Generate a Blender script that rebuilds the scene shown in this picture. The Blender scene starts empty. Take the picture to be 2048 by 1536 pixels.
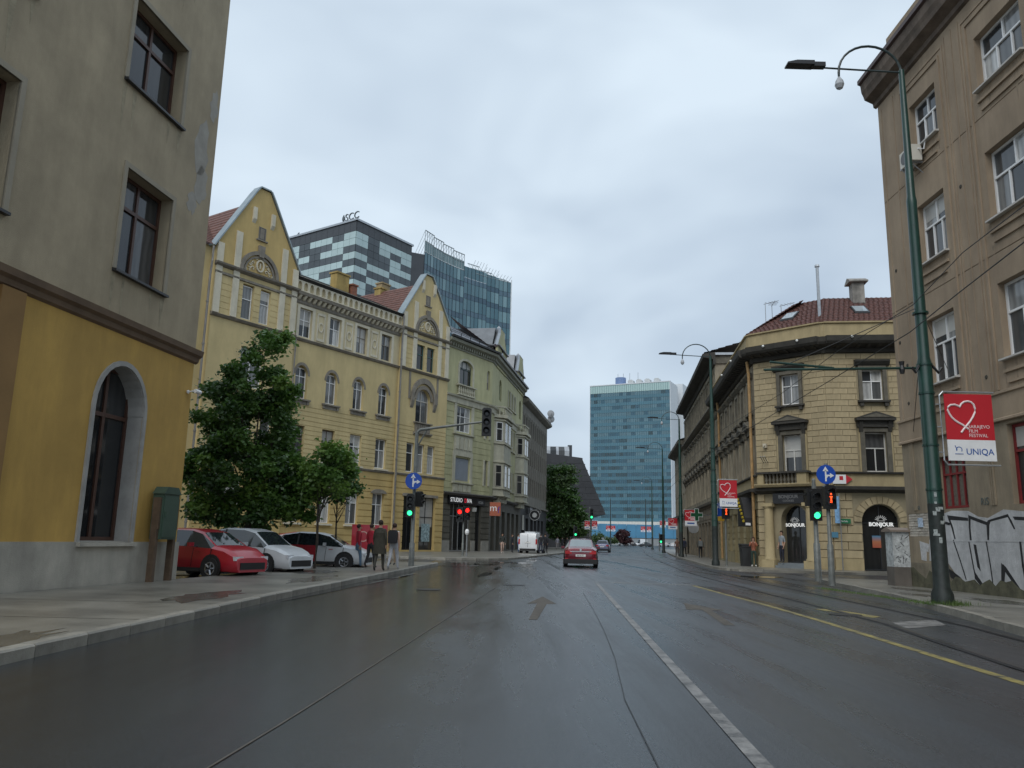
import bpy, bmesh, math, random
from math import sin, cos, pi, radians, atan2, sqrt
from mathutils import Vector, Matrix
random.seed(7)
SC = bpy.context.scene
COL = SC.collection
# ------------------------------------------------------------------ camera
P_, R_ = math.atan(311/1600), radians(1.27)
fw = Vector((0, cos(P_), sin(P_))); u0 = Vector((0, -sin(P_), cos(P_))); r0 = Vector((1, 0, 0))
rt = cos(R_)*r0 + sin(R_)*u0; up = cos(R_)*u0 - sin(R_)*r0
cd = bpy.data.cameras.new('camera'); cam = bpy.data.objects.new('camera', cd); COL.objects.link(cam)
cd.sensor_width = 36; cd.lens = 1600/2048*36; cd.clip_end = 4000; cd.clip_start = .1
cam.matrix_world = Matrix(((rt.x, up.x, -fw.x, 0), (rt.y, up.y, -fw.y, 0), (rt.z, up.z, -fw.z, 1.36), (0, 0, 0, 1)))
SC.camera = cam
# ------------------------------------------------------------------ sky, sun, exposure
w = bpy.data.worlds.new('World'); SC.world = w; w.use_nodes = True
nt = w.node_tree; N = nt.nodes; Lk = nt.links; N.clear()
SUN_EL, SUN_AZ = radians(48), radians(200)          # soft overcast light from behind the camera
out = N.new('ShaderNodeOutputWorld'); bg = N.new('ShaderNodeBackground'); bg.inputs[1].default_value = .1
sky = N.new('ShaderNodeTexSky'); sky.sky_type = 'NISHITA'; sky.sun_disc = False
sky.sun_elevation = SUN_EL; sky.sun_rotation = SUN_AZ; sky.air_density = 1.2; sky.dust_density = 3
tc = N.new('ShaderNodeTexCoord'); mp = N.new('ShaderNodeMapping'); mp.inputs['Scale'].default_value = (1.5, 1.5, 3.2)
mp.inputs['Location'].default_value = (.35, .2, .1)
n1 = N.new('ShaderNodeTexNoise'); n1.inputs['Scale'].default_value = 1.5; n1.inputs['Detail'].default_value = 3.5; n1.inputs['Roughness'].default_value = .5
n1.inputs['Distortion'].default_value = .3
cr = N.new('ShaderNodeValToRGB')
cr.color_ramp.elements[0].position = .34; cr.color_ramp.elements[0].color = (4.15, 5.05, 6.15, 1)
cr.color_ramp.elements[1].position = .64; cr.color_ramp.elements[1].color = (6.6, 7.65, 8.6, 1)
mx = N.new('ShaderNodeMixRGB'); mx.inputs[0].default_value = .93
Lk.new(tc.outputs['Generated'], mp.inputs[0]); Lk.new(mp.outputs[0], n1.inputs[0]); Lk.new(n1.outputs[0], cr.inputs[0])
Lk.new(sky.outputs[0], mx.inputs[1]); Lk.new(cr.outputs[0], mx.inputs[2]); Lk.new(mx.outputs[0], bg.inputs[0]); Lk.new(bg.outputs[0], out.inputs[0])
sl = bpy.data.lights.new('sun', 'SUN'); sl.energy = 1.35; sl.angle = radians(40); sl.color = (1, .985, .955)
so = bpy.data.objects.new('sun', sl); COL.objects.link(so)
sdir = Vector((sin(SUN_AZ)*cos(SUN_EL), cos(SUN_AZ)*cos(SUN_EL), sin(SUN_EL)))
so.rotation_euler = sdir.to_track_quat('Z', 'Y').to_euler(); so.location = (0, -20, 60)
SC.view_settings.view_transform = 'Standard'; SC.view_settings.look = 'None'; SC.view_settings.gamma = 1
SC.view_settings.use_curve_mapping = False; SC.view_settings.exposure = .22
SC.cycles.max_bounces = 6
# ------------------------------------------------------------------ materials
MATS = {}
def M(name, col, rough=.7, metal=0, var=.12, scale=1.2, bump=0, bscale=60, spec=.5, streak=0, emit=0, wet=0, coat=0, rnd=0):
    if name in MATS: return MATS[name]
    m = bpy.data.materials.new(name); m.use_nodes = True; MATS[name] = m
    t = m.node_tree; b = t.nodes['Principled BSDF']; L = t.links
    c = (*col, 1)
    b.inputs['Roughness'].default_value = rough; b.inputs['Metallic'].default_value = metal
    b.inputs['Specular IOR Level'].default_value = spec; b.inputs['Coat Weight'].default_value = coat
    b.inputs['Coat Roughness'].default_value = .06
    if emit:
        b.inputs['Base Color'].default_value = c
        b.inputs['Emission Color'].default_value = c; b.inputs['Emission Strength'].default_value = emit; return m
    tcn = t.nodes.new('ShaderNodeTexCoord')
    cur = None
    def rgb(k): return (min(1, col[0]*k), min(1, col[1]*k), min(1, col[2]*k), 1)
    nz = t.nodes.new('ShaderNodeTexNoise'); nz.inputs['Scale'].default_value = scale; nz.inputs['Detail'].default_value = 6
    nz.inputs['Roughness'].default_value = .65
    L.new(tcn.outputs['Object'], nz.inputs[0])
    r = t.nodes.new('ShaderNodeValToRGB'); r.color_ramp.elements[0].position = .3; r.color_ramp.elements[1].position = .7
    r.color_ramp.elements[0].color = rgb(1-var); r.color_ramp.elements[1].color = rgb(1+var)
    L.new(nz.outputs[0], r.inputs[0]); cur = r.outputs[0]
    if streak:
        mpn = t.nodes.new('ShaderNodeMapping'); mpn.inputs['Scale'].default_value = (.75, .75, .16)
        L.new(tcn.outputs['Object'], mpn.inputs[0])
        n2 = t.nodes.new('ShaderNodeTexNoise'); n2.inputs['Scale'].default_value = 1.3; n2.inputs['Detail'].default_value = 7; n2.inputs['Roughness'].default_value = .7
        L.new(mpn.outputs[0], n2.inputs[0])
        r2 = t.nodes.new('ShaderNodeValToRGB'); r2.color_ramp.elements[0].position = .42; r2.color_ramp.elements[1].position = .62
        r2.color_ramp.elements[0].color = (1-streak, 1-streak, 1-streak, 1); r2.color_ramp.elements[1].color = (1, 1, 1, 1)
        L.new(n2.outputs[0], r2.inputs[0])
        q = t.nodes.new('ShaderNodeMixRGB'); q.blend_type = 'MULTIPLY'; q.inputs[0].default_value = 1
        L.new(cur, q.inputs[1]); L.new(r2.outputs[0], q.inputs[2]); cur = q.outputs[0]
    if rnd:
        oi = t.nodes.new('ShaderNodeObjectInfo'); mr = t.nodes.new('ShaderNodeMapRange')
        mr.inputs[3].default_value = 1-rnd; mr.inputs[4].default_value = 1+rnd; L.new(oi.outputs['Random'], mr.inputs[0])
        q = t.nodes.new('ShaderNodeMixRGB'); q.blend_type = 'MULTIPLY'; q.inputs[0].default_value = 1
        L.new(cur, q.inputs[1]); L.new(mr.outputs[0], q.inputs[2]); cur = q.outputs[0]
    L.new(cur, b.inputs['Base Color'])
    if bump:
        n3 = t.nodes.new('ShaderNodeTexNoise'); n3.inputs['Scale'].default_value = bscale; n3.inputs['Detail'].default_value = 4
        L.new(tcn.outputs['Object'], n3.inputs[0])
        bn = t.nodes.new('ShaderNodeBump'); bn.inputs['Strength'].default_value = bump; bn.inputs['Distance'].default_value = .02
        L.new(n3.outputs[0], bn.inputs['Height']); L.new(bn.outputs[0], b.inputs['Normal'])
    return m
def glass_mat(name, c0, c1, rough=.05, spec=.6, bump=0.03):
    """window pane: dark room behind, some with pale curtains (varies pane by pane)"""
    if name in MATS: return MATS[name]
    m = bpy.data.materials.new(name); m.use_nodes = True; MATS[name] = m
    t = m.node_tree; b = t.nodes['Principled BSDF']; L = t.links
    b.inputs['Roughness'].default_value = rough; b.inputs['Specular IOR Level'].default_value = spec
    tcn = t.nodes.new('ShaderNodeTexCoord'); oi = t.nodes.new('ShaderNodeObjectInfo')
    wv = t.nodes.new('ShaderNodeTexWave'); wv.inputs['Scale'].default_value = 1.1; wv.inputs['Distortion'].default_value = 5; wv.inputs['Detail'].default_value = 2
    L.new(tcn.outputs['Object'], wv.inputs[0])
    pw = t.nodes.new('ShaderNodeMath'); pw.operation = 'POWER'; pw.inputs[1].default_value = 2.2; L.new(oi.outputs['Random'], pw.inputs[0])
    ml = t.nodes.new('ShaderNodeMath'); ml.operation = 'MULTIPLY'; wr = t.nodes.new('ShaderNodeMapRange'); wr.inputs[3].default_value = .62; L.new(wv.outputs['Fac'], wr.inputs[0]); L.new(wr.outputs[0], ml.inputs[0]); L.new(pw.outputs[0], ml.inputs[1])
    mixn = t.nodes.new('ShaderNodeMixRGB'); mixn.inputs[1].default_value = (*c0, 1); mixn.inputs[2].default_value = (*c1, 1)
    L.new(ml.outputs[0], mixn.inputs[0]); L.new(mixn.outputs[0], b.inputs['Base Color'])
    if bump:
        n3 = t.nodes.new('ShaderNodeTexNoise'); n3.inputs['Scale'].default_value = .9
        L.new(tcn.outputs['Object'], n3.inputs[0]); bn = t.nodes.new('ShaderNodeBump'); bn.inputs['Strength'].default_value = bump
        L.new(n3.outputs[0], bn.inputs['Height']); L.new(bn.outputs[0], b.inputs['Normal'])
    return m
def ashphalt_mat(name, base, wetbias=0., seed=0, gutter=False):
    m = bpy.data.materials.new(name); m.use_nodes = True; MATS[name] = m
    t = m.node_tree; b = t.nodes['Principled BSDF']; L = t.links
    tcn = t.nodes.new('ShaderNodeTexCoord')
    def noise(scale, sx, sy, det=6, ro=.6):
        mpn = t.nodes.new('ShaderNodeMapping'); mpn.inputs['Scale'].default_value = (sx, sy, 1); mpn.inputs['Rotation'].default_value = (0, 0, radians(-6)); mpn.inputs['Location'].default_value = (seed, seed*.7, 0)
        L.new(tcn.outputs['Object'], mpn.inputs[0]); n = t.nodes.new('ShaderNodeTexNoise'); n.inputs['Scale'].default_value = scale; n.inputs['Detail'].default_value = det; n.inputs['Roughness'].default_value = ro
        L.new(mpn.outputs[0], n.inputs[0]); return n.outputs[0]
    def ramp(s, a, bb, ca, cb):
        r = t.nodes.new('ShaderNodeValToRGB'); r.color_ramp.elements[0].position = a; r.color_ramp.elements[1].position = bb
        r.color_ramp.elements[0].color = (*ca, 1) if isinstance(ca, tuple) else (ca, ca, ca, 1); r.color_ramp.elements[1].color = (*cb, 1) if isinstance(cb, tuple) else (cb, cb, cb, 1)
        L.new(s, r.inputs[0]); return r.outputs[0]
    lanes = noise(.8, 1.3, .05, 5); patch = noise(.35, 1, .45, 8, .7); grain = noise(38, 1, 1, 4, .8); crack = noise(.55, 1, .3, 12, .72)
    colr = ramp(patch, .3, .7, tuple(c*.7 for c in base), tuple(c*1.35 for c in base))
    g = ramp(grain, .4, .62, .5, 1.6)
    q = t.nodes.new('ShaderNodeMixRGB'); q.blend_type = 'MULTIPLY'; q.inputs[0].default_value = 1; L.new(colr, q.inputs[1]); L.new(g, q.inputs[2])
    L.new(q.outputs[0], b.inputs['Base Color'])
    rl = ramp(lanes, .36, .62, .07-wetbias, .37-wetbias); rp = ramp(crack, .36, .60, .05, .16)
    ad = t.nodes.new('ShaderNodeMath'); ad.operation = 'ADD'; L.new(rl, ad.inputs[0]); L.new(rp, ad.inputs[1])
    sb = t.nodes.new('ShaderNodeMath'); sb.operation = 'SUBTRACT'; sb.inputs[1].default_value = .05; L.new(ad.outputs[0], sb.inputs[0])
    rgh = sb.outputs[0]
    if gutter:      # the crowned road drains to its left gutter: the asphalt there stands under a film of water
        sx = t.nodes.new('ShaderNodeSeparateXYZ'); L.new(tcn.outputs['Object'], sx.inputs[0])
        ax = t.nodes.new('ShaderNodeMath'); ax.operation = 'MULTIPLY_ADD'; ax.inputs[1].default_value = 4.5; L.new(patch, ax.inputs[0]); L.new(sx.outputs['X'], ax.inputs[2])
        mr = t.nodes.new('ShaderNodeMapRange'); mr.interpolation_type = 'SMOOTHSTEP'; mr.inputs[1].default_value = .2; mr.inputs[2].default_value = 2.9; mr.inputs[3].default_value = .28; mr.inputs[4].default_value = 1; L.new(ax.outputs[0], mr.inputs[0])
        mm = t.nodes.new('ShaderNodeMath'); mm.operation = 'MULTIPLY'; L.new(rgh, mm.inputs[0]); L.new(mr.outputs[0], mm.inputs[1]); rgh = mm.outputs[0]
    L.new(rgh, b.inputs['Roughness']); b.inputs['Specular IOR Level'].default_value = 1.0
    mh = t.nodes.new('ShaderNodeMath'); mh.operation = 'MULTIPLY_ADD'; mh.inputs[1].default_value = .35
    L.new(patch, mh.inputs[0]); L.new(grain, mh.inputs[2])
    bn = t.nodes.new('ShaderNodeBump'); bn.inputs['Strength'].default_value = .38; bn.inputs['Distance'].default_value = .014
    L.new(mh.outputs[0], bn.inputs['Height']); L.new(bn.outputs[0], b.inputs['Normal'])
    return m
ASPHALT = ashphalt_mat('wet_asphalt', (.021, .0245, .028), -.03, gutter=True)
SIDE = ashphalt_mat('side_asphalt', (.035, .035, .036), -.08, 5)
PAVE = M('wet_pavement', (.18, .17, .145), .36, var=.45, scale=.6, bump=.4, bscale=25, streak=0)
KERB = M('kerb_stone', (.24, .225, .19), .55, var=.3, scale=3, bump=.4, rnd=.15)
WATER = M('puddle_water', (.012, .013, .015), .02, var=.1)
WHITE = M('white_pvc', (.78, .78, .77), .4, var=.04)
BLACK = M('black_plastic', (.012, .012, .013), .45)
INT = M('dark_interior', (.012, .012, .012), .8)
STEEL = M('grey_steel', (.30, .31, .32), .45, .6)
GALV = M('galvanised', (.42, .44, .46), .4, .7, var=.15, scale=8)
GREENP = M('green_paint', (.008, .040, .030), .38, var=.25, scale=3, coat=.2)
PANE = glass_mat('pane', (.03, .035, .04), (.62, .62, .60))
PANED = glass_mat('dark_pane', (.012, .014, .016), (.10, .10, .10))
SHOPG = glass_mat('shop_glass', (.010, .012, .014), (.09, .085, .075), bump=0)
# ------------------------------------------------------------------ helpers
class MB:
    def __init__(s): s.v = []; s.f = []; s.m = []; s.T = None
    def _a(s, pts):
        i = len(s.v)
        for p in pts:
            s.v.append(tuple(s.T @ Vector(p)) if s.T else tuple(p))
        return i
    def face(s, pts, mi=0):
        i = s._a(pts); s.f.append(tuple(range(i, i+len(pts)))); s.m.append(mi)
    def box(s, x0, x1, y0, y1, z0, z1, mi=0):
        i = s._a([(x0,y0,z0),(x1,y0,z0),(x1,y1,z0),(x0,y1,z0),(x0,y0,z1),(x1,y0,z1),(x1,y1,z1),(x0,y1,z1)])
        for q in ((0,3,2,1),(4,5,6,7),(0,1,5,4),(1,2,6,5),(2,3,7,6),(3,0,4,7)):
            s.f.append(tuple(i+k for k in q)); s.m.append(mi)
    def prism(s, poly, y0, y1, mi=0):          # poly in (x,z), extruded along y
        n = len(poly); i = s._a([(x, y0, z) for x, z in poly]); s._a([(x, y1, z) for x, z in poly])
        s.f.append(tuple(range(i, i+n))); s.m.append(mi); s.f.append(tuple(range(i+2*n-1, i+n-1, -1))); s.m.append(mi)
        for k in range(n):
            a, b = k, (k+1) % n; s.f.append((i+a, i+n+a, i+n+b, i+b)); s.m.append(mi)
    def slab(s, poly, z0, z1, mi=0):           # poly in (x,y), extruded up
        n = len(poly); i = s._a([(x, y, z0) for x, y in poly]); s._a([(x, y, z1) for x, y in poly])
        s.f.append(tuple(range(i+n-1, i-1, -1))); s.m.append(mi); s.f.append(tuple(range(i+n, i+2*n))); s.m.append(mi)
        for k in range(n):
            a, b = k, (k+1) % n; s.f.append((i+a, i+b, i+n+b, i+n+a)); s.m.append(mi)
    def prof(s, pts, x0, x1, mi=0):            # profile in (y,z), extruded along x
        n = len(pts); i = s._a([(x0, y, z) for y, z in pts]); s._a([(x1, y, z) for y, z in pts])
        s.f.append(tuple(range(i, i+n))); s.m.append(mi); s.f.append(tuple(range(i+2*n-1, i+n-1, -1))); s.m.append(mi)
        for k in range(n):
            a, b = k, (k+1) % n; s.f.append((i+a, i+n+a, i+n+b, i+b)); s.m.append(mi)
    def path(s, pts, r, n=8, mi=0, close=False):
        pts = [Vector(p) for p in pts]; rs = r if isinstance(r, (list, tuple)) else [r]*len(pts)
        base = len(s.v); up_ = Vector((0, 0, 1))
        for k, p in enumerate(pts):
            if close: d = pts[(k+1) % len(pts)]-pts[k-1]
            else: d = pts[min(k+1, len(pts)-1)]-pts[max(k-1, 0)]
            d.normalize(); a = d.cross(up_)
            if a.length < 1e-3: a = d.cross(Vector((0, 1, 0)))
            a.normalize(); b = d.cross(a)
            s._a([p+(a*cos(2*pi*j/n)+b*sin(2*pi*j/n))*rs[k] for j in range(n)])
        m_ = len(pts)
        for k in range(m_ if close else m_-1):
            for j in range(n):
                A = base+k*n; B = base+((k+1) % m_)*n
                s.f.append((A+j, A+(j+1) % n, B+(j+1) % n, B+j)); s.m.append(mi)
        if not close:
            s.f.append(tuple(base+j for j in range(n))); s.m.append(mi)
            s.f.append(tuple(base+(m_-1)*n+j for j in range(n-1, -1, -1))); s.m.append(mi)
    def lathe(s, pr, n=12, c=(0, 0, 0), mi=0, axis='z'):
        base = len(s.v)
        for r, z in pr:
            if axis == 'z': s._a([(c[0]+r*cos(2*pi*j/n), c[1]+r*sin(2*pi*j/n), c[2]+z) for j in range(n)])
            elif axis == 'y': s._a([(c[0]+r*cos(2*pi*j/n), c[1]+z, c[2]+r*sin(2*pi*j/n)) for j in range(n)])
            else: s._a([(c[0]+z, c[1]+r*cos(2*pi*j/n), c[2]+r*sin(2*pi*j/n)) for j in range(n)])
        for k in range(len(pr)-1):
            for j in range(n):
                A = base+k*n; B = A+n; s.f.append((A+j, A+(j+1) % n, B+(j+1) % n, B+j)); s.m.append(mi)
        s.f.append(tuple(base+j for j in range(n-1, -1, -1))); s.m.append(mi)
        s.f.append(tuple(base+(len(pr)-1)*n+j for j in range(n))); s.m.append(mi)
    def ball(s, c, r, n=8, mi=0, sq=(1, 1, 1)):
        i0 = len(s.v); rows = n//2
        for a in range(rows+1):
            th = pi*a/rows
            s._a([(c[0]+r*sq[0]*sin(th)*cos(2*pi*j/n), c[1]+r*sq[1]*sin(th)*sin(2*pi*j/n), c[2]+r*sq[2]*cos(th)) for j in range(n)])
        for a in range(rows):
            for j in range(n):
                A = i0+a*n; B = A+n; s.f.append((A+j, B+j, B+(j+1) % n, A+(j+1) % n)); s.m.append(mi)
    def mesh(s, name, mats, smooth=False):
        me = bpy.data.meshes.new(name); me.from_pydata(s.v, [], s.f)
        for m in (mats if isinstance(mats, (list, tuple)) else [mats]): me.materials.append(m)
        me.polygons.foreach_set('material_index', s.m)
        if smooth: me.polygons.foreach_set('use_smooth', [True]*len(s.f))
        me.update()
        bm = bmesh.new(); bm.from_mesh(me)
        if len(s.f) < 60000 and not getattr(s, 'noweld', False): bmesh.ops.remove_doubles(bm, verts=bm.verts, dist=1e-5)
        if not getattr(s, 'noweld', False): bmesh.ops.recalc_face_normals(bm, faces=bm.faces)
        bm.to_mesh(me); bm.free()
        if smooth:
            try: me.set_sharp_from_angle(angle=radians(40))
            except Exception: pass
        return me
    def build(s, name, mats, parent=None, loc=(0, 0, 0), rz=0, smooth=False):
        return link(name, s.mesh(name, mats, smooth), parent, loc, rz)
def link(name, me, parent=None, loc=(0, 0, 0), rz=0):
    o = bpy.data.objects.new(name, me); COL.objects.link(o)
    if parent is not None: o.parent = parent
    o.location = loc; o.rotation_euler = (0, 0, rz); return o
def tag(o, label, cat, group=None):
    o['label'] = label; o['category'] = cat
    if group: o['group'] = group
    return o
def thing(name, label, cat, loc=(0, 0, 0), rz=0, group=None):
    return tag(link(name, None, None, loc, rz), label, cat, group)
def struct(o, kind='structure'): o['kind'] = kind; return o
def copy_tree(o, parent=None):
    c = o.copy(); COL.objects.link(c); c.parent = parent
    for ch in list(o.children): copy_tree(ch, c)
    return c
class Fac:                                    # facade frame: x along, y inward, z up
    def __init__(s, x, y, k, z=0.): s.o = Vector((x, y, z)); s.rz = pi/2-radians(k); s.d = Vector((sin(radians(k)), cos(radians(k)), 0)); s.n = Vector((-s.d.y, s.d.x, 0))
    def at(s, u, y=0, z=0): return s.o+s.d*u+s.n*y+Vector((0, 0, z))
def part(mb, name, mats, b, fac, u=0, y=0, z=0, smooth=False):
    return mb.build(name, mats, b, fac.at(u, y, z)-b.location, fac.rz, smooth)
CACHE = {}
def cached(key, fn):
    if key not in CACHE: CACHE[key] = fn()
    return CACHE[key]
def text(s, size, mat, parent, loc, rz, name='lettering', align='CENTER', ext=.004, off=0., sx=1.):
    c = bpy.data.curves.new(name, 'FONT'); c.body = s; c.size = size; c.align_x = align; c.extrude = ext; c.offset = off
    c.resolution_u = 3
    t = bpy.data.objects.new(name, c); COL.objects.link(t)
    dg = bpy.context.evaluated_depsgraph_get(); me = bpy.data.meshes.new_from_object(t.evaluated_get(dg))
    bpy.data.objects.remove(t); bpy.data.curves.remove(c)
    me.materials.clear(); me.materials.append(mat)
    o = bpy.data.objects.new(name, me); COL.objects.link(o); o.parent = parent; o.location = loc; o.rotation_euler = (pi/2, 0, rz); o.scale = (sx, 1, 1); return o
def wall(mb, u0, u1, z0, z1, holes=(), grooves=(), gd=.035, gw=.05, y=0., mi=0, bi=1):
    us = {u0, u1}; zs = {z0, z1}
    for h in holes:
        us |= {max(u0, min(u1, h[0])), max(u0, min(u1, h[1]))}; zs |= {max(z0, min(z1, h[2])), max(z0, min(z1, h[3]))}
    for g in grooves:
        if z0 < g-gw/2 and g+gw/2 < z1: zs |= {g-gw/2, g+gw/2}
    us = sorted(us); zs = sorted(zs); nu, nz = len(us)-1, len(zs)-1
    D = [[0]*nz for _ in range(nu)]; K = [[mi]*nz for _ in range(nu)]
    for i in range(nu):
        uc = (us[i]+us[i+1])/2
        for j in range(nz):
            zc = (zs[j]+zs[j+1])/2; d = 0.; k = mi
            for g in grooves:
                if abs(zc-g) < gw/2: d = gd
            for h in holes:
                if h[0] < uc < h[1] and h[2] < zc < h[3]: d = h[4]; k = bi
            D[i][j] = y+d; K[i][j] = k
    for i in range(nu):
        for j in range(nz):
            d = D[i][j]; a, b, c, e = us[i], us[i+1], zs[j], zs[j+1]
            mb.face([(a, d, c), (b, d, c), (b, d, e), (a, d, e)], K[i][j])
            if i+1 < nu and abs(D[i+1][j]-d) > 1e-6: mb.face([(b, d, c), (b, D[i+1][j], c), (b, D[i+1][j], e), (b, d, e)], mi)
            if j+1 < nz and abs(D[i][j+1]-d) > 1e-6: mb.face([(a, d, e), (b, d, e), (b, D[i][j+1], e), (a, D[i][j+1], e)], mi)
def arch_fill(mb, u0, u1, zs, zt, d, y=0., mi=0, n=12, rise=None, e=.0):
    """closes the corners of a rectangular recess above its arch (spring zs, top zt)"""
    c = (u0+u1)/2; r = (u1-u0)/2; rise = rise or (zt-zs)
    P = [(c-r*cos(pi*k/n), zs+rise*sin(pi*k/n)) for k in range(n+1)]
    for k in range(n):
        (a, p), (b, q) = P[k], P[k+1]
        mb.face([(a, y, p), (b, y, q), (b, y, zt), (a, y, zt)], mi)
        mb.face([(a, y, p), (a, y+d, p), (b, y+d, q), (b, y, q)], mi)
def arch_ring(mb, c, zs, r0, r1, y0, y1, mi=0, n=14, rise0=None, rise1=None, a0=0, a1=pi):
    rise0 = rise0 or r0; rise1 = rise1 or r1
    A = [(cos(a0+(a1-a0)*k/n), sin(a0+(a1-a0)*k/n)) for k in range(n+1)]
    for k in range(n):
        (ca, sa), (cb, sb_) = A[k], A[k+1]
        mb.prism([(c+r0*ca, zs+rise0*sa), (c+r1*ca, zs+rise1*sa), (c+r1*cb, zs+rise1*sb_), (c+r0*cb, zs+rise0*sb_)], y0, y1, mi)
WRND = random.Random(21); BLIND = M('blind_cloth', (.42, .41, .38), .35, var=.12, scale=2, spec=.7, rnd=.3)
def window(b, fac, u, z, w, h, y, cols=2, tr=.62, fm=None, pm=None, ft=.07, bar=.06, sill=None, low=None, up_=None, name='window', single=False, label=None):
    """u = centre, z = bottom. frame is the window's mesh, panes are its sub-parts"""
    fm = fm or WHITE; pm = pm or PANE; up_ = up_ or cols; low = low or cols
    key = ('win', w, h, cols, tr, fm.name, ft, bar, low, up_)
    rects = []
    zt = h*tr if tr else h
    def lay(a, b_, n, z0, z1):
        wd = (b_-a-(n-1)*bar)/n
        for i in range(n): rects.append((a+i*(wd+bar), a+i*(wd+bar)+wd, z0, z1))
    lay(-w/2+ft, w/2-ft, low, ft, (zt-bar/2) if tr else h-ft)
    if tr: lay(-w/2+ft, w/2-ft, up_, zt+bar/2, h-ft)
    def mk():
        mb = MB(); mb.box(-w/2, -w/2+ft, 0, .08, 0, h); mb.box(w/2-ft, w/2, 0, .08, 0, h)
        mb.box(-w/2+ft, w/2-ft, 0, .08, 0, ft); mb.box(-w/2+ft, w/2-ft, 0, .08, h-ft, h)
        if tr: mb.box(-w/2+ft, w/2-ft, -.01, .08, zt-bar/2, zt+bar/2)
        for (n, z0, z1) in ((low, ft, (zt-bar/2) if tr else h-ft), (up_, zt+bar/2, h-ft)):
            if not tr and z0 > ft: continue
            wd = (w-2*ft-(n-1)*bar)/n
            for i in range(1, n): x = -w/2+ft+i*(wd+bar)-bar; mb.box(x, x+bar, -.005, .08, z0, z1)
        return mb.mesh('window_frame', fm)
    o = link(name, cached(key, mk), b, fac.at(u, y, z)-b.location, fac.rz)
    if label: o['label'] = label
    if single: rects = [(-w/2+ft, w/2-ft, ft, h-ft)]
    for (a, b_, c, e) in rects:
        def mk2():
            mb = MB(); mb.box(-(b_-a)/2, (b_-a)/2, 0, .01, 0, e-c); return mb.mesh('pane', pm)
        link('pane', cached(('pane', round(b_-a, 3), round(e-c, 3), pm.name), mk2), o, ((a+b_)/2, .045, c))
    if name == 'window' and not single and h > 1.5 and 'brown_window' not in fm.name and WRND.random() < .33:
        hb = round(h*WRND.choice((.25, .4, .55)), 2)
        def mkb():
            mb = MB(); mb.box(-w/2+ft, w/2-ft, 0, .006, 0, hb); return mb.mesh('blind', BLIND)
        link('blind', cached(('blind', w, h, hb, ft), mkb), o, (0, .036, h-ft-hb))
    if sill:
        def mk3():
            mb = MB(); mb.prof([(-y-sill[0], -.10), (-y-sill[0], -.04), (.0, .0), (.0, -.10)], -w/2-.08, w/2+.08); return mb.mesh('sill', sill[1])
        link('sill', cached(('sill', w, y, sill[0], sill[1].name), mk3), o)
    return o
def text_on(s, size, mat, b, fac, u, y, z, **k): return text(s, size, mat, b, fac.at(u, y, z)-b.location, fac.rz, **k)
def courses(z0, z1, step): 
    o = []; z = z0
    while z < z1: o.append(round(z, 3)); z += step
    return o
def tile_roof(b, fac, name, mat, u0, u1, z0, z1, y0, y1, n, un=0, inset=0., inset0=0., thick=.06):
    """pitched roof plane from eave (y0,z0) to ridge (y1,z1) as n overlapping tile courses; inset narrows the ridge at the far / near ends"""
    mb = MB()
    for k in range(n):
        a, c = k/n, (k+1)/n
        ya, yc = y0+(y1-y0)*a, y0+(y1-y0)*c; za, zc = z0+(z1-z0)*a, z0+(z1-z0)*c
        ua0, ua1 = u0+inset0*a, u1-inset*a; uc0, uc1 = u0+inset0*c, u1-inset*c
        mb.face([(ua0, ya, za+thick), (ua1, ya, za+thick), (uc1, yc, zc), (uc0, yc, zc)])
        mb.face([(ua0, ya, za), (ua1, ya, za), (ua1, ya, za+thick), (ua0, ya, za+thick)])
        if un:
            m_ = max(1, int((ua1-ua0)/un))
            for i in range(m_):
                x = ua0+(ua1-ua0)*(i+.5)/m_; w_ = un*.3
                mb.face([(x-w_, ya-.01, za+thick+.002), (x, ya-.01, za+thick+.035), (x, yc, zc+.03), (x-w_, yc, zc)])
                mb.face([(x, ya-.01, za+thick+.035), (x+w_, ya-.01, za+thick+.002), (x+w_, yc, zc), (x, yc, zc+.03)])
    return part(mb, name, mat, b, fac)
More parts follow.
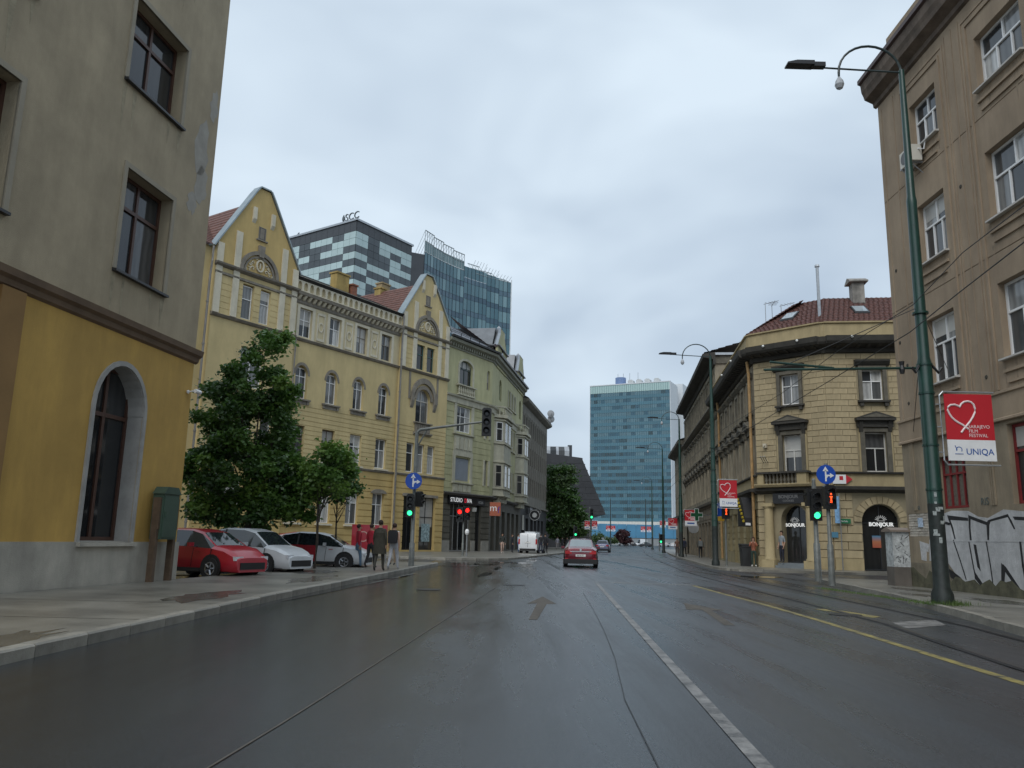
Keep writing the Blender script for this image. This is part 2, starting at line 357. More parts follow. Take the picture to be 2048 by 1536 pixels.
# ================================================================== ground, road, pavements
def sheet(name, poly, z, mat, kind='structure'):
    mb = MB(); mb.face([(x, y, z) for x, y in poly]); return struct(mb.build(name, mat), kind)
GROUND = M('far_ground', (.075, .08, .075), .7, var=.3, scale=.02)
sheet('ground', [(-1500, -600), (1500, -600), (1500, 2400), (-1500, 2400)], -.03, GROUND)
road_m = [(-40, -12), (60, -12), (60, 60), (120, 170), (160, 330), (-40, 330), (-40, 60)]
sheet('road', road_m, 0, ASPHALT)
sheet('side_street', [(-4.2, 43), (-4.6, 51.5), (-8, 53.0), (-18, 45), (-30, 30), (-22, 16), (-11, 24), (-8, 33)], .004, SIDE)
sheet('side_street', [(12.0, 33.6), (11.4, 43), (14, 41.5), (34, 39), (34, 31.4), (14, 32.4)], .004, SIDE)
def pavement(name, poly, kerb, z=.12, nk=60, step=1.05):
    mb = MB(); mb.slab(poly, -.02, z); p = struct(mb.build(name, PAVE))
    # kerb stones laid end to end along the edge
    pts = [Vector((x, y, 0)) for x, y in kerb]; segs = []; 
    L_ = [0]
    for a, b in zip(pts, pts[1:]): L_.append(L_[-1]+(b-a).length)
    def at(t):
        for i in range(len(pts)-1):
            if t <= L_[i+1]: return pts[i]+(pts[i+1]-pts[i])*((t-L_[i])/(L_[i+1]-L_[i]))
        return pts[-1]
    def mk():
        m_ = MB(); m_.prof([(-.09, -.05), (-.09, z+.0), (-.07, z+.022), (.09, z+.022), (.09, -.05)], -step/2+.012, step/2-.012); return m_.mesh('kerb_stone', KERB)
    me = cached(('kerb', z, step), mk); t = 0; n = 0
    while t+step <= L_[-1] and n < nk:
        a, b = at(t), at(t+step); c = (a+b)/2; d = b-a
        link('kerb_stone', me, p, (c.x, c.y, random.uniform(-.006, .008)), atan2(d.y, d.x)+random.uniform(-.008, .008)); t += step; n += 1
    return p
KL = [(-5.3, -6), (-5.2, 8), (-5.12, 11), (-5.04, 14.2), (-4.95, 17.5), (-4.6, 23.8), (-4.2, 31), (-3.85, 37.4), (-3.5, 41.2), (-4.0, 42.3)]
pavement('pavement', KL+[(-6.5, 41.8), (-7.9, 33), (-8.35, 27), (-8.9, 22.4), (-13, -6)], KL[1:])
KL2 = [(-8, 53.2), (-3.6, 52.0), (-1.6, 53.2), (-.1, 55.2), (1.0, 60), (1.95, 64.8), (4.05, 76.7), (6.15, 88.6), (9, 105), (12.5, 125), (20, 166)]
pavement('pavement', KL2+[(11, 166), (2, 128), (-8, 83), (-10, 76), (-24, 52), (-18, 45.6)], KL2)
KR = [(6.4, -2), (7.0, 6), (8.1, 12), (8.4, 13.3), (9.5, 17.7), (10.5, 22.4), (11.4, 28), (11.9, 31.4), (12.6, 32.6), (16, 32.3)]
pavement('pavement', KR+[(30, 31), (30, -2)], KR[1:9])
KR2 = [(20, 40.6), (13, 41.6), (11.6, 42.4), (11.4, 44), (11.75, 48), (12.9, 56), (15.2, 72), (18.5, 93), (24.6, 128.7), (31, 166)]
pavement('pavement', KR2+[(45, 166), (40, 40)], KR2[1:])
SEAM = M('pavement_seam', (.055, .05, .042), .5)
for y_ in (3.2, 6.0, 8.9, 11.9, 14.8, 17.6, 20.7, 24, 27.5, 31, 34.5): 
    mb = MB(); mb.face([(-5.1+.018*(y_-10), y_, .124), (-5.1+.018*(y_-10), y_+.025, .124), (-11.0+.09*y_, y_+.06, .124), (-11.0+.09*y_, y_+.035, .124)]); struct(mb.build('pavement_seam', SEAM))
for y_ in (15.5, 18.2, 21, 24, 27): mb = MB(); mb.face([(9.0+.2*(y_-15), y_, .124), (9.0+.2*(y_-15), y_+.025, .124), (13.4, y_+.05, .124), (13.4, y_+.025, .124)]); struct(mb.build('pavement_seam', SEAM))
def blot(name, cx, cy, rx, ry, z, mat, seed, n=22):
    rr = random.Random(seed); P = [(cx+rx*rr.uniform(.6, 1.2)*cos(2*pi*i/n), cy+ry*rr.uniform(.6, 1.2)*sin(2*pi*i/n)) for i in range(n)]
    mb = MB(); mb.face([(x, y, z) for x, y in P]); return struct(mb.build(name, mat))
WETP = M('soaked_pavement', (.10, .095, .082), .16, var=.3, scale=2, bump=.15)
for i, (x, y, a, b) in enumerate(((-6, 16.5, .5, 1.8), (-5.6, 24, .5, 2.5), (-6.6, 28.5, .8, 1.6), (12.2, 20, .6, 1.6), (11.2, 22.5, .4, 1.1), (12.4, 25, .5, 1.5), (-5.7, 9, .4, 1.6))): blot('wet_patch', x, y, a, b, .1225, WETP, 40+i)
# gutter water and puddles lying on the road
def puddle(cx, cy, rx, ry, rot=0., z=.008, n=26, seed=0):
    rr = random.Random(seed); ph = [rr.uniform(0, 6.3) for _ in range(4)]; P = []
    for i in range(n):
        a = 2*pi*i/n; r = 1+.25*sin(2*a+ph[0])+.18*sin(3*a+ph[1])+.1*sin(5*a+ph[2])
        x, y = rx*r*cos(a), ry*r*sin(a); P.append((cx+x*cos(rot)-y*sin(rot), cy+x*sin(rot)+y*cos(rot)))
    mb = MB(); mb.face([(x, y, z) for x, y in P]); o = struct(mb.build('puddle', WATER)); return o
for i, a in enumerate([(-1.6, 44.5, 1.3, 1.0), (.2, 48.5, 1.1, 1.0), (-2.6, 47.8, .9, .7), (1.6, 55, .25, 3.2), (-.9, 32, .16, 2.4), (-.5, 39, .16, 1.8),
                       (-4.35, 22, .22, 3.5), (-3.95, 29.5, .3, 3.5), (10.9, 35.5, .8, 1.2)]):
    puddle(*a, rot=radians(-4), seed=i)
FILM = ashphalt_mat('water_film_asphalt', (.02, .021, .022), .13, 9)
for i, (cx, cy, rx, ry) in enumerate(((-1.2, 45, 2.2, 5),)):
    o = puddle(cx, cy, rx, ry, radians(-3), .0055+.0003*i, 40, 100+i); o.name = 'wet_patch'; o.data.materials[0] = FILM
# painted markings (worn)
def paint(name, col, rough=.62):
    m = bpy.data.materials.new(name); m.use_nodes = True; t = m.node_tree; b = t.nodes['Principled BSDF']; L = t.links
    tcn = t.nodes.new('ShaderNodeTexCoord'); nz = t.nodes.new('ShaderNodeTexNoise'); nz.inputs['Scale'].default_value = 3.2; nz.inputs['Detail'].default_value = 9; nz.inputs['Roughness'].default_value = .75
    L.new(tcn.outputs['Object'], nz.inputs[0]); r = t.nodes.new('ShaderNodeValToRGB'); r.color_ramp.elements[0].position = .36; r.color_ramp.elements[1].position = .62
    r.color_ramp.elements[0].color = (.045, .045, .045, 1); r.color_ramp.elements[1].color = (*col, 1); L.new(nz.outputs[0], r.inputs[0]); L.new(r.outputs[0], b.inputs['Base Color']); b.inputs['Roughness'].default_value = rough; return m
PW = paint('worn_white_paint', (.27, .26, .245), .5); PY = paint('worn_yellow_paint', (.34, .275, .07), .55); PA = M('worn_arrow_paint', (.085, .075, .062), .85, var=.35, scale=4)
def ribbon(name, pts, wd, z, mat):
    mb = MB(); L_, R__ = [], []
    for i, p in enumerate(pts):
        a = Vector(pts[max(i-1, 0)]); b = Vector(pts[min(i+1, len(pts)-1)]); d = (b-a).normalized(); n = Vector((-d.y, d.x))
        L_.append(Vector(p)+n*wd/2); R__.append(Vector(p)-n*wd/2)
    for i in range(len(pts)-1): mb.face([(R__[i].x, R__[i].y, z), (R__[i+1].x, R__[i+1].y, z), (L_[i+1].x, L_[i+1].y, z), (L_[i].x, L_[i].y, z)])
    return struct(mb.build(name, mat))
ribbon('lane_line', [(1.3, 0), (1.62, 5.3), (2.94, 27.1)], .115, .0075, PW)
ribbon('yellow_line', [(5.0, 2), (5.4, 8.8), (5.6, 11.9), (5.84, 15.6), (5.99, 19.6), (6.0, 22.5), (6.1, 27)], .14, .004, PY)
ribbon('stop_line', [(2.95, 28), (6.2, 27.4)], .35, .004, PW)
sheet('arrow_marking', [(.38, 14.4), (.53, 14.45), (.86, 17.95), (1.08, 18.05), (.87, 20.3), (.42, 17.9), (.65, 18.05)], .004, PA)
sheet('arrow_marking', [(3.72, 14.2), (3.9, 14.15), (4.25, 17.2), (4.55, 17.3), (4.1, 19.2), (3.75, 17.3), (4.08, 17.3)], .004, PA)
sheet('road_patch', [(7.15, 15.43), (8.35, 16.15), (8.0, 15.1), (6.9, 14.3)], .004, PW)
sheet('yellow_patch', [(6.75, 18.2), (7.15, 18.4), (7.5, 16.6), (7.2, 16.3)], .004, PY)
R1 = [(5.2, 2), (6.1, 9.95), (6.5, 12.5), (6.93, 15), (7.25, 19.5), (7.55, 24.3), (8.1, 33), (8.95, 42), (10.2, 51.7), (12.3, 68), (14.7, 85), (17.8, 106), (21, 125.6), (28.4, 172)]
def off(pts, d):
    o = []
    for i, p in enumerate(pts):
        a = Vector(pts[max(i-1, 0)]); b = Vector(pts[min(i+1, len(pts)-1)]); t = (b-a).normalized(); o.append((p[0]+t.y*d, p[1]-t.x*d))
    return o
RAIL = M('worn_rail_steel', (.10, .10, .10), .3, .85, var=.2); GROOVE = M('rail_groove', (.01, .01, .011), .6)
for d in (0, 1.435):
    ribbon('tram_rail', off(R1, d), .075, .0085, RAIL); ribbon('rail_groove', off(R1, d-.085), .085, .0085, GROOVE)
TAR = M('tar_seam', (.012, .012, .012), .5)
ribbon('tar_seam', [(.95, 5.2), (1.05, 7.4), (1.3, 10), (1.52, 13), (1.76, 17), (2.02, 22)], .009, .0075, TAR)
ribbon('faded_line', [(-1.74, 5.0), (-1.63, 6.2), (-1.56, 7.1), (-1.43, 8.9), (-.9, 16), (-.23, 25)], .016, .0075, PA)
# manhole covers
for (x, y) in ((.2, 25), (6.9, 16.9), (-2.1, 22)):
    mb = MB(); mb.lathe([(.33, 0), (.33, .006), (.30, .008), (.05, .008)], 20); mb.build('manhole_cover', M('iron', (.03, .03, .03), .4, .6), None, (x, y, .004)).__setitem__('kind', 'structure')

# ================================================================== tan corner house, left
TANU = M('olive_grey_render', (.41, .34, .23), .85, var=.16, scale=.7, bump=.6, bscale=70, streak=.14)
OCHRE = M('ochre_render', (.54, .335, .085), .8, var=.12, scale=.6, bump=.4, bscale=70, streak=.16)
OCHD = M('brown_ochre_render', (.27, .155, .055), .8, var=.15, scale=.8, bump=.3)
PLIN = M('grey_plinth', (.46, .43, .365), .75, var=.2, scale=.8, bump=.5, streak=.2)
LEDGE = M('brown_ledge', (.15, .10, .062), .7, var=.25, scale=1.5)
SURR = M('grey_surround', (.31, .275, .21), .8, var=.12, scale=1.2)
WSUR = M('pale_surround', (.33, .32, .30), .7, var=.2, scale=2)
BROWNW = M('brown_window_wood', (.075, .034, .022), .45, var=.2, scale=6)
ZINC = M('dark_zinc', (.05, .05, .052), .4, .5)
F = Fac(-9.01, 22.16, 8.5)
B = thing('corner_house', 'tall grey-brown rendered corner house with ochre ground floor at the left edge', 'house', F.at(0, 0, .12))
wins = [(-3.85, -1.85, 7.53, 10.15), (-4.25, -1.9, 12.3, 14.6), (-9.7, -7.42, 7.5, 10.28), (-9.7, -7.42, 12.3, 14.7), (-3.85, -1.85, 16.9, 19.4)]
mb = MB(); wall(mb, -14, 0, 6.45, 21, [(a, b, c, d, .42) for a, b, c, d in wins], bi=0); mb.box(-14, 0, .5, 12, 6.05, 21.0); mb.face([(0, 0, 6.05), (0, .6, 6.05), (0, .6, 21), (0, 0, 21)])
part(mb, 'upper_wall', TANU, B, F)
mb = MB(); wall(mb, -6.55, 0, 1.1, 6.05, [(-4.0, -2.12, 1.1, 5.3, .5)], bi=0); arch_fill(mb, -4.0, -2.12, 4.2, 5.3, .5); mb.box(-14, 0, .55, 12, .1, 6.05); mb.face([(0, 0, .1), (0, .6, .1), (0, .6, 6.05), (0, 0, 6.05)])
wall(mb, -14, -7.2, 1.1, 6.05); part(mb, 'ground_floor_wall', OCHRE, B, F)
mb = MB(); mb.box(-7.2, -6.55, -.08, .5, 1.1, 6.05); part(mb, 'pilaster', OCHD, B, F)
mb = MB(); wall(mb, -14, -4.0, .08, 1.1, y=-.06); wall(mb, -4, -2.12, .08, 1.02, y=-.06); wall(mb, -2.12, .0, .08, 1.1, y=-.06); mb.face([(-14, -.06, 1.1), (0, -.06, 1.1), (0, .02, 1.1), (-14, .02, 1.1)]); mb.box(-.01, .05, -.06, .5, .08, 1.1); part(mb, 'plinth', PLIN, B, F)
mb = MB(); mb.prof([(-.0, 6.04), (-.07, 6.09), (-.10, 6.2), (-.19, 6.26), (-.22, 6.4), (0, 6.47)], -14, .1); part(mb, 'string_course', LEDGE, B, F)
mb = MB(); arch_ring(mb, -3.06, 4.2, .94, 1.05, -.05, .02, rise0=1.1, rise1=1.22); mb.box(-4.11, -4.0, -.05, .02, 1.1, 4.2); mb.box(-2.12, -2.01, -.05, .02, 1.1, 4.2)
part(mb, 'window_surround', WSUR, B, F)
mb = MB(); wall(mb, -3.99, -2.13, 1.1, 5.29, y=.02); mb = MB()
mb.box(-3.995, -3.99, .0, .49, 1.1, 4.2); part(mb, 'reveal_lining', WSUR, B, F); mb = MB(); mb.box(-2.125, -2.12, .01, .49, 1.1, 4.2); part(mb, 'reveal_lining', WSUR, B, F)
mb = MB(); arch_ring(mb, -3.06, 4.2, .92, .945, .0, .49, rise0=1.085, rise1=1.105); part(mb, 'reveal_lining', WSUR, B, F)
window(B, F, -3.06, 1.12, 1.86, 4.15, .40, 2, .72, BROWNW, PANED, .09, .10, label='tall arched brown wooden window')
mb = MB(); mb.prof([(-.16, 1.0), (-.16, 1.08), (.4, 1.12), (.4, 1.0)], -4.12, -2.0); part(mb, 'sill', PLIN, B, F)
for a, b, c, d in wins:
    mb = MB(); e = .13
    mb.box(a-e, a, -.035, .03, c, d+e); mb.box(b, b+e, -.035, .03, c, d+e); mb.box(a, b, -.035, .03, d, d+e); part(mb, 'window_surround', SURR, B, F)
    o = window(B, F, (a+b)/2, c+.02, b-a, d-c-.03, .32, 2, .68, BROWNW, PANED, .09, .09)
    mb = MB(); mb.prof([(-.12, c-.08), (-.12, c-.02), (.32, c+.02), (.32, c-.08)], a-.12, b+.12); part(mb, 'sill', ZINC, B, F)
# pale render patches near the corner
PATCH = M('pale_patch_render', (.33, .31, .27), .8, var=.15, scale=2, bump=.3)
for (u_, z_, a_, b_) in ((-.75, 12.3, .35, .9), (-.55, 11.2, .3, .55), (-.95, 10.5, .22, .3), (-.3, 13.8, .2, .5)):
    mb = MB(); rr = random.Random(z_); mb.prism([(u_+a_*(1+.35*rr.uniform(-1, 1))*cos(t*pi/8), z_+b_*(1+.35*rr.uniform(-1, 1))*sin(t*pi/8)) for t in range(16)], -.004, .01); part(mb, 'render_patch', PATCH, B, F)
mb = MB(); mb.box(-14.2, .3, -.5, 12, 21, 21.4); mb.prof([(-.5, 21.4), (6, 25), (12, 21.4)], -14, .2); part(mb, 'roof', M('brown_tiles', (.11, .05, .035), .7, var=.3, scale=4), B, F)
# side wall towards the square
# hairline cracks and drip stains on the old render
CRK = M('crack_dark', (.05, .045, .035), .9); STN = M('drip_stain', (.33, .285, .195), .9, var=.35, scale=3); STO = M('ochre_stain', (.33, .215, .07), .9, var=.35, scale=3)
rr = random.Random(12)
for (a, b, c, d) in wins:
    for e in (a-.05, a+.35, b-.5, b):
        L_ = rr.uniform(.5, 1.6); w_ = rr.uniform(.04, .12); mb = MB(); mb.prism([(e-w_, c-.1), (e+w_, c-.1), (e+w_*.5, c-.1-L_*.6), (e, c-.1-L_), (e-w_*.6, c-.1-L_*.5)], -.003, .004); part(mb, 'stain', STN, B, F)
# cabinet standing at the wall, camera on the wall
GC = M('green_cabinet_paint', (.05, .085, .06), .5, var=.2); BRN = M('rusty_brown', (.10, .065, .04), .6, var=.3, scale=5)
T = thing('utility_cabinet', 'green metal cabinet on two brown posts at the ochre house corner', 'cabinet', F.at(-1.12, -.28, .12), F.rz)
mb = MB(); mb.box(-.36, .36, -.14, .16, 1.05, 2.2); mb.prism([(-.4, 2.2), (.4, 2.2), (.24, 2.38), (-.24, 2.38)], -.17, .17); mb.build('cabinet_box', GC, T)
mb = MB(); mb.box(-.32, .32, -.16, -.135, 1.1, 2.15); mb.box(-.27, -.24, -.19, -.155, 1.6, 1.75); mb.build('door', GC, T)
for s in (-1, 1):
    mb = MB(); mb.box(s*.40-.06, s*.40+.06, -.08, .08, -.02, 1.3); mb.box(s*.40-.03, s*.40+.05, -.1, .1, 1.3, 2.1); mb.build('post', BRN, T)
T = thing('security_camera', 'small white security camera high on the ochre corner', 'camera', F.at(-.22, -.02, 5.2), F.rz)
mb = MB(); mb.lathe([(.05, 0), (.05, .03)], 10, axis='y', c=(0, -.03, 0)); mb.path([(0, -.02, 0), (0, -.14, .02), (.08, -.18, .02)], .018, 6); mb.build('bracket', WHITE, T)
mb = MB(); mb.lathe([(.055, -.1), (.06, -.08), (.06, .16), (.05, .17)], 10, axis='x', c=(.14, -.2, .03)); mb.build('camera_body', WHITE, T)
mb = MB(); mb.lathe([(.045, .171), (.045, .185)], 10, axis='x', c=(.14, -.2, .03)); mb.build('lens', BLACK, T)

# ================================================================== long yellow house with two gables
YW = M('yellow_render', (.58, .465, .235), .8, var=.09, scale=.4, bump=.25, bscale=50, streak=.13)
YPALE = M('pale_cream_render', (.60, .52, .33), .8, var=.1, scale=.6, bump=.2, streak=.15)
YD = M('deep_yellow_render', (.54, .395, .16), .8, var=.1, scale=.5, bump=.25, streak=.12)
CR = M('cream_trim', (.64, .59, .46), .75, var=.1, scale=1.5, streak=.15)
GT = M('weathered_grey_trim', (.24, .215, .175), .8, var=.22, scale=2, streak=.2)
RTILE = M('old_brown_tiles', (.125, .055, .04), .65, var=.4, scale=3, rnd=0)
SLATE = M('dark_roof_metal', (.075, .073, .072), .5, .1, var=.2, scale=1)
COPP = M('pale_flashing', (.27, .32, .34), .4, .4, var=.15)
F = Fac(-6.44, 76.07, 33.5)
B = thing('gabled_house', 'long yellow four-storey house with two stepped gables and cream trim', 'house', F.at(0, 0, .1))
MU = (-18.0, -14.8, -11.7, -8.62)
GLU0, GLU1, GRU0, GRU1 = -26.75, -19.3, -6.85, 0.
def yel_wall(u0_, u1_, y, holes, arches, ztop, gf_holes=()):
    mb = MB(); wall(mb, u0_, u1_, 6.85, 16.3, [h for h in holes if h[3] < 16.3], courses(7.2, 11.2, .36), y=y, bi=0)
    for (a, b, zs, zt, d) in arches: arch_fill(mb, a, b, zs, zt, d, y)
    part(mb, 'upper_wall', YW, B, F); mb = MB(); wall(mb, u0_, u1_, 16.3, ztop, [h for h in holes if h[2] > 16.3], courses(16.9, 19.1, .45) if y < 0 else (), gd=.025, gw=.04, y=y, bi=0); part(mb, 'top_floor_wall', YPALE if y == 0 else YW, B, F)
    mb = MB(); wall(mb, u0_, u1_, .1, 6.75, gf_holes, courses(.9, 6.6, .52), gd=.05, gw=.07, y=y, bi=0); part(mb, 'ground_floor_wall', YD, B, F)
# middle section
H = []; A = []
for u in MU:
    H += [(u-.66, u+.66, 16.6, 18.9, .3), (u-.62, u+.62, 11.75, 14.35, .35), (u-.68, u+.68, 7.1, 9.65, .3)]
    A.append((u-.62, u+.62, 13.6, 14.35, .35))
yel_wall(GLU1, GRU0, 0, H, A, 21.4, [(u-.7, u+.7, 2.3, 5.0, .3) for u in MU])
for i, u in enumerate(MU):
    DW = M('dark_teal_frame', (.02, .05, .055), .5)
    window(B, F, u, 16.62, 1.32, 2.26, .22, 2, .6, WHITE if i < 2 else M('grey_wood_frame', (.22, .2, .17), .6), PANE)
    window(B, F, u, 11.77, 1.24, 2.4, .25, 2, .72, WHITE, PANE)
    window(B, F, u, 7.12, 1.36, 2.5, .22, 2, .62, WHITE if i > 1 else M('brown_grey_frame', (.14, .11, .09), .6), PANE)
    window(B, F, u, 2.32, 1.4, 2.66, .22, 2, .64, WHITE, PANE)
    for (z, hw) in ((11.7, .95), (7.05, .85), (2.25, .85)):
        mb = MB(); mb.prof([(-.2, z-.12), (-.2, z), (.2, z+.04), (.2, z-.12)], u-hw, u+hw)
        if z > 11: mb.box(u-hw+.1, u-hw+.3, -.12, 0, z-.4, z-.12); mb.box(u+hw-.3, u+hw-.1, -.12, 0, z-.4, z-.12); mb.box(u-hw+.3, u+hw-.3, -.05, 0, z-.42, z-.12)
        part(mb, 'sill', GT if z > 11 else CR, B, F)
    mb = MB()                                    # casing of the top-floor window, arch soot ring of the second floor
    mb.box(u-.92, u-.66, -.05, 0, 16.4, 19.1); mb.box(u+.66, u+.92, -.05, 0, 16.4, 19.1); mb.box(u-.66, u+.66, -.05, 0, 18.9, 19.1); part(mb, 'window_casing', CR, B, F)
    mb = MB(); arch_ring(mb, u, 13.6, .62, .82, -.03, .01, rise0=.75, rise1=.98); part(mb, 'arch_moulding', GT, B, F)
    mb = MB(); arch_ring(mb, u, 5.0, .0, .95, -.1, 0, n=6, rise0=.001, rise1=.34); mb.box(u-.95, u+.95, -.12, 0, 4.98, 5.06); part(mb, 'window_hood', GT, B, F)
    if i < 3:
        uc = (u+MU[i+1])/2
        mb = MB(); mb.box(uc-.42, uc+.42, -.06, 0, 16.6, 16.8); mb.box(uc-.42, uc-.32, -.05, 0, 16.8, 18.8); mb.box(uc+.32, uc+.42, -.05, 0, 16.8, 18.8); mb.box(uc-.42, uc+.42, -.06, 0, 18.7, 18.9)
        arch_ring(mb, uc, 17.75, .2, .28, -.06, 0, n=16, a0=0, a1=2*pi, rise0=.3, rise1=.42); part(mb, 'wall_panel', CR, B, F)
mb = MB(); mb.prof([(-.0, 16.2), (-.12, 16.25), (-.22, 16.4), (0, 16.5)], GLU1, GRU0); part(mb, 'string_course', GT, B, F)
mb = MB(); mb.prof([(-.0, 6.72), (-.1, 6.76), (-.16, 6.9), (0, 6.95)], GLU1, GRU0); part(mb, 'string_course', GT, B, F)
# cornice, brackets and the blind arcade of the parapet
mb = MB(); mb.prof([(0, 19.15), (-.08, 19.25), (-.1, 19.7), (-.5, 19.78), (-.55, 19.98), (-.1, 20.12), (0, 20.12)], GLU1, GRU0); part(mb, 'cornice', GT, B, F)
def mkb():
    mb = MB(); mb.prof([(0, -.32), (-.12, -.3), (-.36, -.04), (-.36, 0), (0, 0)], -.11, .11); return mb.mesh('bracket', CR)
k = GLU1+.3
while k < GRU0-.1: link('bracket', cached('ybr', mkb), B, F.at(k, -.08, 19.76)-B.location, F.rz); k += .52
mb = MB(); n = 20; du = (GRU0-GLU1)/n
for i in range(n):
    a, b = GLU1+i*du, GLU1+(i+1)*du
    wall(mb, a, b, 20.12, 21.0, [(a+.1, b-.1, 20.16, 20.92, .3)], y=-.2, bi=1); arch_fill(mb, a+.1, b-.1, 20.55, 20.92, .3, -.2, n=8)
mb.face([(GLU1, -.2, 21), (GRU0, -.2, 21), (GRU0, .1, 21), (GLU1, .1, 21)]); mb.prof([(-.2, 20.12), (-.28, 20.14), (-.28, 20.2), (-.2, 20.22)], GLU1, GRU0)
part(mb, 'arcade_parapet', [CR, M('arcade_shade_dirt_render', (.26, .215, .13), .85, var=.25, scale=3)], B, F)  # arch recesses: shade and dirt painted as one darker render colour
mb = MB(); mb.prof([(0, 21.0), (-.3, 21.06), (-.42, 21.2), (-.3, 21.26), (.1, 21.2)], GLU1, GRU0); part(mb, 'gutter', ZINC, B, F)
tile_roof(B, F, 'main_roof', SLATE, GLU1-1, GRU0+2, 21.25, 23.6, -.1, 5, 9)
tile_roof(B, F, 'rear_roof', SLATE, GLU0, GRU1, 23.6, 21.3, 5, 10, 3)
mb = MB(); mb.box(GLU0, GRU1, 3, 10, .1, 21.3); mb.face([(0, 0.02, .1), (0, 3, .1), (0, 3, 21), (0, .02, 21)]); mb.face([(GLU0, 0, .1), (GLU0, 3, .1), (GLU0, 3, 21), (GLU0, 0, 21)]); part(mb, 'rear_wall', YW, B, F)
def gable(u0_, u1_, apex, y):
    c = (u0_+u1_)/2; zb = 21.5
    mb = MB()
    pts = [(u0_, zb), (u0_, 20.1), (u1_, 20.1), (u1_, zb), (c+.75, apex-.5), (c+.45, apex), (c-.5, apex), (c-.8, apex-.5)]
    mb.prism(pts, y, y+.35); part(mb, 'gable_wall', YD if u0_ < -20 else YW, B, F)
    mb = MB()                                   # flashing along the gable edges
    e = [(u0_-.25, zb-.3), (c-.85, apex-.45), (c-.5, apex+.05), (c+.45, apex+.05), (c+.8, apex-.45), (u1_+.15, zb-.2)]
    for (a, p), (b, q) in zip(e, e[1:]):
        d = Vector((b-a, q-p)).normalized(); nx, nz_ = -d.y*.10, d.x*.10
        mb.prism([(a, p), (b, q), (b+nx, q+nz_), (a+nx, p+nz_)], y-.16, y+.6)
    part(mb, 'gable_flashing', COPP, B, F)
    # cross roof behind the gable
    mb = MB()
    for s, ue in ((-1, u0_), (1, u1_)):
        n = 12
        for k in range(n):
            a, b_ = k/n, (k+1)/n; x0, x1 = ue+(c-ue)*a, ue+(c-ue)*b_; z0, z1 = zb-.1+(apex-zb-.5)*a, zb-.1+(apex-zb-.5)*b_
            mb.face([(x0, y+.3, z0+.08), (x1, y+.3, z1), (x1, 9, z1), (x0, 9, z0+.08)]); mb.face([(x0, y+.3, z0), (x0, y+.3, z0+.08), (x0, 9, z0+.08), (x0, 9, z0)])
    part(mb, 'cross_roof', RTILE, B, F)
    mb = MB()                                   # tympanum
    r = 1.78
    arch_ring(mb, c, 20.15, r-.28, r, y-.16, y, n=18); arch_ring(mb, c, 20.15, r-.52, r-.38, y-.1, y, n=18)
    mb.prism([(c-.2, 21.5), (c+.2, 21.5), (c+.28, 22.4), (c-.28, 22.4)], y-.2, y)
    part(mb, 'arch_moulding', GT, B, F)
    mb = MB()                                   # carved scrollwork around an oval cartouche
    rr = random.Random(3)
    arch_ring(mb, c, 20.85, .26, .36, y-.14, y, n=16, a0=0, a1=2*pi, rise0=.36, rise1=.48)
    for s in (-1, 1):
        for (bx, bz, rad, t0, t1) in ((.62, 20.5, .2, 0, 5), (.95, 20.4, .16, 1, 6), (.6, 20.95, .18, -1, 4), (.9, 20.78, .13, 2, 7), (.35, 21.3, .14, 0, 4.5), (1.2, 20.3, .1, 0, 5)):
            pts = [(c+s*(bx+rad*(1-.1*q)*cos(t0+q*(t1-t0)/9)), y-.05, bz+rad*(1-.1*q)*sin(t0+q*(t1-t0)/9)) for q in range(10)]
            mb.path(pts, .045, 5)
    mb.box(c-.04, c+.04, y-.13, y, 20.65, 21.05); part(mb, 'carved_relief', CR, B, F)
    mb = MB(); mb.prof([(y, 19.85), (y-.14, 19.9), (y-.3, 20.0), (y-.34, 20.12), (y, 20.2)], u0_-.1, u1_+.1); mb.prof([(y, 19.3), (y-.1, 19.35), (y-.1, 19.5), (y, 19.55)], u0_, u1_); part(mb, 'cornice', GT, B, F)
    mb = MB(); mb.prof([(y, 16.2), (y-.14, 16.25), (y-.26, 16.4), (y, 16.5)], u0_-.08, u1_+.08); part(mb, 'string_course', GT, B, F)
    mb = MB(); mb.prof([(y, 6.72), (y-.1, 6.76), (y-.16, 6.9), (y, 6.95)], u0_, u1_+.04); part(mb, 'string_course', GT, B, F)
    for (p, z0, z1) in ((u0_+.28, 16.5, 21.6), (u0_+1.75, 16.5, 22.9), (u1_-1.45, 16.5, 22.9), (u1_-.3, 16.5, 21.6)):
        mb = MB(); mb.box(p-.26, p+.26, y-.1, y, z0, z1); part(mb, 'pilaster', CR, B, F)
    for s in (-1, 1):
        mb = MB(); mb.prof([(y, 24.0), (y-.16, 24.3), (y-.16, 25.2), (y, 25.2)], c+s*.85-.16, c+s*.85+.16); part(mb, 'console', CR, B, F)
    mb = MB(); mb.box(c-.34, c+.34, y-.02, y, 22.9, 23.9); mb.prof([(y, 22.78), (y-.12, 22.8), (y-.12, 22.9), (y, 22.9)], c-.5, c+.5); part(mb, 'attic_surround', GT, B, F)
    window(B, F, c, 22.95, .5, .9, y-.03, 1, None, ZINC, PANED, .04)
yR, yL = -.25, -.25
Hr = [(-4.72, -3.6, 16.6, 18.95, .3), (-3.25, -2.13, 16.6, 18.95, .3), (-4.55, -2.55, 11.65, 14.8, .35), (-5.55, -4.5, 7.1, 9.7, .3), (-4.05, -3.05, 7.1, 9.7, .3), (-2.6, -1.55, 7.1, 9.7, .3)]
yel_wall(GRU0, GRU1, yR, Hr, [(-4.55, -2.55, 13.8, 14.8, .35)], 20.1, [(-5.6, -3.75, .25, 5.0, .4), (-3.35, -1.1, .25, 5.0, .4)])
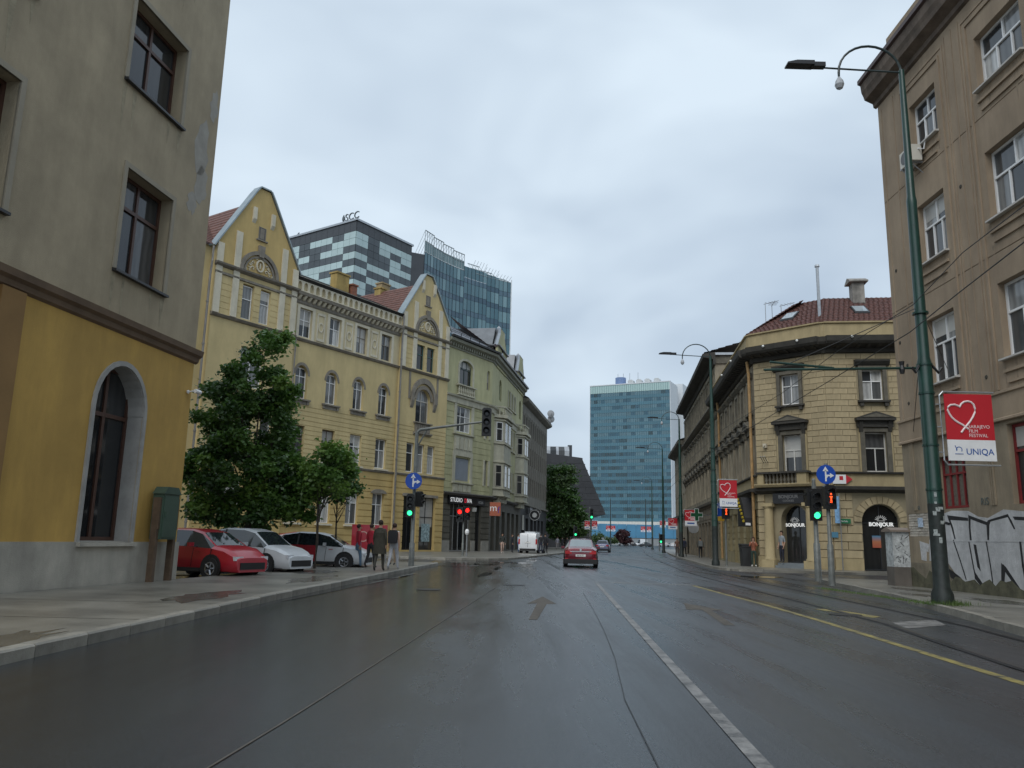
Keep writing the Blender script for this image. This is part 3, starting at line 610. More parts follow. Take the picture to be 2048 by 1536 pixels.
mb = MB(); mb.box(0, .02, yR, .3, .1, 21.4); mb.box(GRU0-.02, GRU0, yR, .3, .1, 21.4); part(mb, 'return_wall', YW, B, F)
gable(GRU0, GRU1, 25.85, yR)
TEALF = M('teal_frame', (.05, .13, .13), .5)
for u, f in ((-4.16, TEALF), (-2.69, TEALF)): window(B, F, u, 16.62, 1.1, 2.3, yR+.2, 1, .62, f, PANED)
window(B, F, -3.55, 11.67, 2.0, 3.1, yR+.25, 2, .66, M('weathered_white_frame', (.5, .47, .42), .6), PANE, .08, .08)
for u in (-5.02, -3.55, -2.07): window(B, F, u, 7.12, 1.02, 2.56, yR+.2, 1, .66, WHITE, PANE)
mb = MB(); arch_ring(mb, -3.55, 13.8, 1.02, 1.3, yR-.12, yR, rise0=1.02, rise1=1.35); arch_ring(mb, -3.55, 13.9, 1.45, 1.8, yR-.18, yR, rise0=1.45, rise1=1.95); part(mb, 'arch_moulding', GT, B, F)
for s in (-1, 1):
    mb = MB(); mb.prof([(yR, 12.9), (yR-.1, 13.1), (yR-.24, 13.6), (yR-.24, 13.9), (yR, 13.9)], -3.55+s*1.62-.2, -3.55+s*1.62+.2); mb.box(-3.55+s*2.0-.12, -3.55+s*2.0+.12, yR-.06, yR, 13.7, 16.2); part(mb, 'console', GT, B, F)
mb = MB(); mb.box(-4.6, -2.5, yR-.12, yR, 10.75, 11.6)
for k in range(7): mb.box(-4.5+k*.29, -4.4+k*.29, yR-.18, yR-.12, 10.85, 11.5)
mb.prof([(yR, 11.58), (yR-.28, 11.6), (yR-.28, 11.7), (yR, 11.72)], -4.8, -2.3); mb.prof([(yR, 10.5), (yR-.28, 10.66), (yR-.28, 10.76), (yR, 10.76)], -4.8, -2.3); part(mb, 'parapet_panel', GT, B, F)
SHF = M('shop_frame_dark', (.03, .032, .035), .4)
for a, b in ((-5.6, -3.75), (-3.35, -1.1)):
    window(B, F, (a+b)/2, .27, b-a, 4.7, yR+.3, 2, .62, SHF, SHOPG, .07, .06)
    mb = MB(); mb.box(a-.2, b+.2, yR-.12, yR, 4.95, 5.2); part(mb, 'window_hood', GT, B, F)
PST = M('poster_print', (.25, .34, .36), .5, var=.8, scale=5)
mb = MB(); mb.box(-2.7, -1.5, 0, .02, 1.0, 2.6); part(mb, 'poster', PST, B, F, 0, yR+.26)
Hl = [(-24.3, -23.3, 16.6, 19.2, .3), (-22.7, -21.75, 16.6, 19.2, .3), (-24, -22, 11.7, 14.6, .3), (-25.3, -24.3, 7.1, 9.7, .3), (-23.5, -22.6, 7.1, 9.7, .3), (-21.8, -20.8, 7.1, 9.7, .3)]
yel_wall(GLU0, GLU1, yL, Hl, [], 20.1, [(-24.6, -23, 2.3, 5, .3), (-22.2, -20.6, 2.3, 5, .3)])
mb = MB(); mb.box(GLU1, GLU1+.02, yL, .3, .1, 21.4); mb.box(GLU0-.02, GLU0, yL, .3, .1, 21.4); part(mb, 'return_wall', YW, B, F)
gable(GLU0, GLU1, 26.85, yL)
for u in (-23.8, -22.22): window(B, F, u, 16.62, .95, 2.5, yL+.2, 1, .6, WHITE, PANE)
window(B, F, -23, 11.72, 2, 2.8, yL+.2, 2, .66, WHITE, PANE)
for u in (-24.8, -23.05, -21.3): window(B, F, u, 7.12, .95, 2.5, yL+.2, 1, .62, WHITE, PANE)
for u in (-23.8, -21.4): window(B, F, u, 2.32, 1.55, 2.65, yL+.2, 2, .62, WHITE, PANE)
# drain pipes and chimneys
PIPE = M('drain_pipe', (.20, .19, .175), .5, .3, var=.2)
for u in (GRU0+.0, GLU0-.35):
    mb = MB(); mb.path([(u, -.36, 21.1), (u-.05, -.42, 20.0), (u-.06, -.34, 19.0), (u-.08, -.34, .2)], .085, 8)
    for z in range(2, 20, 3): mb.lathe([(.11, 0), (.11, .1)], 8, (u-.08, -.34, z))
    part(mb, 'drain_pipe', PIPE, B, F)
mb = MB(); mb.path([(GLU1+.2, -.3, 16.2), (GLU1+.2, -.3, 6.9)], .06, 6); part(mb, 'drain_pipe', PIPE, B, F)
CHY = M('chimney_render', (.42, .30, .10), .8, var=.2, streak=.3); BRK = M('chimney_brick', (.25, .10, .06), .8, var=.3, scale=6)
for (u, y, w_, z0, z1, m_) in ((-11.6, 3.2, .75, 22, 24.1, CHY), (-10.3, 3.0, .3, 22, 23.4, BRK), (-3.4, 6, .4, 22, 25.5, CHY), (-.9, 8, .6, 23, 27.0, M('chimney_ochre_grey', (.32, .24, .13), .8, var=.2))):
    mb = MB(); mb.box(u-w_, u+w_, y-.4, y+.4, z0, z1); mb.box(u-w_-.08, u+w_+.08, y-.5, y+.5, z1, z1+.14); part(mb, 'chimney', m_, B, F)
# wing of the same yellow house left of the gable
mb = MB(); wall(mb, -36, GLU0-.02, .1, 21.3, y=.25, bi=0); part(mb, 'wing_wall', YW, B, F)
tile_roof(B, F, 'wing_roof', RTILE, -36, GLU0+3.2, 21.3, 25.6, -.15, 6, 14)
# ================================================================== green house with corner bays
GW = M('green_render', (.47, .455, .26), .8, var=.1, scale=.5, bump=.25, bscale=50, streak=.18)
GTR = M('pale_green_trim', (.50, .48, .37), .75, var=.14, scale=1.5, streak=.25)
GGR = M('dark_ground_floor_render', (.115, .108, .085), .75, var=.2, scale=.8, streak=.25)
DKC = M('dark_cornice', (.06, .055, .05), .7, var=.2)
SHUT = M('roller_shutter_grey', (.26, .29, .33), .5, var=.06)
ROOFP = M('purple_brown_tiles', (.12, .075, .075), .6, var=.3, scale=3)
F = Fac(-6.44, 76.07, 30.5); W1 = 8.6
FS = Fac(F.at(W1).x, F.at(W1).y, 10)
B = thing('green_house', 'pale green corner house with canted bays above the dark-fronted shops', 'house', F.at(0, 0, .1))
mb = MB(); hs = [(2.05, 4.7, 6.85, 9.15, .22), (2.1, 4.7, 11.7, 14.25, .25), (2.3, 4.7, 16.45, 18.95, .3), (7.5, 8.1, 16.7, 18.8, .25), (7.4, 8.1, 6.7, 9.3, .25), (7.4, 8.1, 11.6, 14.2, .25)]
wall(mb, 0.03, W1, 5.7, 20, hs, courses(6.1, 14.4, .62), y=0, bi=0); arch_fill(mb, 2.3, 4.7, 18.3, 18.95, .3); arch_fill(mb, 7.5, 8.1, 18.4, 18.8, .25)
mb.box(0.03, W1, 1.0, 9, .1, 20); mb.face([(.03, 0, 5.7), (.03, 1, 5.7), (.03, 1, 20), (.03, 0, 20)]); part(mb, 'upper_wall', GW, B, F)
o = window(B, F, 3.375, 6.87, 2.65, 2.26, .15, 3, .66, M('beige_frame', (.4, .38, .33), .6), SHUT, .1, .01, name='shuttered_window', single=True)
mb = MB()
for k in range(14): mb.box(2.16, 4.6, .13, .17, 7.0+k*.15, 7.13+k*.15)
part(mb, 'roller_shutter', SHUT, B, F)
window(B, F, 3.4, 11.72, 2.6, 2.5, .18, 3, .62, WHITE, PANE); 
window(B, F, 3.5, 16.47, 2.4, 2.45, .22, 2, .66, M('dark_green_frame', (.02, .05, .045), .5), PANED, up_=3)
for z, h in ((16.72, 2.0), (6.72, 2.55), (11.62, 2.55)): window(B, F, 7.78, z, .6, h, .2, 1, .68, M('beige_frame', (.4, .38, .33), .6), PANED)
mb = MB()
for z0, z1 in ((6.7, 9.3), (11.5, 14.4)):
    mb.box(1.62, 2.05, -.09, 0, z0, z1); mb.box(4.7, 5.13, -.09, 0, z0, z1)
    mb.box(7.15, 7.4, -.09, 0, z0, z1); mb.box(8.1, 8.4, -.09, 0, z0, z1)
mb.box(1.62, 5.13, -.09, 0, 9.3, 9.75); part(mb, 'window_surround', GTR, B, F)
mb = MB()
mb.box(1.75, 5.0, -.07, 0, 9.75, 11.3)
for k in range(4): mb.box(1.9+k*.78, 2.5+k*.78, -.14, -.07, 9.95, 11.1)
mb.box(1.75, 5.0, -.07, 0, 5.75, 6.6)
for k in range(4): mb.box(1.9+k*.78, 2.5+k*.78, -.14, -.07, 5.85, 6.5)
part(mb, 'apron_panel', GTR, B, F)
mb = MB()
for z in (6.66, 11.45): mb.prof([(0, z-.1), (-.22, z-.06), (-.24, z+.04), (0, z+.08)], 1.5, 5.25)
part(mb, 'sill', GTR, B, F)
mb = MB(); mb.prof([(0, 14.4), (-.12, 14.45), (-.14, 14.95), (-.3, 15.05), (-.34, 15.2), (0, 15.3)], .03, W1); part(mb, 'string_course', GTR, B, F)
mb = MB(); mb.box(2.0, 5.0, -.3, 0, 15.32, 15.45); mb.prof([(0, 16.25), (-.34, 16.28), (-.34, 16.4), (0, 16.42)], 1.85, 5.15)
for k in range(9): mb.lathe([(.1, 0), (.07, .1), (.11, .35), (.07, .7), (.1, .8)], 6, (2.15+k*.335, -.17, 15.45))
part(mb, 'balustrade', GTR, B, F)
mb = MB(); arch_ring(mb, 3.5, 18.3, 1.2, 1.42, -.07, 0, rise0=.65, rise1=.88); mb.box(2.05, 2.3, -.07, 0, 16.45, 18.3); mb.box(4.7, 4.95, -.07, 0, 16.45, 18.3); part(mb, 'window_surround', GTR, B, F)
EAVE = M('grey_green_eave', (.22, .22, .17), .7, var=.15)
def eave(f, a, b, zb=19.85):
    mb = MB(); mb.prof([(0, zb), (-.1, zb), (-.14, zb+.4), (-.55, zb+.6), (-.6, zb+.85), (0, zb+.9)], a, b)
    k = a+.2
    while k < b-.2: mb.box(k, k+.16, -.32, 0, zb+.18, zb+.46); k += .42
    part(mb, 'eaves_cornice', EAVE, B, f)
    mb = MB(); mb.prof([(-.5, zb+.9), (-.78, zb+.93), (-.82, zb+1.1), (-.7, zb+1.12), (-.4, zb+1.05)], a, b); part(mb, 'gutter', ZINC, B, f)
eave(F, 0.03, W1+.3)
WETZ = M('wet_roof_metal', (.26, .27, .29), .28, .4, var=.25, scale=2)
tile_roof(B, F, 'corner_roof', WETZ, 0, W1+.2, 20.85, 24.0, -.7, 4.5, 8)
mb = MB()
for k in range(5): mb.box(.6+k*1.7, .66+k*1.7, -.1, -.04, 21.3, 21.62)
mb.path([(.3, -.1, 21.6), (8.4, -.1, 21.6)], .03, 5); mb.path([(.3, -.1, 21.45), (8.4, -.1, 21.45)], .03, 5); part(mb, 'snow_guard', ZINC, B, F)
# shop front of the corner
mb = MB(); wall(mb, .03, W1, .1, 5.42, [(1.55, 5.2, .15, 4.75, .35), (6.0, 7.1, .15, 5.3, .5)], courses(1.3, 5.3, .55), gd=.06, gw=.07, bi=0); part(mb, 'ground_floor_wall', GGR, B, F)
mb = MB(); mb.prof([(0, 5.40), (-.3, 5.44), (-.42, 5.62), (-.3, 5.72), (0, 5.74)], .03, W1+.1); part(mb, 'shop_cornice', DKC, B, F)
mb = MB(); mb.box(.05, 1.5, -.08, 0, .08, 1.15); mb.box(5.25, 5.95, -.08, 0, .08, 1.15); mb.box(7.15, 8.55, -.08, 0, .08, 1.15); part(mb, 'plinth', M('stone_plinth', (.26, .25, .22), .75, var=.2), B, F)
window(B, F, 3.375, .17, 3.6, 4.58, .25, 4, .72, M('alu_frame', (.42, .43, .43), .4, .5), SHOPG, .07, .06, name='shop_window')
mb = MB(); mb.box(1.05, 5.95, -.2, -.02, 4.6, 5.42); sg = part(mb, 'sign_board', BLACK, B, F)
WL = M('white_letter', (.85, .85, .85), .4, emit=.45); RL = M('red_letter', (.75, .03, .06), .4, emit=.5)
text('STUDIO', .58, WL, sg, (1.25, -.21, 4.81), 0, align='LEFT', sx=1.0); text('D', .58, RL, sg, (3.66, -.21, 4.81), 0, align='LEFT', sx=1.0); text('IVA', .58, WL, sg, (4.12, -.21, 4.81), 0, align='LEFT', sx=1.0)
mb = MB(); mb.box(6.0, 7.6, -.12, 0, 4.65, 5.3); sg = part(mb, 'sign_board', M('dark_sign', (.03, .03, .035), .5), B, F); text('KOLA', .4, M('grey_letter', (.5, .5, .48), .5), sg, (6.8, -.13, 4.82), 0, sx=.85)
window(B, F, 6.55, .17, 1.1, 4.4, .3, 1, .7, SHF, SHOPG, name='shop_door')
mb = MB(); mb.box(5.4, 5.75, -.3, 0, 4.0, 4.4); part(mb, 'wall_box', M('pale_box', (.45, .45, .43), .5), B, F)
# street side
SU = 20.4
hs = []
for z, h in ((6.9, 2.3), (11.7, 2.5), (16.6, 2.1)):
    for u in (10.2, 12.1, 14.0): hs.append((u-.5, u+.5, z, z+h, .25))
for u in (4.6, 18.3): hs.append((u-.75, u+.75, 16.5, 18.9, .3))
mb = MB(); wall(mb, 0, SU, 5.7, 20, hs, bi=0)
for u in (4.6, 18.3): arch_fill(mb, u-.75, u+.75, 18.15, 18.9, .3)
for u in (10.2, 12.1, 14.0): arch_fill(mb, u-.5, u+.5, 18.2, 18.7, .25)
mb.box(0, SU, 1, 9, .1, 20); part(mb, 'street_wall', GW, B, FS)
mb = MB(); wall(mb, 0, SU, .1, 5.42, [(a, a+1.9, .2, 4.4, .4) for a in (1, 4, 7.2, 10.6, 13.6, 16.8)], bi=1); part(mb, 'shop_wall', [GGR, SHOPG], B, FS)
mb = MB(); mb.prof([(0, 5.40), (-.3, 5.44), (-.42, 5.62), (-.3, 5.72), (0, 5.74)], 0, SU); part(mb, 'shop_cornice', DKC, B, FS)
mb = MB(); mb.prof([(0, 14.4), (-.12, 14.45), (-.14, 14.95), (-.3, 15.05), (-.34, 15.2), (0, 15.3)], 0, SU); part(mb, 'string_course', GTR, B, FS)
for z, h in ((6.9, 2.3), (11.7, 2.5), (16.6, 2.1)):
    for u in (10.2, 12.1, 14.0):
        window(B, FS, u, z+.02, 1.0, h-.02, .2, 1, .7, M('beige_frame', (.4, .38, .33), .6), PANED)
        mb = MB(); mb.box(u-.75, u-.5, -.07, 0, z, z+h); mb.box(u+.5, u+.75, -.07, 0, z, z+h); mb.prof([(0, z-.12), (-.2, z-.1), (-.2, z), (0, z)], u-.8, u+.8); part(mb, 'window_surround', GTR, B, FS)
for u in (4.6, 18.3): window(B, FS, u, 16.52, 1.5, 2.4, .25, 2, .66, TEALF, PANED)
eave(FS, -.2, SU)
tile_roof(B, FS, 'street_roof', ROOFP, 0, SU, 20.85, 25.2, -.7, 5, 14)
for (ua, ub) in ((1.6, 7.6), (15.4, 20.3)):
    # canted bay, two storeys, balcony on top
    p = .95; m1 = ua+.9; m2 = ub-.9
    plan = [(ua, 0), (m1, -p), (m2, -p), (ub, 0)]
    mb = MB(); mb.slab([(ua, .02), (m1, -p), (m2, -p), (ub, .02)], 5.9, 14.2); mb.slab([(ua+.5, .02), (m1+.2, -p+.3), (m2-.2, -p+.3), (ub-.5, .02)], 5.2, 5.9)
    bay = part(mb, 'bay_window', GTR, B, FS)
    mb = MB()
    for z in (5.85, 6.6, 9.4, 11.4, 13.9): mb.slab([(ua-.15, .02), (m1-.08, -p-.15), (m2+.08, -p-.15), (ub+.15, .02)], z, z+.16)
    mb.slab([(ua-.3, .02), (m1-.15, -p-.35), (m2+.15, -p-.35), (ub+.3, .02)], 14.2, 14.55); mb.build('bay_moulding', GTR, bay)
    for (a, b) in ((plan[0], plan[1]), (plan[1], plan[2]), (plan[2], plan[3])):
        d = Vector((b[0]-a[0], b[1]-a[1])); L_ = d.length; ang = atan2(d.y, d.x); c = Vector((a[0]+b[0], a[1]+b[1]))/2
        for z, h in ((6.85, 2.3), (11.7, 2.05)):
            wd = min(1.2, L_*.58); nn = 1 if L_ < 2 else 2
            for i in range(nn):
                q = c+d*((i-.5*(nn-1))/nn)
                mb = MB(); mb.box(-wd/2, wd/2, -.05, .03, 0, h); mb.box(-wd/2+.07, wd/2-.07, -.055, -.05, .07, h*.62, 1); mb.box(-wd/2+.07, wd/2-.07, -.055, -.05, h*.62+.07, h-.07, 1)
                mb.build('window', [WHITE if ua < 5 and z > 10 else M('beige_frame', (.4, .38, .33), .6), PANED], bay, (q.x, q.y, z), ang)
        nb = max(3, int(L_/.33)); mb = MB()
        for i in range(nb): mb.lathe([(.08, 0), (.06, .1), (.09, .35), (.06, .7), (.08, .8)], 6, (-L_/2+L_*(i+.5)/nb, 0, 0))
        mb.box(-L_/2, L_/2, -.12, .12, .8, .95); mb.build('balustrade', GTR, bay, (c.x, c.y, 14.55), ang)
    c = (ua+ub)/2; mb = MB(); mb.prism([(ua+.2, 19.8), (ub-.2, 19.8), (ub-.2, 22.2), (c+1.2, 23.9), (c+1.2, 24.5), (c-1.2, 24.5), (c-1.2, 23.9), (ua+.2, 22.2)], -.12, .12)
    mb.prism([(c-.35, 20.6), (c+.35, 20.6), (c+.35, 22), (c, 22.5), (c-.35, 22)], -.16, -.12, 1); part(mb, 'bay_gable', [GW, PANED], B, FS)
    mb = MB()
    for (a_, z0_), (b_, z1_) in zip([(ua, 22.15), (c-1.35, 23.9), (c-1.35, 24.55), (c+1.35, 24.55), (c+1.35, 23.9)], [(c-1.35, 23.9), (c-1.35, 24.55), (c+1.35, 24.55), (c+1.35, 23.9), (ub, 22.15)]): mb.path([(a_, .1, z0_), (b_, .1, z1_)], .24, 4)
    part(mb, 'gable_coping', GALV, B, FS)
    mb = MB(); mb.slab([(ua, -.35), (ub, -.35), (ub, 4), (ua, 4)], 22.2, 22.32); mb.prism([(ua+.1, 22.25), (ub-.1, 22.25), (c+1.3, 24.6), (c-1.3, 24.6)], .5, 5); part(mb, 'gable_roof', M('grey_roof_sheet', (.16, .17, .18), .45, .3, var=.2), B, FS)
# projecting shop signs
mb = MB(); mb.box(-.55, .55, -.1, .1, -.68, .68)
OR = M('orange_sign', (.36, .10, .05), .5)
T = thing('shop_sign', 'square orange and purple sign with a white letter m above the corner shop door', 'sign', (-1.42, 82.0, 4.35), 0); mb.build('sign_box', OR, T); 
text('m', 1.0, WHITE, T, (-.18, -.105, -.2), 0); text('f', .95, M('purple', (.08, .03, .25), .5), T, (.34, -.105, -.4), 0)
mb = MB(); mb.path([(-.7, .5, .5), (-.3, .05, .5)], .04, 6); mb.build('bracket', ZINC, T)
# ================================================================== grey house further along
GY = M('grey_sooty_render', (.215, .20, .165), .85, var=.18, scale=.4, streak=.3)
FG = Fac(FS.at(SU).x, FS.at(SU).y, 10); L_ = 25.2
B = thing('grey_house', 'long dark grey plain house beyond the green one, dark shops below', 'house', FG.at(0, 0, .1))
cols_ = [1.4+i*2.05 for i in range(12)]
hs = [(u-.5, u+.5, z, z+h, .25) for u in cols_ for z, h in ((7.4, 2.3), (11.4, 2.4), (15.4, 2.2))]
mb = MB(); wall(mb, 0.03, L_, 5.8, 19.4, hs, bi=0); mb.box(0.03, L_, 1, 10, .1, 19.4); mb.face([(L_, 0, 5), (L_, 1, 5), (L_, 1, 19.4), (L_, 0, 19.4)]); part(mb, 'wall', GY, B, FG)
for u in cols_:
    for z, h in ((7.4, 2.3), (11.4, 2.4), (15.4, 2.2)):
        window(B, FG, u, z+.02, 1.0, h-.04, .2, 2, .68, M('grey_frame', (.2, .2, .19), .6), PANED, single=True)
    mb = MB(); mb.box(u-.72, u-.52, -.06, 0, 7.2, 18); mb.box(u+.52, u+.72, -.06, 0, 7.2, 18); part(mb, 'wall_strip', M('grey_strip', (.19, .175, .145), .8, var=.2), B, FG)
mb = MB(); wall(mb, .03, L_, .1, 5.8, [(a, a+2.4, .2, 4.2, .4) for a in (.8, 4.2, 8.5, 12, 15.6, 19.5)], bi=1); part(mb, 'shop_wall', [M('dark_shop_render', (.045, .045, .047), .7), SHOPG], B, FG)
mb = MB(); mb.prof([(0, 5.75), (-.35, 5.8), (-.35, 6.05), (0, 6.1)], .03, L_); part(mb, 'string_course', GY, B, FG); mb = MB(); mb.prof([(0, 19), (-.3, 19.1), (-.75, 19.35), (-.8, 19.6), (0, 19.7)], .03, L_+.3); part(mb, 'cornice', GY, B, FG)
tile_roof(B, FG, 'roof', M('grey_brown_roof', (.09, .075, .07), .6, var=.3), 0, L_, 19.65, 23.5, -.8, 5, 8)
for (u, z, r) in ((4.2, 4.6, .75), (7.2, 5.1, .5)):
    T = thing('pub_sign', 'round black and white pub sign hung on the dark shopfront' if r > .6 else 'small round grey sign beside the larger round pub sign', 'sign', FG.at(u, -1.2, z), 0)
    mb = MB(); mb.lathe([(r, -.06), (r, .06)], 20, axis='y'); mb.build('disc', BLACK, T)
    mb = MB(); arch_ring(mb, 0, 0, r*.84, r*.92, -.075, -.06, n=24, a0=0, a1=2*pi); mb.lathe([(r*.45, -.08), (r*.4, -.06)], 7, axis='y'); mb.build('ring', M('sign_white', (.6, .6, .58), .5), T)
    mb = MB(); mb.path([(-1.1, .3, .2), (0, .02, .2)], .04, 6); mb.build('bracket', ZINC, T)
mb = MB(); mb.box(-1.2, 1.2, -.05, .05, -.35, .35); T = thing('shop_sign', 'long white lettered shop sign above the round pub signs', 'sign', FG.at(5.6, -.5, 5.3), FG.rz); mb.build('board', M('sign_black', (.04, .04, .045), .5), T); text('CENTRAL', .5, M('sign_white', (.6, .6, .58), .5), T, (0, -.06, -.17), 0)
T = thing('poster_board', 'pale poster board on the dark shopfront behind the white van', 'sign', FG.at(1.5, -.12, 2.6), FG.rz); mb = MB(); mb.box(-.7, .7, 0, .08, 0, 1.9); mb.build('board', M('pale_poster', (.5, .48, .42), .6, var=.25, scale=3), T)
# dishes on the far roof end
for k, (u, z) in enumerate(((24.6, 21.4), (25.0, 20.6))):
    T = thing('satellite_dish', 'white satellite dish high on the end of the grey house roof' if k == 0 else 'lower white satellite dish at the grey house eaves', 'dish', FG.at(u, -.6, z), radians(15))
    mb = MB(); mb.lathe([(.02, 0), (.34, .04), (.6, .15), (.6, .17), (.34, .07), (.02, .04)], 16, axis='y', c=(0, -.3, 0)); mb.build('reflector', M('dish_grey', (.30, .31, .32), .5), T, smooth=True)
    mb = MB(); mb.path([(0, -.2, 0), (0, .1, -.9)], .05, 6); mb.path([(0, -.3, -.4), (0, -.75, 0)], .025, 5); mb.build('mount', STEEL, T)

# ================================================================== beige corner house, right
BE = M('beige_stone', (.43, .345, .205), .8, var=.12, scale=1.2, bump=.4, bscale=30, streak=.2, rnd=.11)
BEJ = M('beige_mortar', (.30, .255, .165), .9, var=.15)
BEP = M('beige_band_render', (.42, .335, .185), .8, var=.12, scale=.8, bump=.2, streak=.22)
DST = M('soot_black_stone', (.045, .041, .034), .8, var=.35, scale=2, bump=.3)
GST = M('soot_grey_stone', (.14, .125, .095), .8, var=.3, scale=2, bump=.3, streak=.3)
STRW = M('sooty_street_render', (.36, .31, .225), .85, var=.22, scale=.7, streak=.35)
RED = M('red_roof_tiles', (.105, .042, .032), .6, var=.4, scale=5)
C1 = (14.67, 47.64); L1 = 18.3
FSt = Fac(C1[0]+sin(radians(7.5))*L1, C1[1]+cos(radians(7.5))*L1, 187.5); FCh = Fac(*C1, 135); W2 = 4.4
FSi = Fac(FCh.at(W2).x, FCh.at(W2).y, 97.5); W3 = 12
B = thing('corner_house', 'beige stone corner house with dark cornice and a cafe on the ground floor', 'house', (C1[0], C1[1], .1))
faces = ((FSt, L1), (FCh, W2), (FSi, W3))
# core walls behind the stones
for f, wd, hs, ars in ((FCh, W2, [(1.7, 2.85, 9.45, 11.25, .3), (1.7, 2.85, 5.45, 7.7, .3)], ()), (FSi, W3, [(2.0, 3.12, 9.5, 11.25, .3), (1.95, 3.1, 5.46, 7.7, .3), (6, 7.1, 9.5, 11.25, .3), (6, 7.1, 5.46, 7.7, .3)], ())):
    mb = MB(); wall(mb, 0, wd, 5.4, 12.3, hs, bi=0, y=.03); part(mb, 'upper_wall', BEJ, B, f)
def stones(f, wd, z0, z1, holes, ch, bw, name='stone', seed=1, dep=.028, umax=None):
    rr = random.Random(seed); n = int(round((z1-z0)/ch)); h = (z1-z0)/n
    for j in range(n):
        a = z0+j*h; b = a+h; u = -(bw*.5 if j % 2 else 0)-.0
        while u < wd:
            s0, s1 = max(0, u), min(wd, u+bw); u += bw
            segs = [(s0, s1)]
            for hh in holes:
                if hh[2] < b-.02 and hh[3] > a+.02:
                    ns = []
                    for (p, q) in segs:
                        if hh[1] <= p or hh[0] >= q: ns.append((p, q)); continue
                        if p < hh[0]: ns.append((p, hh[0]))
                        if q > hh[1]: ns.append((hh[1], q))
                    segs = ns
            for (p, q) in segs:
                if q-p < .08 or (umax and p > umax): continue
                w_ = round((q-p)-.024, 2)
                def mk():
                    mb = MB(); e = .012
                    i = mb._a([(0, 0, 0), (w_, 0, 0), (w_, 0, h-.024), (0, 0, h-.024), (e, -dep, e), (w_-e, -dep, e), (w_-e, -dep, h-.024-e), (e, -dep, h-.024-e)])
                    for qd in ((4, 5, 6, 7), (0, 1, 5, 4), (1, 2, 6, 5), (2, 3, 7, 6), (3, 0, 4, 7)): mb.f.append(qd); mb.m.append(0)
                    return mb.mesh('stone', BE)
                link(name, cached(('stone', w_, round(h, 3), dep), mk), B, f.at(p+.012, .03+rr.uniform(-.008, .006), a+.012)-B.location, f.rz)
stones(FCh, W2, 5.45, 12.2, [(1.45, 3.1, 9.2, 11.75), (1.3, 3.2, 5.4, 8.5)], .335, .78, seed=3)
stones(FSi, 4.6, 5.45, 12.2, [(1.72, 3.4, 9.2, 11.75), (1.55, 3.45, 5.4, 8.5)], .335, .8, seed=5)
# ground floor: banded stones, entrance and arched cafe window
mb = MB(); wall(mb, 0, W2, .1, 4.35, [(1.40, 3.0, .1, 3.65, .9)], bi=0, y=.03); arch_fill(mb, 1.4, 3.0, 2.8, 3.65, .9, .03); part(mb, 'ground_floor_wall', BEJ, B, FCh)
mb = MB(); wall(mb, 0, W3, .1, 4.35, [(1.55, 3.5, .12, 3.68, .45)], bi=0, y=.03); arch_fill(mb, 1.55, 3.5, 2.72, 3.68, .45, .03); part(mb, 'ground_floor_wall', BEJ, B, FSi)
stones(FCh, W2, .75, 4.3, [(.45, 3.35, .1, 4.3)], .42, 1.4, 'rusticated_stone', 7, .07)
stones(FSi, 5, .75, 4.3, [(1.55, 3.5, .1, 2.75), (1.1, 3.95, 2.7, 4.15)], .42, 1.5, 'rusticated_stone', 9, .07)
nv = 13
for k in range(nv):
    mb = MB(); a0 = pi*k/nv+.012; a1 = pi*(k+1)/nv-.012; mb2 = []
    for t in range(4): a = a0+(a1-a0)*t/3; mb2.append((2.525+1.0*cos(a), 2.72+1.0*sin(a)))
    for t in range(4): a = a1+(a0-a1)*t/3; mb2.append((2.525+1.4*cos(a), 2.72+1.4*sin(a)))
    mb.prism(mb2, -.045-.006*(k % 2), .03); part(mb, 'voussoir', BE, B, FSi)
mb = MB(); mb.box(.02, 1.5, -.1, .03, .1, .75); mb.box(3.55, 8, -.1, .03, .1, .75); part(mb, 'plinth', BEP, B, FSi)
mb = MB(); mb.box(-.05, .45, -.1, .03, .1, .75); mb.box(3.4, W2+.03, -.1, .03, .1, .75); part(mb, 'plinth', BEP, B, FCh)
for u in (.78, 2.98+.3):
    mb = MB(); mb.box(u-.38, u+.38, -.55, .05, .08, .55); mb.lathe([(.34, .55), (.34, .62), (.29, .7), (.27, 2.2), (.25, 3.45), (.3, 3.5), (.3, 3.56)], 16, (u, -.24, 0)); mb.box(u-.36, u+.36, -.55, .05, 3.56, 3.75); part(mb, 'column', BEP, B, FCh, smooth=True)
mb = MB(); mb.box(1.1, 2.95, -.32, .03, 3.72, 4.3); sg = part(mb, 'sign_board', M('near_black_sign', (.018, .018, .02), .4), B, FCh)
GL = M('dim_grey_letter', (.16, .16, .16), .5)
text('BONJOUR', .26, GL, sg, (2.05, -.33, 4.02), 0, off=.008); text('COOKIES', .16, GL, sg, (2.05, -.33, 3.82), 0, off=.004)
mb = MB(); mb.box(1.16, 2.9, -.45, .0, .1, .26); mb.box(1.2, 2.86, -.2, .9, .26, .40); part(mb, 'door_step', M('step_stone', (.17, .19, .20), .5, var=.2), B, FCh)
window(B, FCh, 2.2, .41, 1.56, 3.22, .62, 2, .7, SHF, SHOPG, .06, .05, name='cafe_door')
window(B, FSi, 2.525, .14, 1.95, 3.52, .3, 2, .72, SHF, SHOPG, .06, .04, name='cafe_window')
LET = M('white_cafe_letter', (.8, .8, .78), .5, emit=.35)
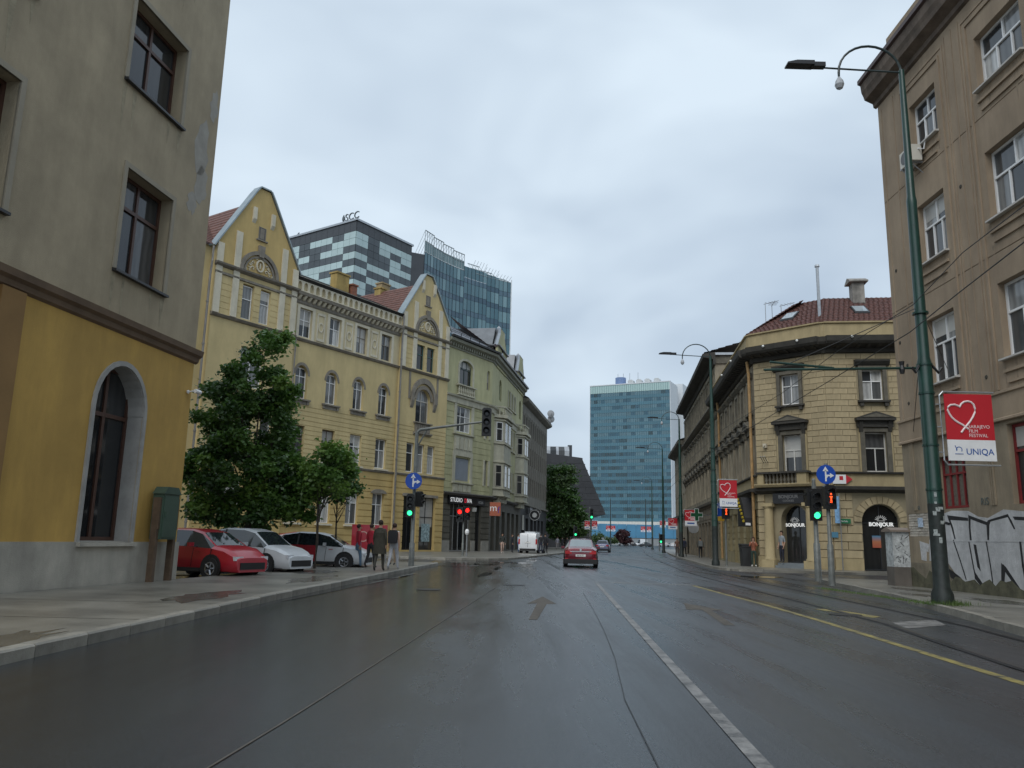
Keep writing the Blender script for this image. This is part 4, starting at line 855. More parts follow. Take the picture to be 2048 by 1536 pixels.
def cafe(f, u, y, z, s):
    o = text_on('BONJOUR', .27*s, LET, B, f, u, y, z, off=.012); mb = MB()
    for k in range(9):
        a = pi*(k+.5)/9; mb.path([(u+.12*s*cos(a), y, z+.30*s+.12*s*sin(a)), (u+.30*s*cos(a), y, z+.30*s+.26*s*sin(a))], .008*s, 4)
    mb.path([(u-.2*s, y, z+.27*s), (u+.2*s, y, z+.27*s)], .008*s, 4); part(mb, 'sunray_logo', LET, B, f)
cafe(FCh, 1.95, .58, 2.45, .95); cafe(FSi, 2.62, .28, 2.52, 1.05)
pm = bpy.data.materials.new('sunset_print'); pm.use_nodes = True; MATS['sunset_print'] = pm
t = pm.node_tree; tcn = t.nodes.new('ShaderNodeTexCoord'); sx = t.nodes.new('ShaderNodeSeparateXYZ'); rr_ = t.nodes.new('ShaderNodeValToRGB'); t.links.new(tcn.outputs['Generated'], sx.inputs[0]); t.links.new(sx.outputs['Z'], rr_.inputs[0]); t.links.new(rr_.outputs[0], t.nodes['Principled BSDF'].inputs['Base Color'])
rr_.color_ramp.elements[0].color = (.4, .09, .05, 1); rr_.color_ramp.elements[1].color = (.06, .22, .36, 1); e = rr_.color_ramp.elements.new(.5); e.color = (.45, .16, .07, 1)
mb = MB(); mb.box(2.1, 2.55, .26, .285, 1.35, 2.0); part(mb, 'poster', pm, B, FSi)
# dark string cornice, pale band, string, balcony
def allround(prof_, mat, name):
    for f, wd in faces:
        mb = MB(); mb.prof(prof_, -.0, wd); part(mb, name, mat, B, f)
allround([(.03, 4.3), (-.12, 4.34), (-.2, 4.42), (-.42, 4.46), (-.45, 4.62), (.03, 4.68)], DST, 'shop_cornice')
for f, wd in faces:
    mb = MB(); wall(mb, 0, wd, 4.66, 5.34, y=-.04); mb.face([(0, -.04, 5.34), (wd, -.04, 5.34), (wd, .06, 5.34), (0, .06, 5.34)]); part(mb, 'pale_band', BEP, B, f)
allround([(.03, 5.34), (-.18, 5.36), (-.2, 5.44), (.03, 5.47)], DST, 'string_course')
mb = MB(); mb.prof([(.0, 4.62), (-.62, 4.66), (-.7, 4.78), (-.7, 4.84), (0, 4.84)], .15, 3.55); mb.box(.35, .72, -.62, -.25, 4.84, 5.42); mb.box(2.75, 3.3, -.62, -.25, 4.84, 5.42); bal = part(mb, 'balcony', BEP, B, FCh)
mb = MB(); mb.prof([(-.2, 5.42), (-.7, 5.42), (-.7, 5.53), (-.2, 5.53)], .25, 3.42); part(mb, 'balcony_rail', DST, B, FCh)
for k in range(9):
    def mk():
        m_ = MB(); m_.lathe([(.085, 0), (.05, .06), (.1, .2), (.05, .4), (.08, .5), (.085, .57)], 8); return m_.mesh('baluster', GST, True)
    link('baluster', cached('balu', mk), B, FCh.at(.86+k*.225, -.5, 4.845)-B.location, FCh.rz)
# windows with hoods
GSL = M('grey_street_stone', (.27, .24, .18), .8, var=.35, scale=2, bump=.3, streak=.4)
def pediment(f, u, z, hw, b=B, m=None):
    mb = MB(); mb.box(u-hw+.1, u+hw-.1, -.2, .0, z-.55, z-.2); mb.box(u-hw, u+hw, -.42, .0, z-.2, z-.06)
    mb.prism([(u-hw-.02, z-.06), (u+hw+.02, z-.06), (u, z+.3)], -.44, -.0); mb.prism([(u-hw+.3, z-.03), (u+hw-.3, z-.03), (u, z+.18)], -.46, -.44, 1)
    for s in (-1, 1): mb.prof([(.0, z-.85), (-.12, z-.8), (-.3, z-.25), (.0, z-.2)], u+s*(hw-.28)-.1, u+s*(hw-.28)+.1)
    part(mb, 'pediment', m or [DST, GST], b, f)
def top_window(f, u, w_, z, h, fm, b=B, hood=DST, sur=GST, pm=None, y=.22):
    window(b, f, u, z+.02, w_, h-.02, y, 2, .62, fm, pm or PANE, .07, .05)
    mb = MB(); e = .2; mb.box(u-w_/2-e, u-w_/2, -.1, .03, z-.05, z+h+e); mb.box(u+w_/2, u+w_/2+e, -.1, .03, z-.05, z+h+e); mb.box(u-w_/2, u+w_/2, -.1, .03, z+h, z+h+e)
    part(mb, 'window_surround', sur, b, f)
    mb = MB(); mb.prof([(.0, z+h+.2), (-.14, z+h+.24), (-.3, z+h+.42), (-.32, z+h+.52), (0, z+h+.55)], u-w_/2-.38, u+w_/2+.38); part(mb, 'window_hood', hood, b, f)
    mb = MB(); mb.prof([(.2, z), (-.24, z-.04), (-.24, z-.14), (.2, z-.14)], u-w_/2-.3, u+w_/2+.3)
    for s in (-1, 1): mb.box(u+s*(w_/2+.1)-.1, u+s*(w_/2+.1)+.1, -.18, 0, z-.36, z-.14)
    part(mb, 'sill', hood, b, f)
top_window(FCh, 2.275, 1.15, 9.45, 1.8, WHITE); top_window(FSi, 2.56, 1.12, 9.5, 1.75, WHITE); top_window(FSi, 6.55, 1.1, 9.5, 1.75, WHITE)
OFFW = M('old_white_frame', (.55, .54, .50), .55, var=.15, scale=4)
for f, u, w_ in ((FCh, 2.275, 1.15), (FSi, 2.525, 1.15), (FSi, 6.55, 1.1)):
    window(B, f, u, 5.47, w_, 2.2, .22, 2, .6, OFFW, PANED, .07, .06, up_=1)
    mb = MB(); e = .24; mb.box(u-w_/2-e, u-w_/2, -.1, .03, 5.46, 7.9); mb.box(u+w_/2, u+w_/2+e, -.1, .03, 5.46, 7.9); mb.box(u-w_/2, u+w_/2, -.1, .03, 7.68, 7.9); part(mb, 'window_surround', GST, B, f)
    mb = MB(); mb.box(u-w_/2-e-.09, u-w_/2-e, -.06, .03, 5.46, 7.9); mb.box(u+w_/2+e, u+w_/2+e+.09, -.06, .03, 5.46, 7.9); part(mb, 'jamb_strip', BEP, B, f)
    pediment(f, u, 8.5, 1.05)
# street side of the beige house
ul = [L1-1.4-i*2.62 for i in range(7)]
hs = [(u-.5, u+.5, z, z+h, .3) for u in ul for z, h in ((5.5, 2.3), (9.3, 1.9))]
mb = MB(); wall(mb, 0, L1, 5.46, 12.3, hs, y=.03, bi=0); part(mb, 'street_wall', STRW, B, FSt)
OCW = M('ochre_streetfront', (.34, .28, .15), .85, var=.2, scale=.8, streak=.3)
mb = MB(); wall(mb, 0, L1, .1, 4.35, [(u-.8, u+.8, .15 if i % 2 else .9, 3.4, .4) for i, u in enumerate(ul)], courses(.9, 4.2, .42), gd=.05, gw=.06, y=.0, bi=1); part(mb, 'shop_wall', [OCW, SHOPG], B, FSt)
for u in ul:
    top_window(FSt, u, 1.0, 9.3, 1.9, M('grey_frame', (.2, .2, .19), .6), pm=PANED, hood=GST, sur=GSL)
    window(B, FSt, u, 5.52, 1.0, 2.26, .25, 2, .66, M('grey_frame', (.2, .2, .19), .6), PANED)
    mb = MB(); mb.box(u-.78, u-.5, -.12, .03, 5.46, 7.9); mb.box(u+.5, u+.78, -.12, .03, 5.46, 7.9); part(mb, 'window_surround', STRW, B, FSt)
    pediment(FSt, u, 8.5, .95, B, [GST, DST])
for u in (L1-.35, L1-15.2):
    mb = MB(); mb.path([(u, -.3, 12.4), (u, -.22, 11.6), (u, -.2, .3)], .09, 8); part(mb, 'drain_pipe', M('ochre_pipe', (.36, .22, .09), .6, var=.3, scale=3), B, FSt)
# main cornice with dentils, attic band, roof
for f, wd in faces:
    a, b = 0, wd
    mb = MB(); mb.prof([(.03, 12.2), (-.12, 12.25), (-.14, 12.5), (-.75, 12.62), (-.85, 12.75), (-.9, 13.05), (-.3, 13.12), (.03, 13.12)], a, b); part(mb, 'main_cornice', DST, B, f)
    k = a+.15
    def mk():
        m_ = MB(); m_.prof([(0, 0), (-.5, .1), (-.5, .18), (0, .2)], -.1, .1); return m_.mesh('modillion', DST)
    while k < min(b, 99): link('modillion', cached('modi', mk), B, f.at(k, -.14, 12.45)-B.location, f.rz); k += .55
    mb = MB(); mb.prof([(-.35, 13.1), (-.35, 13.85), (-.45, 13.9), (-.45, 13.98), (.2, 13.98), (.2, 13.1)], a, b); part(mb, 'attic_band', BEP, B, f)
# corner pieces of the cornice (mitres)
for f, u in ((FCh, 0), (FCh, W2)):
    mb = MB(); c = f.at(u)-B.location; mb.lathe([(.14, 12.2), (.16, 12.5), (.62, 12.62), (.7, 12.75), (.74, 13.03), (.1, 13.1)], 16, (c.x, c.y, -.1)); mb.build('main_cornice', DST, B)
    mb = MB(); mb.lathe([(.33, 13.1), (.33, 13.84), (.42, 13.9), (.42, 13.96), (.1, 13.97)], 16, (c.x, c.y, -.1)); mb.build('attic_band', BEP, B)
LAMPW = M('opal_lamp', (.75, .75, .72), .3)
for f, u in ((FCh, 1.2), (FCh, 3.3), (FSi, 1.35), (FSt, L1-2.5), (FSt, L1-7)):
    mb = MB(); mb.ball((u, -.95, 12.95), .08, 8); part(mb, 'bulb', LAMPW, B, f)
def hip(f, wd, u_in0, u_in1):
    tile_roof(B, f, 'tiled_roof', RED, -.2, wd+.2, 13.98, 16.5, -.35, 3.4, 15, .28, u_in1, u_in0)
hip(FSt, L1, 0, 1.2); hip(FCh, W2, 1.4, 1.4); hip(FSi, W3, 1.2, 0)
mb = MB(); c0 = FSt.at(0, .5)-B.location; mb.slab([tuple((FSt.at(0, .06)-B.location)[:2]), tuple((FCh.at(0, .06)-B.location)[:2]), tuple((FSi.at(0, .06)-B.location)[:2]), tuple((FSi.at(W3, .06)-B.location)[:2]), tuple((FSi.at(W3, 10)-B.location)[:2]), tuple((FSt.at(0, 10)-B.location)[:2])], 13.0, 13.9)
mb.slab([tuple((q-B.location)[:2]) for q in (FSt.at(0, 3.5), FSt.at(L1-1.3, 3.5), FCh.at(W2/2, 3.6), FSi.at(1.3, 3.5), FSi.at(W3, 3.5), FSi.at(W3, 9), FSt.at(0, 10))], 13.9, 16.3); mb.build('roof_core', RED, B)
CHG = M('grey_chimney', (.30, .28, .25), .85, var=.3, scale=3, streak=.4)
mb = MB(); mb.box(2.5, 3.2, 2.4, 3.1, 14.6, 17.3); mb.prof([(2.2, 17.2), (2.2, 17.28), (2.75, 17.55), (3.3, 17.28), (3.3, 17.2)], 2.3, 3.4); mb.box(2.42, 3.28, 2.3, 3.2, 15.6, 15.8); part(mb, 'chimney', CHG, B, FSi)
mb = MB(); mb.lathe([(.09, 14.2), (.09, 17.6)], 10, (.05, .6, 0)); mb.lathe([(.15, 17.6), (.13, 17.72), (.02, 17.75)], 10, (.05, .6, 0)); part(mb, 'flue_pipe', GALV, B, FSi)
for f, u in ((FSi, 2.5), (FCh, 1.9)):
    mb = MB(); mb.prof([(.75, 14.7), (.75, 14.86), (1.7, 15.5), (1.7, 15.34)], u-.42, u+.42); mb.prof([(.83, 14.925), (.83, 14.935), (1.62, 15.47), (1.62, 15.46)], u-.34, u+.34, 1); part(mb, 'skylight', [ZINC, M('skylight_glass', (.3, .34, .36), .05)], B, f)
for f, u, y in ((FCh, .35, 1.2), (FCh, .9, 2.2), (FSt, L1-1.2, 1.5)):
    mb = MB(); mb.path([(u, y, 14), (u, y, 16.3)], .02, 5); mb.path([(u-.1, y, 16.2), (u+.9, y, 16.25)], .015, 4)
    for k in range(4): mb.path([(u+.15+k*.2, y-.25, 16.22), (u+.15+k*.2, y+.25, 16.22)], .01, 4)
    part(mb, 'aerial', STEEL, B, f)
# small fittings on the chamfer
mb = MB(); mb.box(.55, .75, -.2, .0, 7.0, 7.25); mb.lathe([(.06, -.3), (.06, -.2)], 8, axis='y', c=(.65, 0, 7.12)); part(mb, 'wall_lamp', M('lamp_ivory', (.5, .45, .35), .5), B, FCh)
for k in range(3): mb = MB(); mb.path([(.5+k*.13, -.05, 6.1), (.62+k*.13, -.7, 6.45)], .025, 5); part(mb, 'flag_holder', STEEL, B, FCh)
RDS = M('red_print', (.5, .02, .03), .5)
T = thing('arrow_sign', 'small white and red arrow sign on the beige house band', 'sign', FSi.at(.55, -.12, 4.78), FSi.rz); mb = MB(); mb.box(-.45, .25, -.02, .02, 0, .5); mb.build('board', WHITE, T); mb = MB(); mb.prism([(.25, 0), (.6, .25), (.25, .5)], -.02, .02); mb.box(-.1, .1, -.025, -.02, .2, .42); mb.build('arrow', RDS, T)
T = thing('street_sign', 'green street name sign on the beige house side', 'sign', FSi.at(.3, -.14, 2.62), FSi.rz); mb = MB(); mb.box(-.1, .62, -.02, .02, 0, .25); mb.build('board', M('green_sign', (.02, .16, .07), .4), T); text('Maršala', .13, WHITE, T, (.26, -.025, .08), 0)
T = thing('small_plaque', 'small blue square plaque on the beige house wall', 'sign', FSi.at(.05, -.12, 1.85), FSi.rz); mb = MB(); mb.box(-.18, .18, -.02, .02, 0, .3); mb.build('plate', M('blue_plate', (.08, .22, .32), .5), T)
T = thing('hanging_banner', 'narrow pale blue vertical banner on a thin pole by the cafe', 'banner', FSi.at(.15, -.45, .12), FSi.rz); mb = MB(); mb.path([(.15, 0, 0), (.15, 0, 4.1)], .03, 6); mb.build('pole', STEEL, T); mb = MB(); mb.box(-.12, .12, -.01, .01, 2.5, 3.95); mb.build('cloth', M('banner_blue', (.2, .38, .6), .6, var=.4, scale=5), T)

# ================================================================== taller sooty house, then a lower one
F2 = Fac(FSt.at(-30, -.0).x, FSt.at(-30).y, 187.5); L2 = 29.9
B2_ = thing('sooty_house', 'tall sooty grey-brown house with heavy cornices beyond the beige corner', 'house', F2.at(L2, 0, .1))
ul = [L2-1.6-i*2.75 for i in range(11)]
hs = [(u-.5, u+.5, z, z+h, .3) for u in ul for z, h in ((5.6, 2.3), (9.4, 2.2))]+[(u+s*.42-.28, u+s*.42+.28, 13.2, 15.3, .25) for u in ul for s in (-1, 1)]
mb = MB(); wall(mb, 0, L2, 4.9, 16.4, hs, bi=0); mb.box(0, L2, .8, 11, .1, 16.4); mb.face([(L2, 0, 4.9), (L2, .8, 4.9), (L2, .8, 16.4), (L2, 0, 16.4)]); part(mb, 'upper_wall', STRW, B2_, F2)
mb = MB(); wall(mb, 0, L2, .1, 4.9, [(u-.85, u+.85, .2, 3.3, .4) for u in ul], courses(1, 4.8, .5), gd=.05, gw=.06, bi=1); part(mb, 'shop_wall', [M('grey_brown_shopfront', (.22, .185, .13), .85, var=.2, streak=.3), SHOPG], B2_, F2)
mb = MB(); mb.prof([(0, 4.7), (-.3, 4.75), (-.34, 4.95), (0, 5.05)], 0, L2); mb.prof([(0, 12.35), (-.2, 12.4), (-.5, 12.6), (-.5, 12.75), (0, 12.85)], 0, L2); part(mb, 'string_course', GST, B2_, F2)
mb = MB(); mb.prof([(0, 16.1), (-.15, 16.15), (-.2, 16.6), (-1.0, 16.75), (-1.05, 17.05), (0, 17.2)], -.3, L2+.5); part(mb, 'main_cornice', DST, B2_, F2)
mb = MB(); mb.prof([(0, 16.3), (-.1, 16.35), (-.1, 16.7), (0, 16.75)], 0, .1); mb.box(L2, L2+.12, 0, 11, 16.3, 17.1); part(mb, 'side_cornice', GST, B2_, F2)
for u in ul:
    for s in (-1, 1): window(B2_, F2, u+s*.42, 13.22, .56, 2.06, .2, 1, .7, M('grey_frame', (.2, .2, .19), .6), PANED, single=True)
    mb = MB(); mb.box(u-.08, u+.08, -.1, 0, 13.1, 15.5); mb.box(u-.95, u-.74, -.1, 0, 13.1, 15.5); mb.box(u+.74, u+.95, -.1, 0, 13.1, 15.5); mb.box(u-.95, u+.95, -.14, 0, 15.5, 15.75); part(mb, 'window_surround', GSL, B2_, F2)
    top_window(F2, u, 1.0, 9.4, 2.0, M('grey_frame', (.2, .2, .19), .6), B2_, pm=PANED, hood=GST, sur=GSL)
    window(B2_, F2, u, 5.62, 1.0, 2.24, .25, 2, .66, M('grey_frame', (.2, .2, .19), .6), PANED, single=True)
    mb = MB(); mb.box(u-.78, u-.5, -.12, .0, 5.4, 7.9); mb.box(u+.5, u+.78, -.12, .0, 5.4, 7.9); part(mb, 'window_surround', STRW, B2_, F2)
    pediment(F2, u, 8.5, .95, B2_, [GST, DST])
for k in range(2): mb = MB(); mb.box(L2, L2+.1, 1.2+k*3.5, 2.0+k*3.5, 14.2, 16.2); part(mb, 'blind_panel', GST, B2_, F2)
tile_roof(B2_, F2, 'roof', M('dark_brown_roof', (.07, .05, .045), .6, var=.3), -.3, L2+.4, 17.15, 18.9, -.9, 5, 10)
mb = MB(); mb.prism([(L2-.1, 17), (L2+.3, 17), (L2+.3, 17.2), (L2-.1, 17.2)], 0, 11); part(mb, 'verge', GALV, B2_, F2)
F3 = Fac(F2.at(-18).x, F2.at(-18).y, 187.5)
B3_ = thing('low_street_house', 'lowest far sooty house at the end of the right-hand row', 'house', F3.at(17.9, 0, .1))
ul = [1.5+i*2.4 for i in range(7)]
mb = MB(); wall(mb, 0, 17.9, .1, 13, [(u-.5, u+.5, z, z+2, .3) for u in ul for z in (5.4, 9.2)], bi=0); mb.box(0, 17.9, .8, 10, .1, 13); part(mb, 'wall', STRW, B3_, F3)
mb = MB(); mb.prof([(0, 12.8), (-.2, 12.9), (-.9, 13.2), (-.95, 13.5), (0, 13.6)], -.4, 17.9); mb.prof([(0, 4.5), (-.4, 4.6), (-.45, 4.8), (0, 4.9)], 0, 17.9); part(mb, 'cornice', GST, B3_, F3)
for u in ul:
    for z in (5.4, 9.2): window(B3_, F3, u, z, 1, 2, .2, 2, None, M('grey_frame', (.2, .2, .19), .6), PANED, single=True)
tile_roof(B3_, F3, 'roof', M('dark_brown_roof', (.07, .05, .045), .6), -.3, 18, 13.5, 16, -.9, 5, 6)

# ================================================================== tan house at the right edge
TR = M('tan_brown_render', (.36, .275, .19), .85, var=.13, scale=.5, bump=.6, bscale=60, streak=.22)
TRL = M('tan_lower_render', (.32, .26, .18), .85, var=.2, scale=.6, bump=.5, streak=.3)
F = Fac(13.52, 27.9, 180); W4 = 26
B = thing('tan_house', 'tall brown-tan rendered house at the right with white windows and graffiti', 'house', F.at(.4, 0, .12))
bays = [(2.6, 4.25), (6.5, 8.6), (10.6, 12.7), (14.6, 16.7)]
zs = [(14.62, 16.3), (10.58, 12.62), (6.55, 8.68)]
hs = [(a, b, z0, z1, .28) for a, b in bays for z0, z1 in zs]; lo = [(2.6, 4.18, 2.58, 4.2, .25), (6.3, 8.4, 2.58, 4.75, .25), (10.5, 12.5, 2.58, 4.75, .25)]
mb = MB(); wall(mb, .4, W4, 5.66, 18, hs, [9.55, 13.75], gd=.02, gw=.03, bi=0); mb.box(.4, W4, .6, 12, .1, 18); mb.face([(.4, 0, 4.8), (.4, .6, 4.8), (.4, .6, 18), (.4, 0, 18)]); part(mb, 'upper_wall', TR, B, F)
mb = MB(); wall(mb, .4, W4, 2.55, 4.86, lo, bi=0); mb.face([(.4, 0, .1), (.4, .6, .1), (.4, .6, 4.86), (.4, 0, 4.86)]); part(mb, 'ground_floor_wall', TRL, B, F)
mb = MB(); mb.box(.36, W4, -.05, .3, 4.86, 5.66); mb.prof([(-.05, 4.84), (-.1, 4.86), (-.1, 4.92), (-.05, 4.95)], .36, W4); mb.prof([(-.05, 5.58), (-.1, 5.6), (-.1, 5.67), (-.05, 5.69)], .36, W4); part(mb, 'string_band', TR, B, F)
for i, (a, b) in enumerate(bays):
    for j, (z0, z1) in enumerate(zs):
        c = (a+b)/2; n = 3 if b-a > 1.9 else 2
        window(B, F, c, z0+.02, b-a, z1-z0-.03, .2, 3, .60, WHITE, PANE, .07, .06, up_=2)
        mb = MB(); mb.prof([(.2, z0+.02), (-.14, z0-.03), (-.14, z0-.08), (.2, z0-.08)], a-.06, b+.06); part(mb, 'sill', M('pale_sill', (.5, .48, .44), .6), B, F)
        mb = MB()
        mb.box(a-.02, b+.02, -.06, 0, z0-.42, z0-.34); mb.box(a+.12, b-.12, -.05, 0, z0-.72, z0-.66); part(mb, 'apron_moulding', TR, B, F)
    # stepped frame round the column of windows
    mb = MB()
    for e, d in ((.55, .025), (.32, .045)):
        mb.box(a-e-.07, a-e, -d, 0, 5.72, 16.6+e); mb.box(b+e, b+e+.07, -d, 0, 5.72, 16.6+e); mb.box(a-e-.07, b+e+.07, -d, 0, 16.6+e, 16.67+e)
    part(mb, 'bay_frame', TR, B, F)
mb = MB()
for u in (.62, 1.5, 4.95, 5.35, 5.75, 9.3, 9.8, 10.2): mb.box(u, u+.05, -.018, 0, 5.7, 17.4)
part(mb, 'pilaster_moulding', TR, B, F)
CRN = M('sooty_tan_cornice', (.17, .13, .10), .85, var=.35, scale=1.2, bump=.4, streak=.4)
mb = MB(); mb.prof([(0, 17.6), (-.1, 17.65), (-.12, 17.8), (-.42, 17.95), (-.46, 18.1), (-.52, 18.25), (-.55, 18.55), (0, 18.7)], .28, W4); mb.box(.28, .4, -.0, 12, 17.9, 18.6); part(mb, 'cornice', CRN, B, F)
mb = MB(); mb.prof([(-.53, 18.55), (-.64, 18.6), (-.64, 18.75), (-.53, 18.75)], .25, W4); part(mb, 'gutter', M('brown_gutter', (.07, .04, .035), .5), B, F)
mb = MB(); mb.box(.8, W4, .3, 11, 18.6, 20.2); part(mb, 'attic', TR, B, F)
REDW = M('dark_red_frame', (.20, .02, .022), .5, var=.2, scale=4)
window(B, F, 3.39, 2.6, 1.56, 1.58, .15, 4, .66, REDW, M('barred_pane', (.14, .13, .11), .3, var=.5, scale=9), .07, .06, label='small dark red window with four lights')
window(B, F, 7.35, 2.6, 2.1, 2.13, .15, 3, .66, REDW, PANED, .08, .07); window(B, F, 11.5, 2.6, 2.0, 2.13, .15, 3, .66, REDW, PANED, .08, .07)
for k in range(6): mb = MB(); mb.box(.95+k*.09+(.0 if k < 3 else 4.1), 1.0+k*.09+(.0 if k < 3 else 4.1), -.04, 0, 2.6, 4.84); part(mb, 'wall_moulding', TRL, B, F)
# lower wall: stained plinth, exposed painted bricks, graffiti
WB = M('white_sprayed_render', (.56, .56, .56), .7, var=.16, scale=3, bump=.5, bscale=18, streak=.25); PB = M('dirty_plinth', (.21, .18, .13), .8, var=.35, scale=2, bump=.5)
mb = MB(); wall(mb, .4, W4, .9, 2.55, [(.5, 2.15, 1.75, 2.5, .06)], bi=0); part(mb, 'lower_wall', TRL, B, F)
mb = MB(); wall(mb, .4, W4, .08, .9); mb.face([(.4, 0, .08), (.4, .4, .08), (.4, .4, .9), (.4, 0, .9)]); part(mb, 'plinth', PB, B, F)
PBR = M('painted_brick', (.44, .40, .34), .8, var=.2, scale=5, bump=.4, rnd=.2); rr = random.Random(5)
for j in range(9):
    u = .5-(.13 if j % 2 else 0)
    while u < 2.12:
        a, b = max(.5, u), min(2.15, u+.25); u += .26
        if b-a < .06: continue
        w_ = round(b-a-.012, 2)
        def mk():
            m_ = MB(); m_.box(0, w_, -.05, .0, 0, .072); return m_.mesh('brick', PBR)
        link('brick', cached(('brick', w_), mk), B, F.at(a, .06+rr.uniform(-.008, .012), 1.756+j*.083)-B.location, F.rz)
GF = dict(A=[(2.95, 2.39), (4.07, 2.28), (4.07, 2.19), (3.11, 2.24), (3.22, 2.04), (3.32, 1.67), (3.25, 1.66), (3.13, 2.02), (3.03, 2.2)],
B=[(4.1, 2.36), (5.0, 2.14), (5.07, 2.19), (5.99, 2.33), (6.13, 2.16), (6.26, 1.93), (6.2, 1.92), (5.98, 2.25), (5.18, 2.15), (5.11, 2.06), (5.03, 1.64), (4.95, 1.64), (4.97, 2.05), (4.2, 2.24), (4.16, 1.99), (4.17, 1.63), (4.07, 1.63), (4.08, 1.99)],
C=[(6.2, 2.26), (7.4, 2.2), (7.4, 2.1), (6.27, 2.17)], F1=[(4.24, 1.52), (4.37, 1.5), (4.49, .76), (4.34, .88)], F2=[(4.16, .77), (4.33, .6), (4.71, .27), (4.42, .35), (4.16, .55)],
F3=[(5.5, 1.02), (5.61, .95), (5.64, .79), (5.51, .31), (5.39, .31)], F4=[(5.58, .99), (5.69, .92), (6.25, .36), (6.14, .32), (5.61, .82)], F5=[(2.78, .79), (3.41, .55), (3.89, .22), (3.63, .24), (2.85, .53)])
mb = MB(); mb.prism([(2.5, 2.4), (3.2, 2.52), (4.11, 2.48), (4.59, 2.3), (5.07, 2.25), (5.81, 2.46), (6.7, 2.38), (9, 2.5), (9, .3), (6.4, .3), (5.62, .16), (4.28, .28), (3.39, .44), (2.71, 1.01), (2.5, 1.6)], -.004, .01); gf = part(mb, 'graffiti_field', WB, B, F)
BK = M('graffiti_black', (.015, .015, .017), .6, var=.3, scale=8)
def stroke(mb, pts, w_, y=-.007):
    for (a, p), (b, q) in zip(pts, pts[1:]):
        d = Vector((b-a, q-p)).normalized(); n = Vector((-d.y, d.x))*w_/2; e = d*w_*.25
        mb.prism([(a-e.x-n.x, p-e.y-n.y), (b+e.x-n.x, q+e.y-n.y), (b+e.x+n.x, q+e.y+n.y), (a-e.x+n.x, p-e.y+n.y)], y, y+.003)
mb = MB(); mb.noweld = True
for i, k in enumerate(GF): mb.prism(GF[k], -.007-.0004*i, -.0042)
for i, (pts, w_) in enumerate((([(3.19, 1.63), (3.48, 1.03), (3.71, .5)], .05), ([(4.02, 1.58), (4.11, 1.05), (4.21, .55)], .05), ([(4.89, 1.59), (4.99, .93), (5.03, .42)], .045), ([(6.42, 1.58), (6.44, 1.0), (6.5, .5)], .08), ([(6.75, 2.1), (6.85, 1.2), (7.4, .5)], .1), ([(2.6, 2.2), (3.05, 2.12)], .08), ([(7.5, 2.3), (7.7, 1.2), (8.3, .5)], .09))):
    stroke(mb, pts, w_, -.0112-.0004*i)
mb.build('graffiti_outline', BK, gf)
mb = MB(); mb.box(2.4, 9, -.012, -.003, 1.592, 1.607); mb.build('wall_ridge', WB, gf)
DIRT = M('splash_dirt', (.10, .095, .06), .9, var=.5, scale=3, bump=.3)
rr = random.Random(6); P = [(.4+k*.25, .62+rr.uniform(-.22, .2)) for k in range(36)]
mb = MB(); mb.prism([(.4, .1)]+[(x, z if x < 2.5 else z*.75) for x, z in P]+[(P[-1][0], .1)], -.0032, .006); part(mb, 'dirt_band', DIRT, B, F, 0, -.0125)
mb = MB(); mb.prism([(1.2, 1.0), (1.15, 1.6), (1.75, 1.5), (1.65, 1.25), (1.55, 1.3), (1.5, .97)], -.012, .0); mb.prism([(2.0, .97), (1.7, .98), (1.78, 1.65), (2.3, 1.6), (2.1, 1.35)], -.012, .0); part(mb, 'torn_poster', M('torn_paper', (.5, .5, .5), .7, var=.3, scale=6), B, F)
o = text_on('H\nC', .26, BK, B, F, 1.92, -.014, 1.36, off=.008); 
mb = MB(); mb.box(1.15, 1.45, -.02, 0, 2.05, 2.35); part(mb, 'blue_notice', M('notice_print', (.45, .55, .7), .5, var=.5, scale=12), B, F)
text_on('RIS', .3, M('faded_tag', (.10, .12, .11), .8), B, F, 5.0, -.012, 2.62); text_on('moa', .28, M('faded_tag', (.10, .12, .11), .8), B, F, 1.1, -.006, 2.62)
CRK = M('crack_dark', (.05, .045, .035), .9); STN2 = M('tan_stain', (.28, .215, .15), .9, var=.35, scale=3); rr = random.Random(31)
for a, b in bays[:2]:
    for z0, z1 in zs:
        for e in (a, a+.5, b-.4, b):
            L_ = rr.uniform(.4, 1.3); w_ = rr.uniform(.04, .11); mb = MB(); mb.prism([(e-w_, z0-.1), (e+w_, z0-.1), (e+w_*.5, z0-.1-L_*.6), (e, z0-.1-L_), (e-w_*.6, z0-.1-L_*.5)], -.0035, .002); part(mb, 'stain', STN2, B, F)
for (u_, z_) in ((1.2, 7.5), (1.1, 6.2), (5.6, 6.2), (.9, 11.0), (5.2, 12.2), (.8, 8.4)):
    mb = MB(); mb.lathe([(.05, -.02), (.07, 0)], 8, (u_, 0, z_), axis='y'); part(mb, 'wall_hole', CRK, B, F)
# air conditioner under the top window
T = thing('air_conditioner', 'cream outdoor air conditioning unit below the top tan house window', 'air conditioner', F.at(2.95, -.02, 14.0), F.rz)
mb = MB(); mb.box(-.38, .42, -.42, -.08, 0, .56); mb.build('casing', M('cream_casing', (.6, .57, .5), .5, var=.06), T)
mb = MB(); mb.lathe([(.21, -.435), (.21, -.42)], 18, axis='y', c=(-.08, 0, .28)); mb.build('fan_grille', M('grille_dark', (.10, .10, .10), .5), T)
mb = MB()
for s in (-.3, .3): mb.box(s-.03, s+.03, -.45, 0, -.06, 0); mb.path([(s, -.4, -.04), (s, -.02, -.4)], .018, 5)
mb.build('bracket', STEEL, T)
mb = MB(); mb.path([(.42, -.2, .4), (.6, -.1, .3), (.7, -.05, .7), (.66, 0, .9)], .025, 6); mb.build('pipe', WHITE, T)
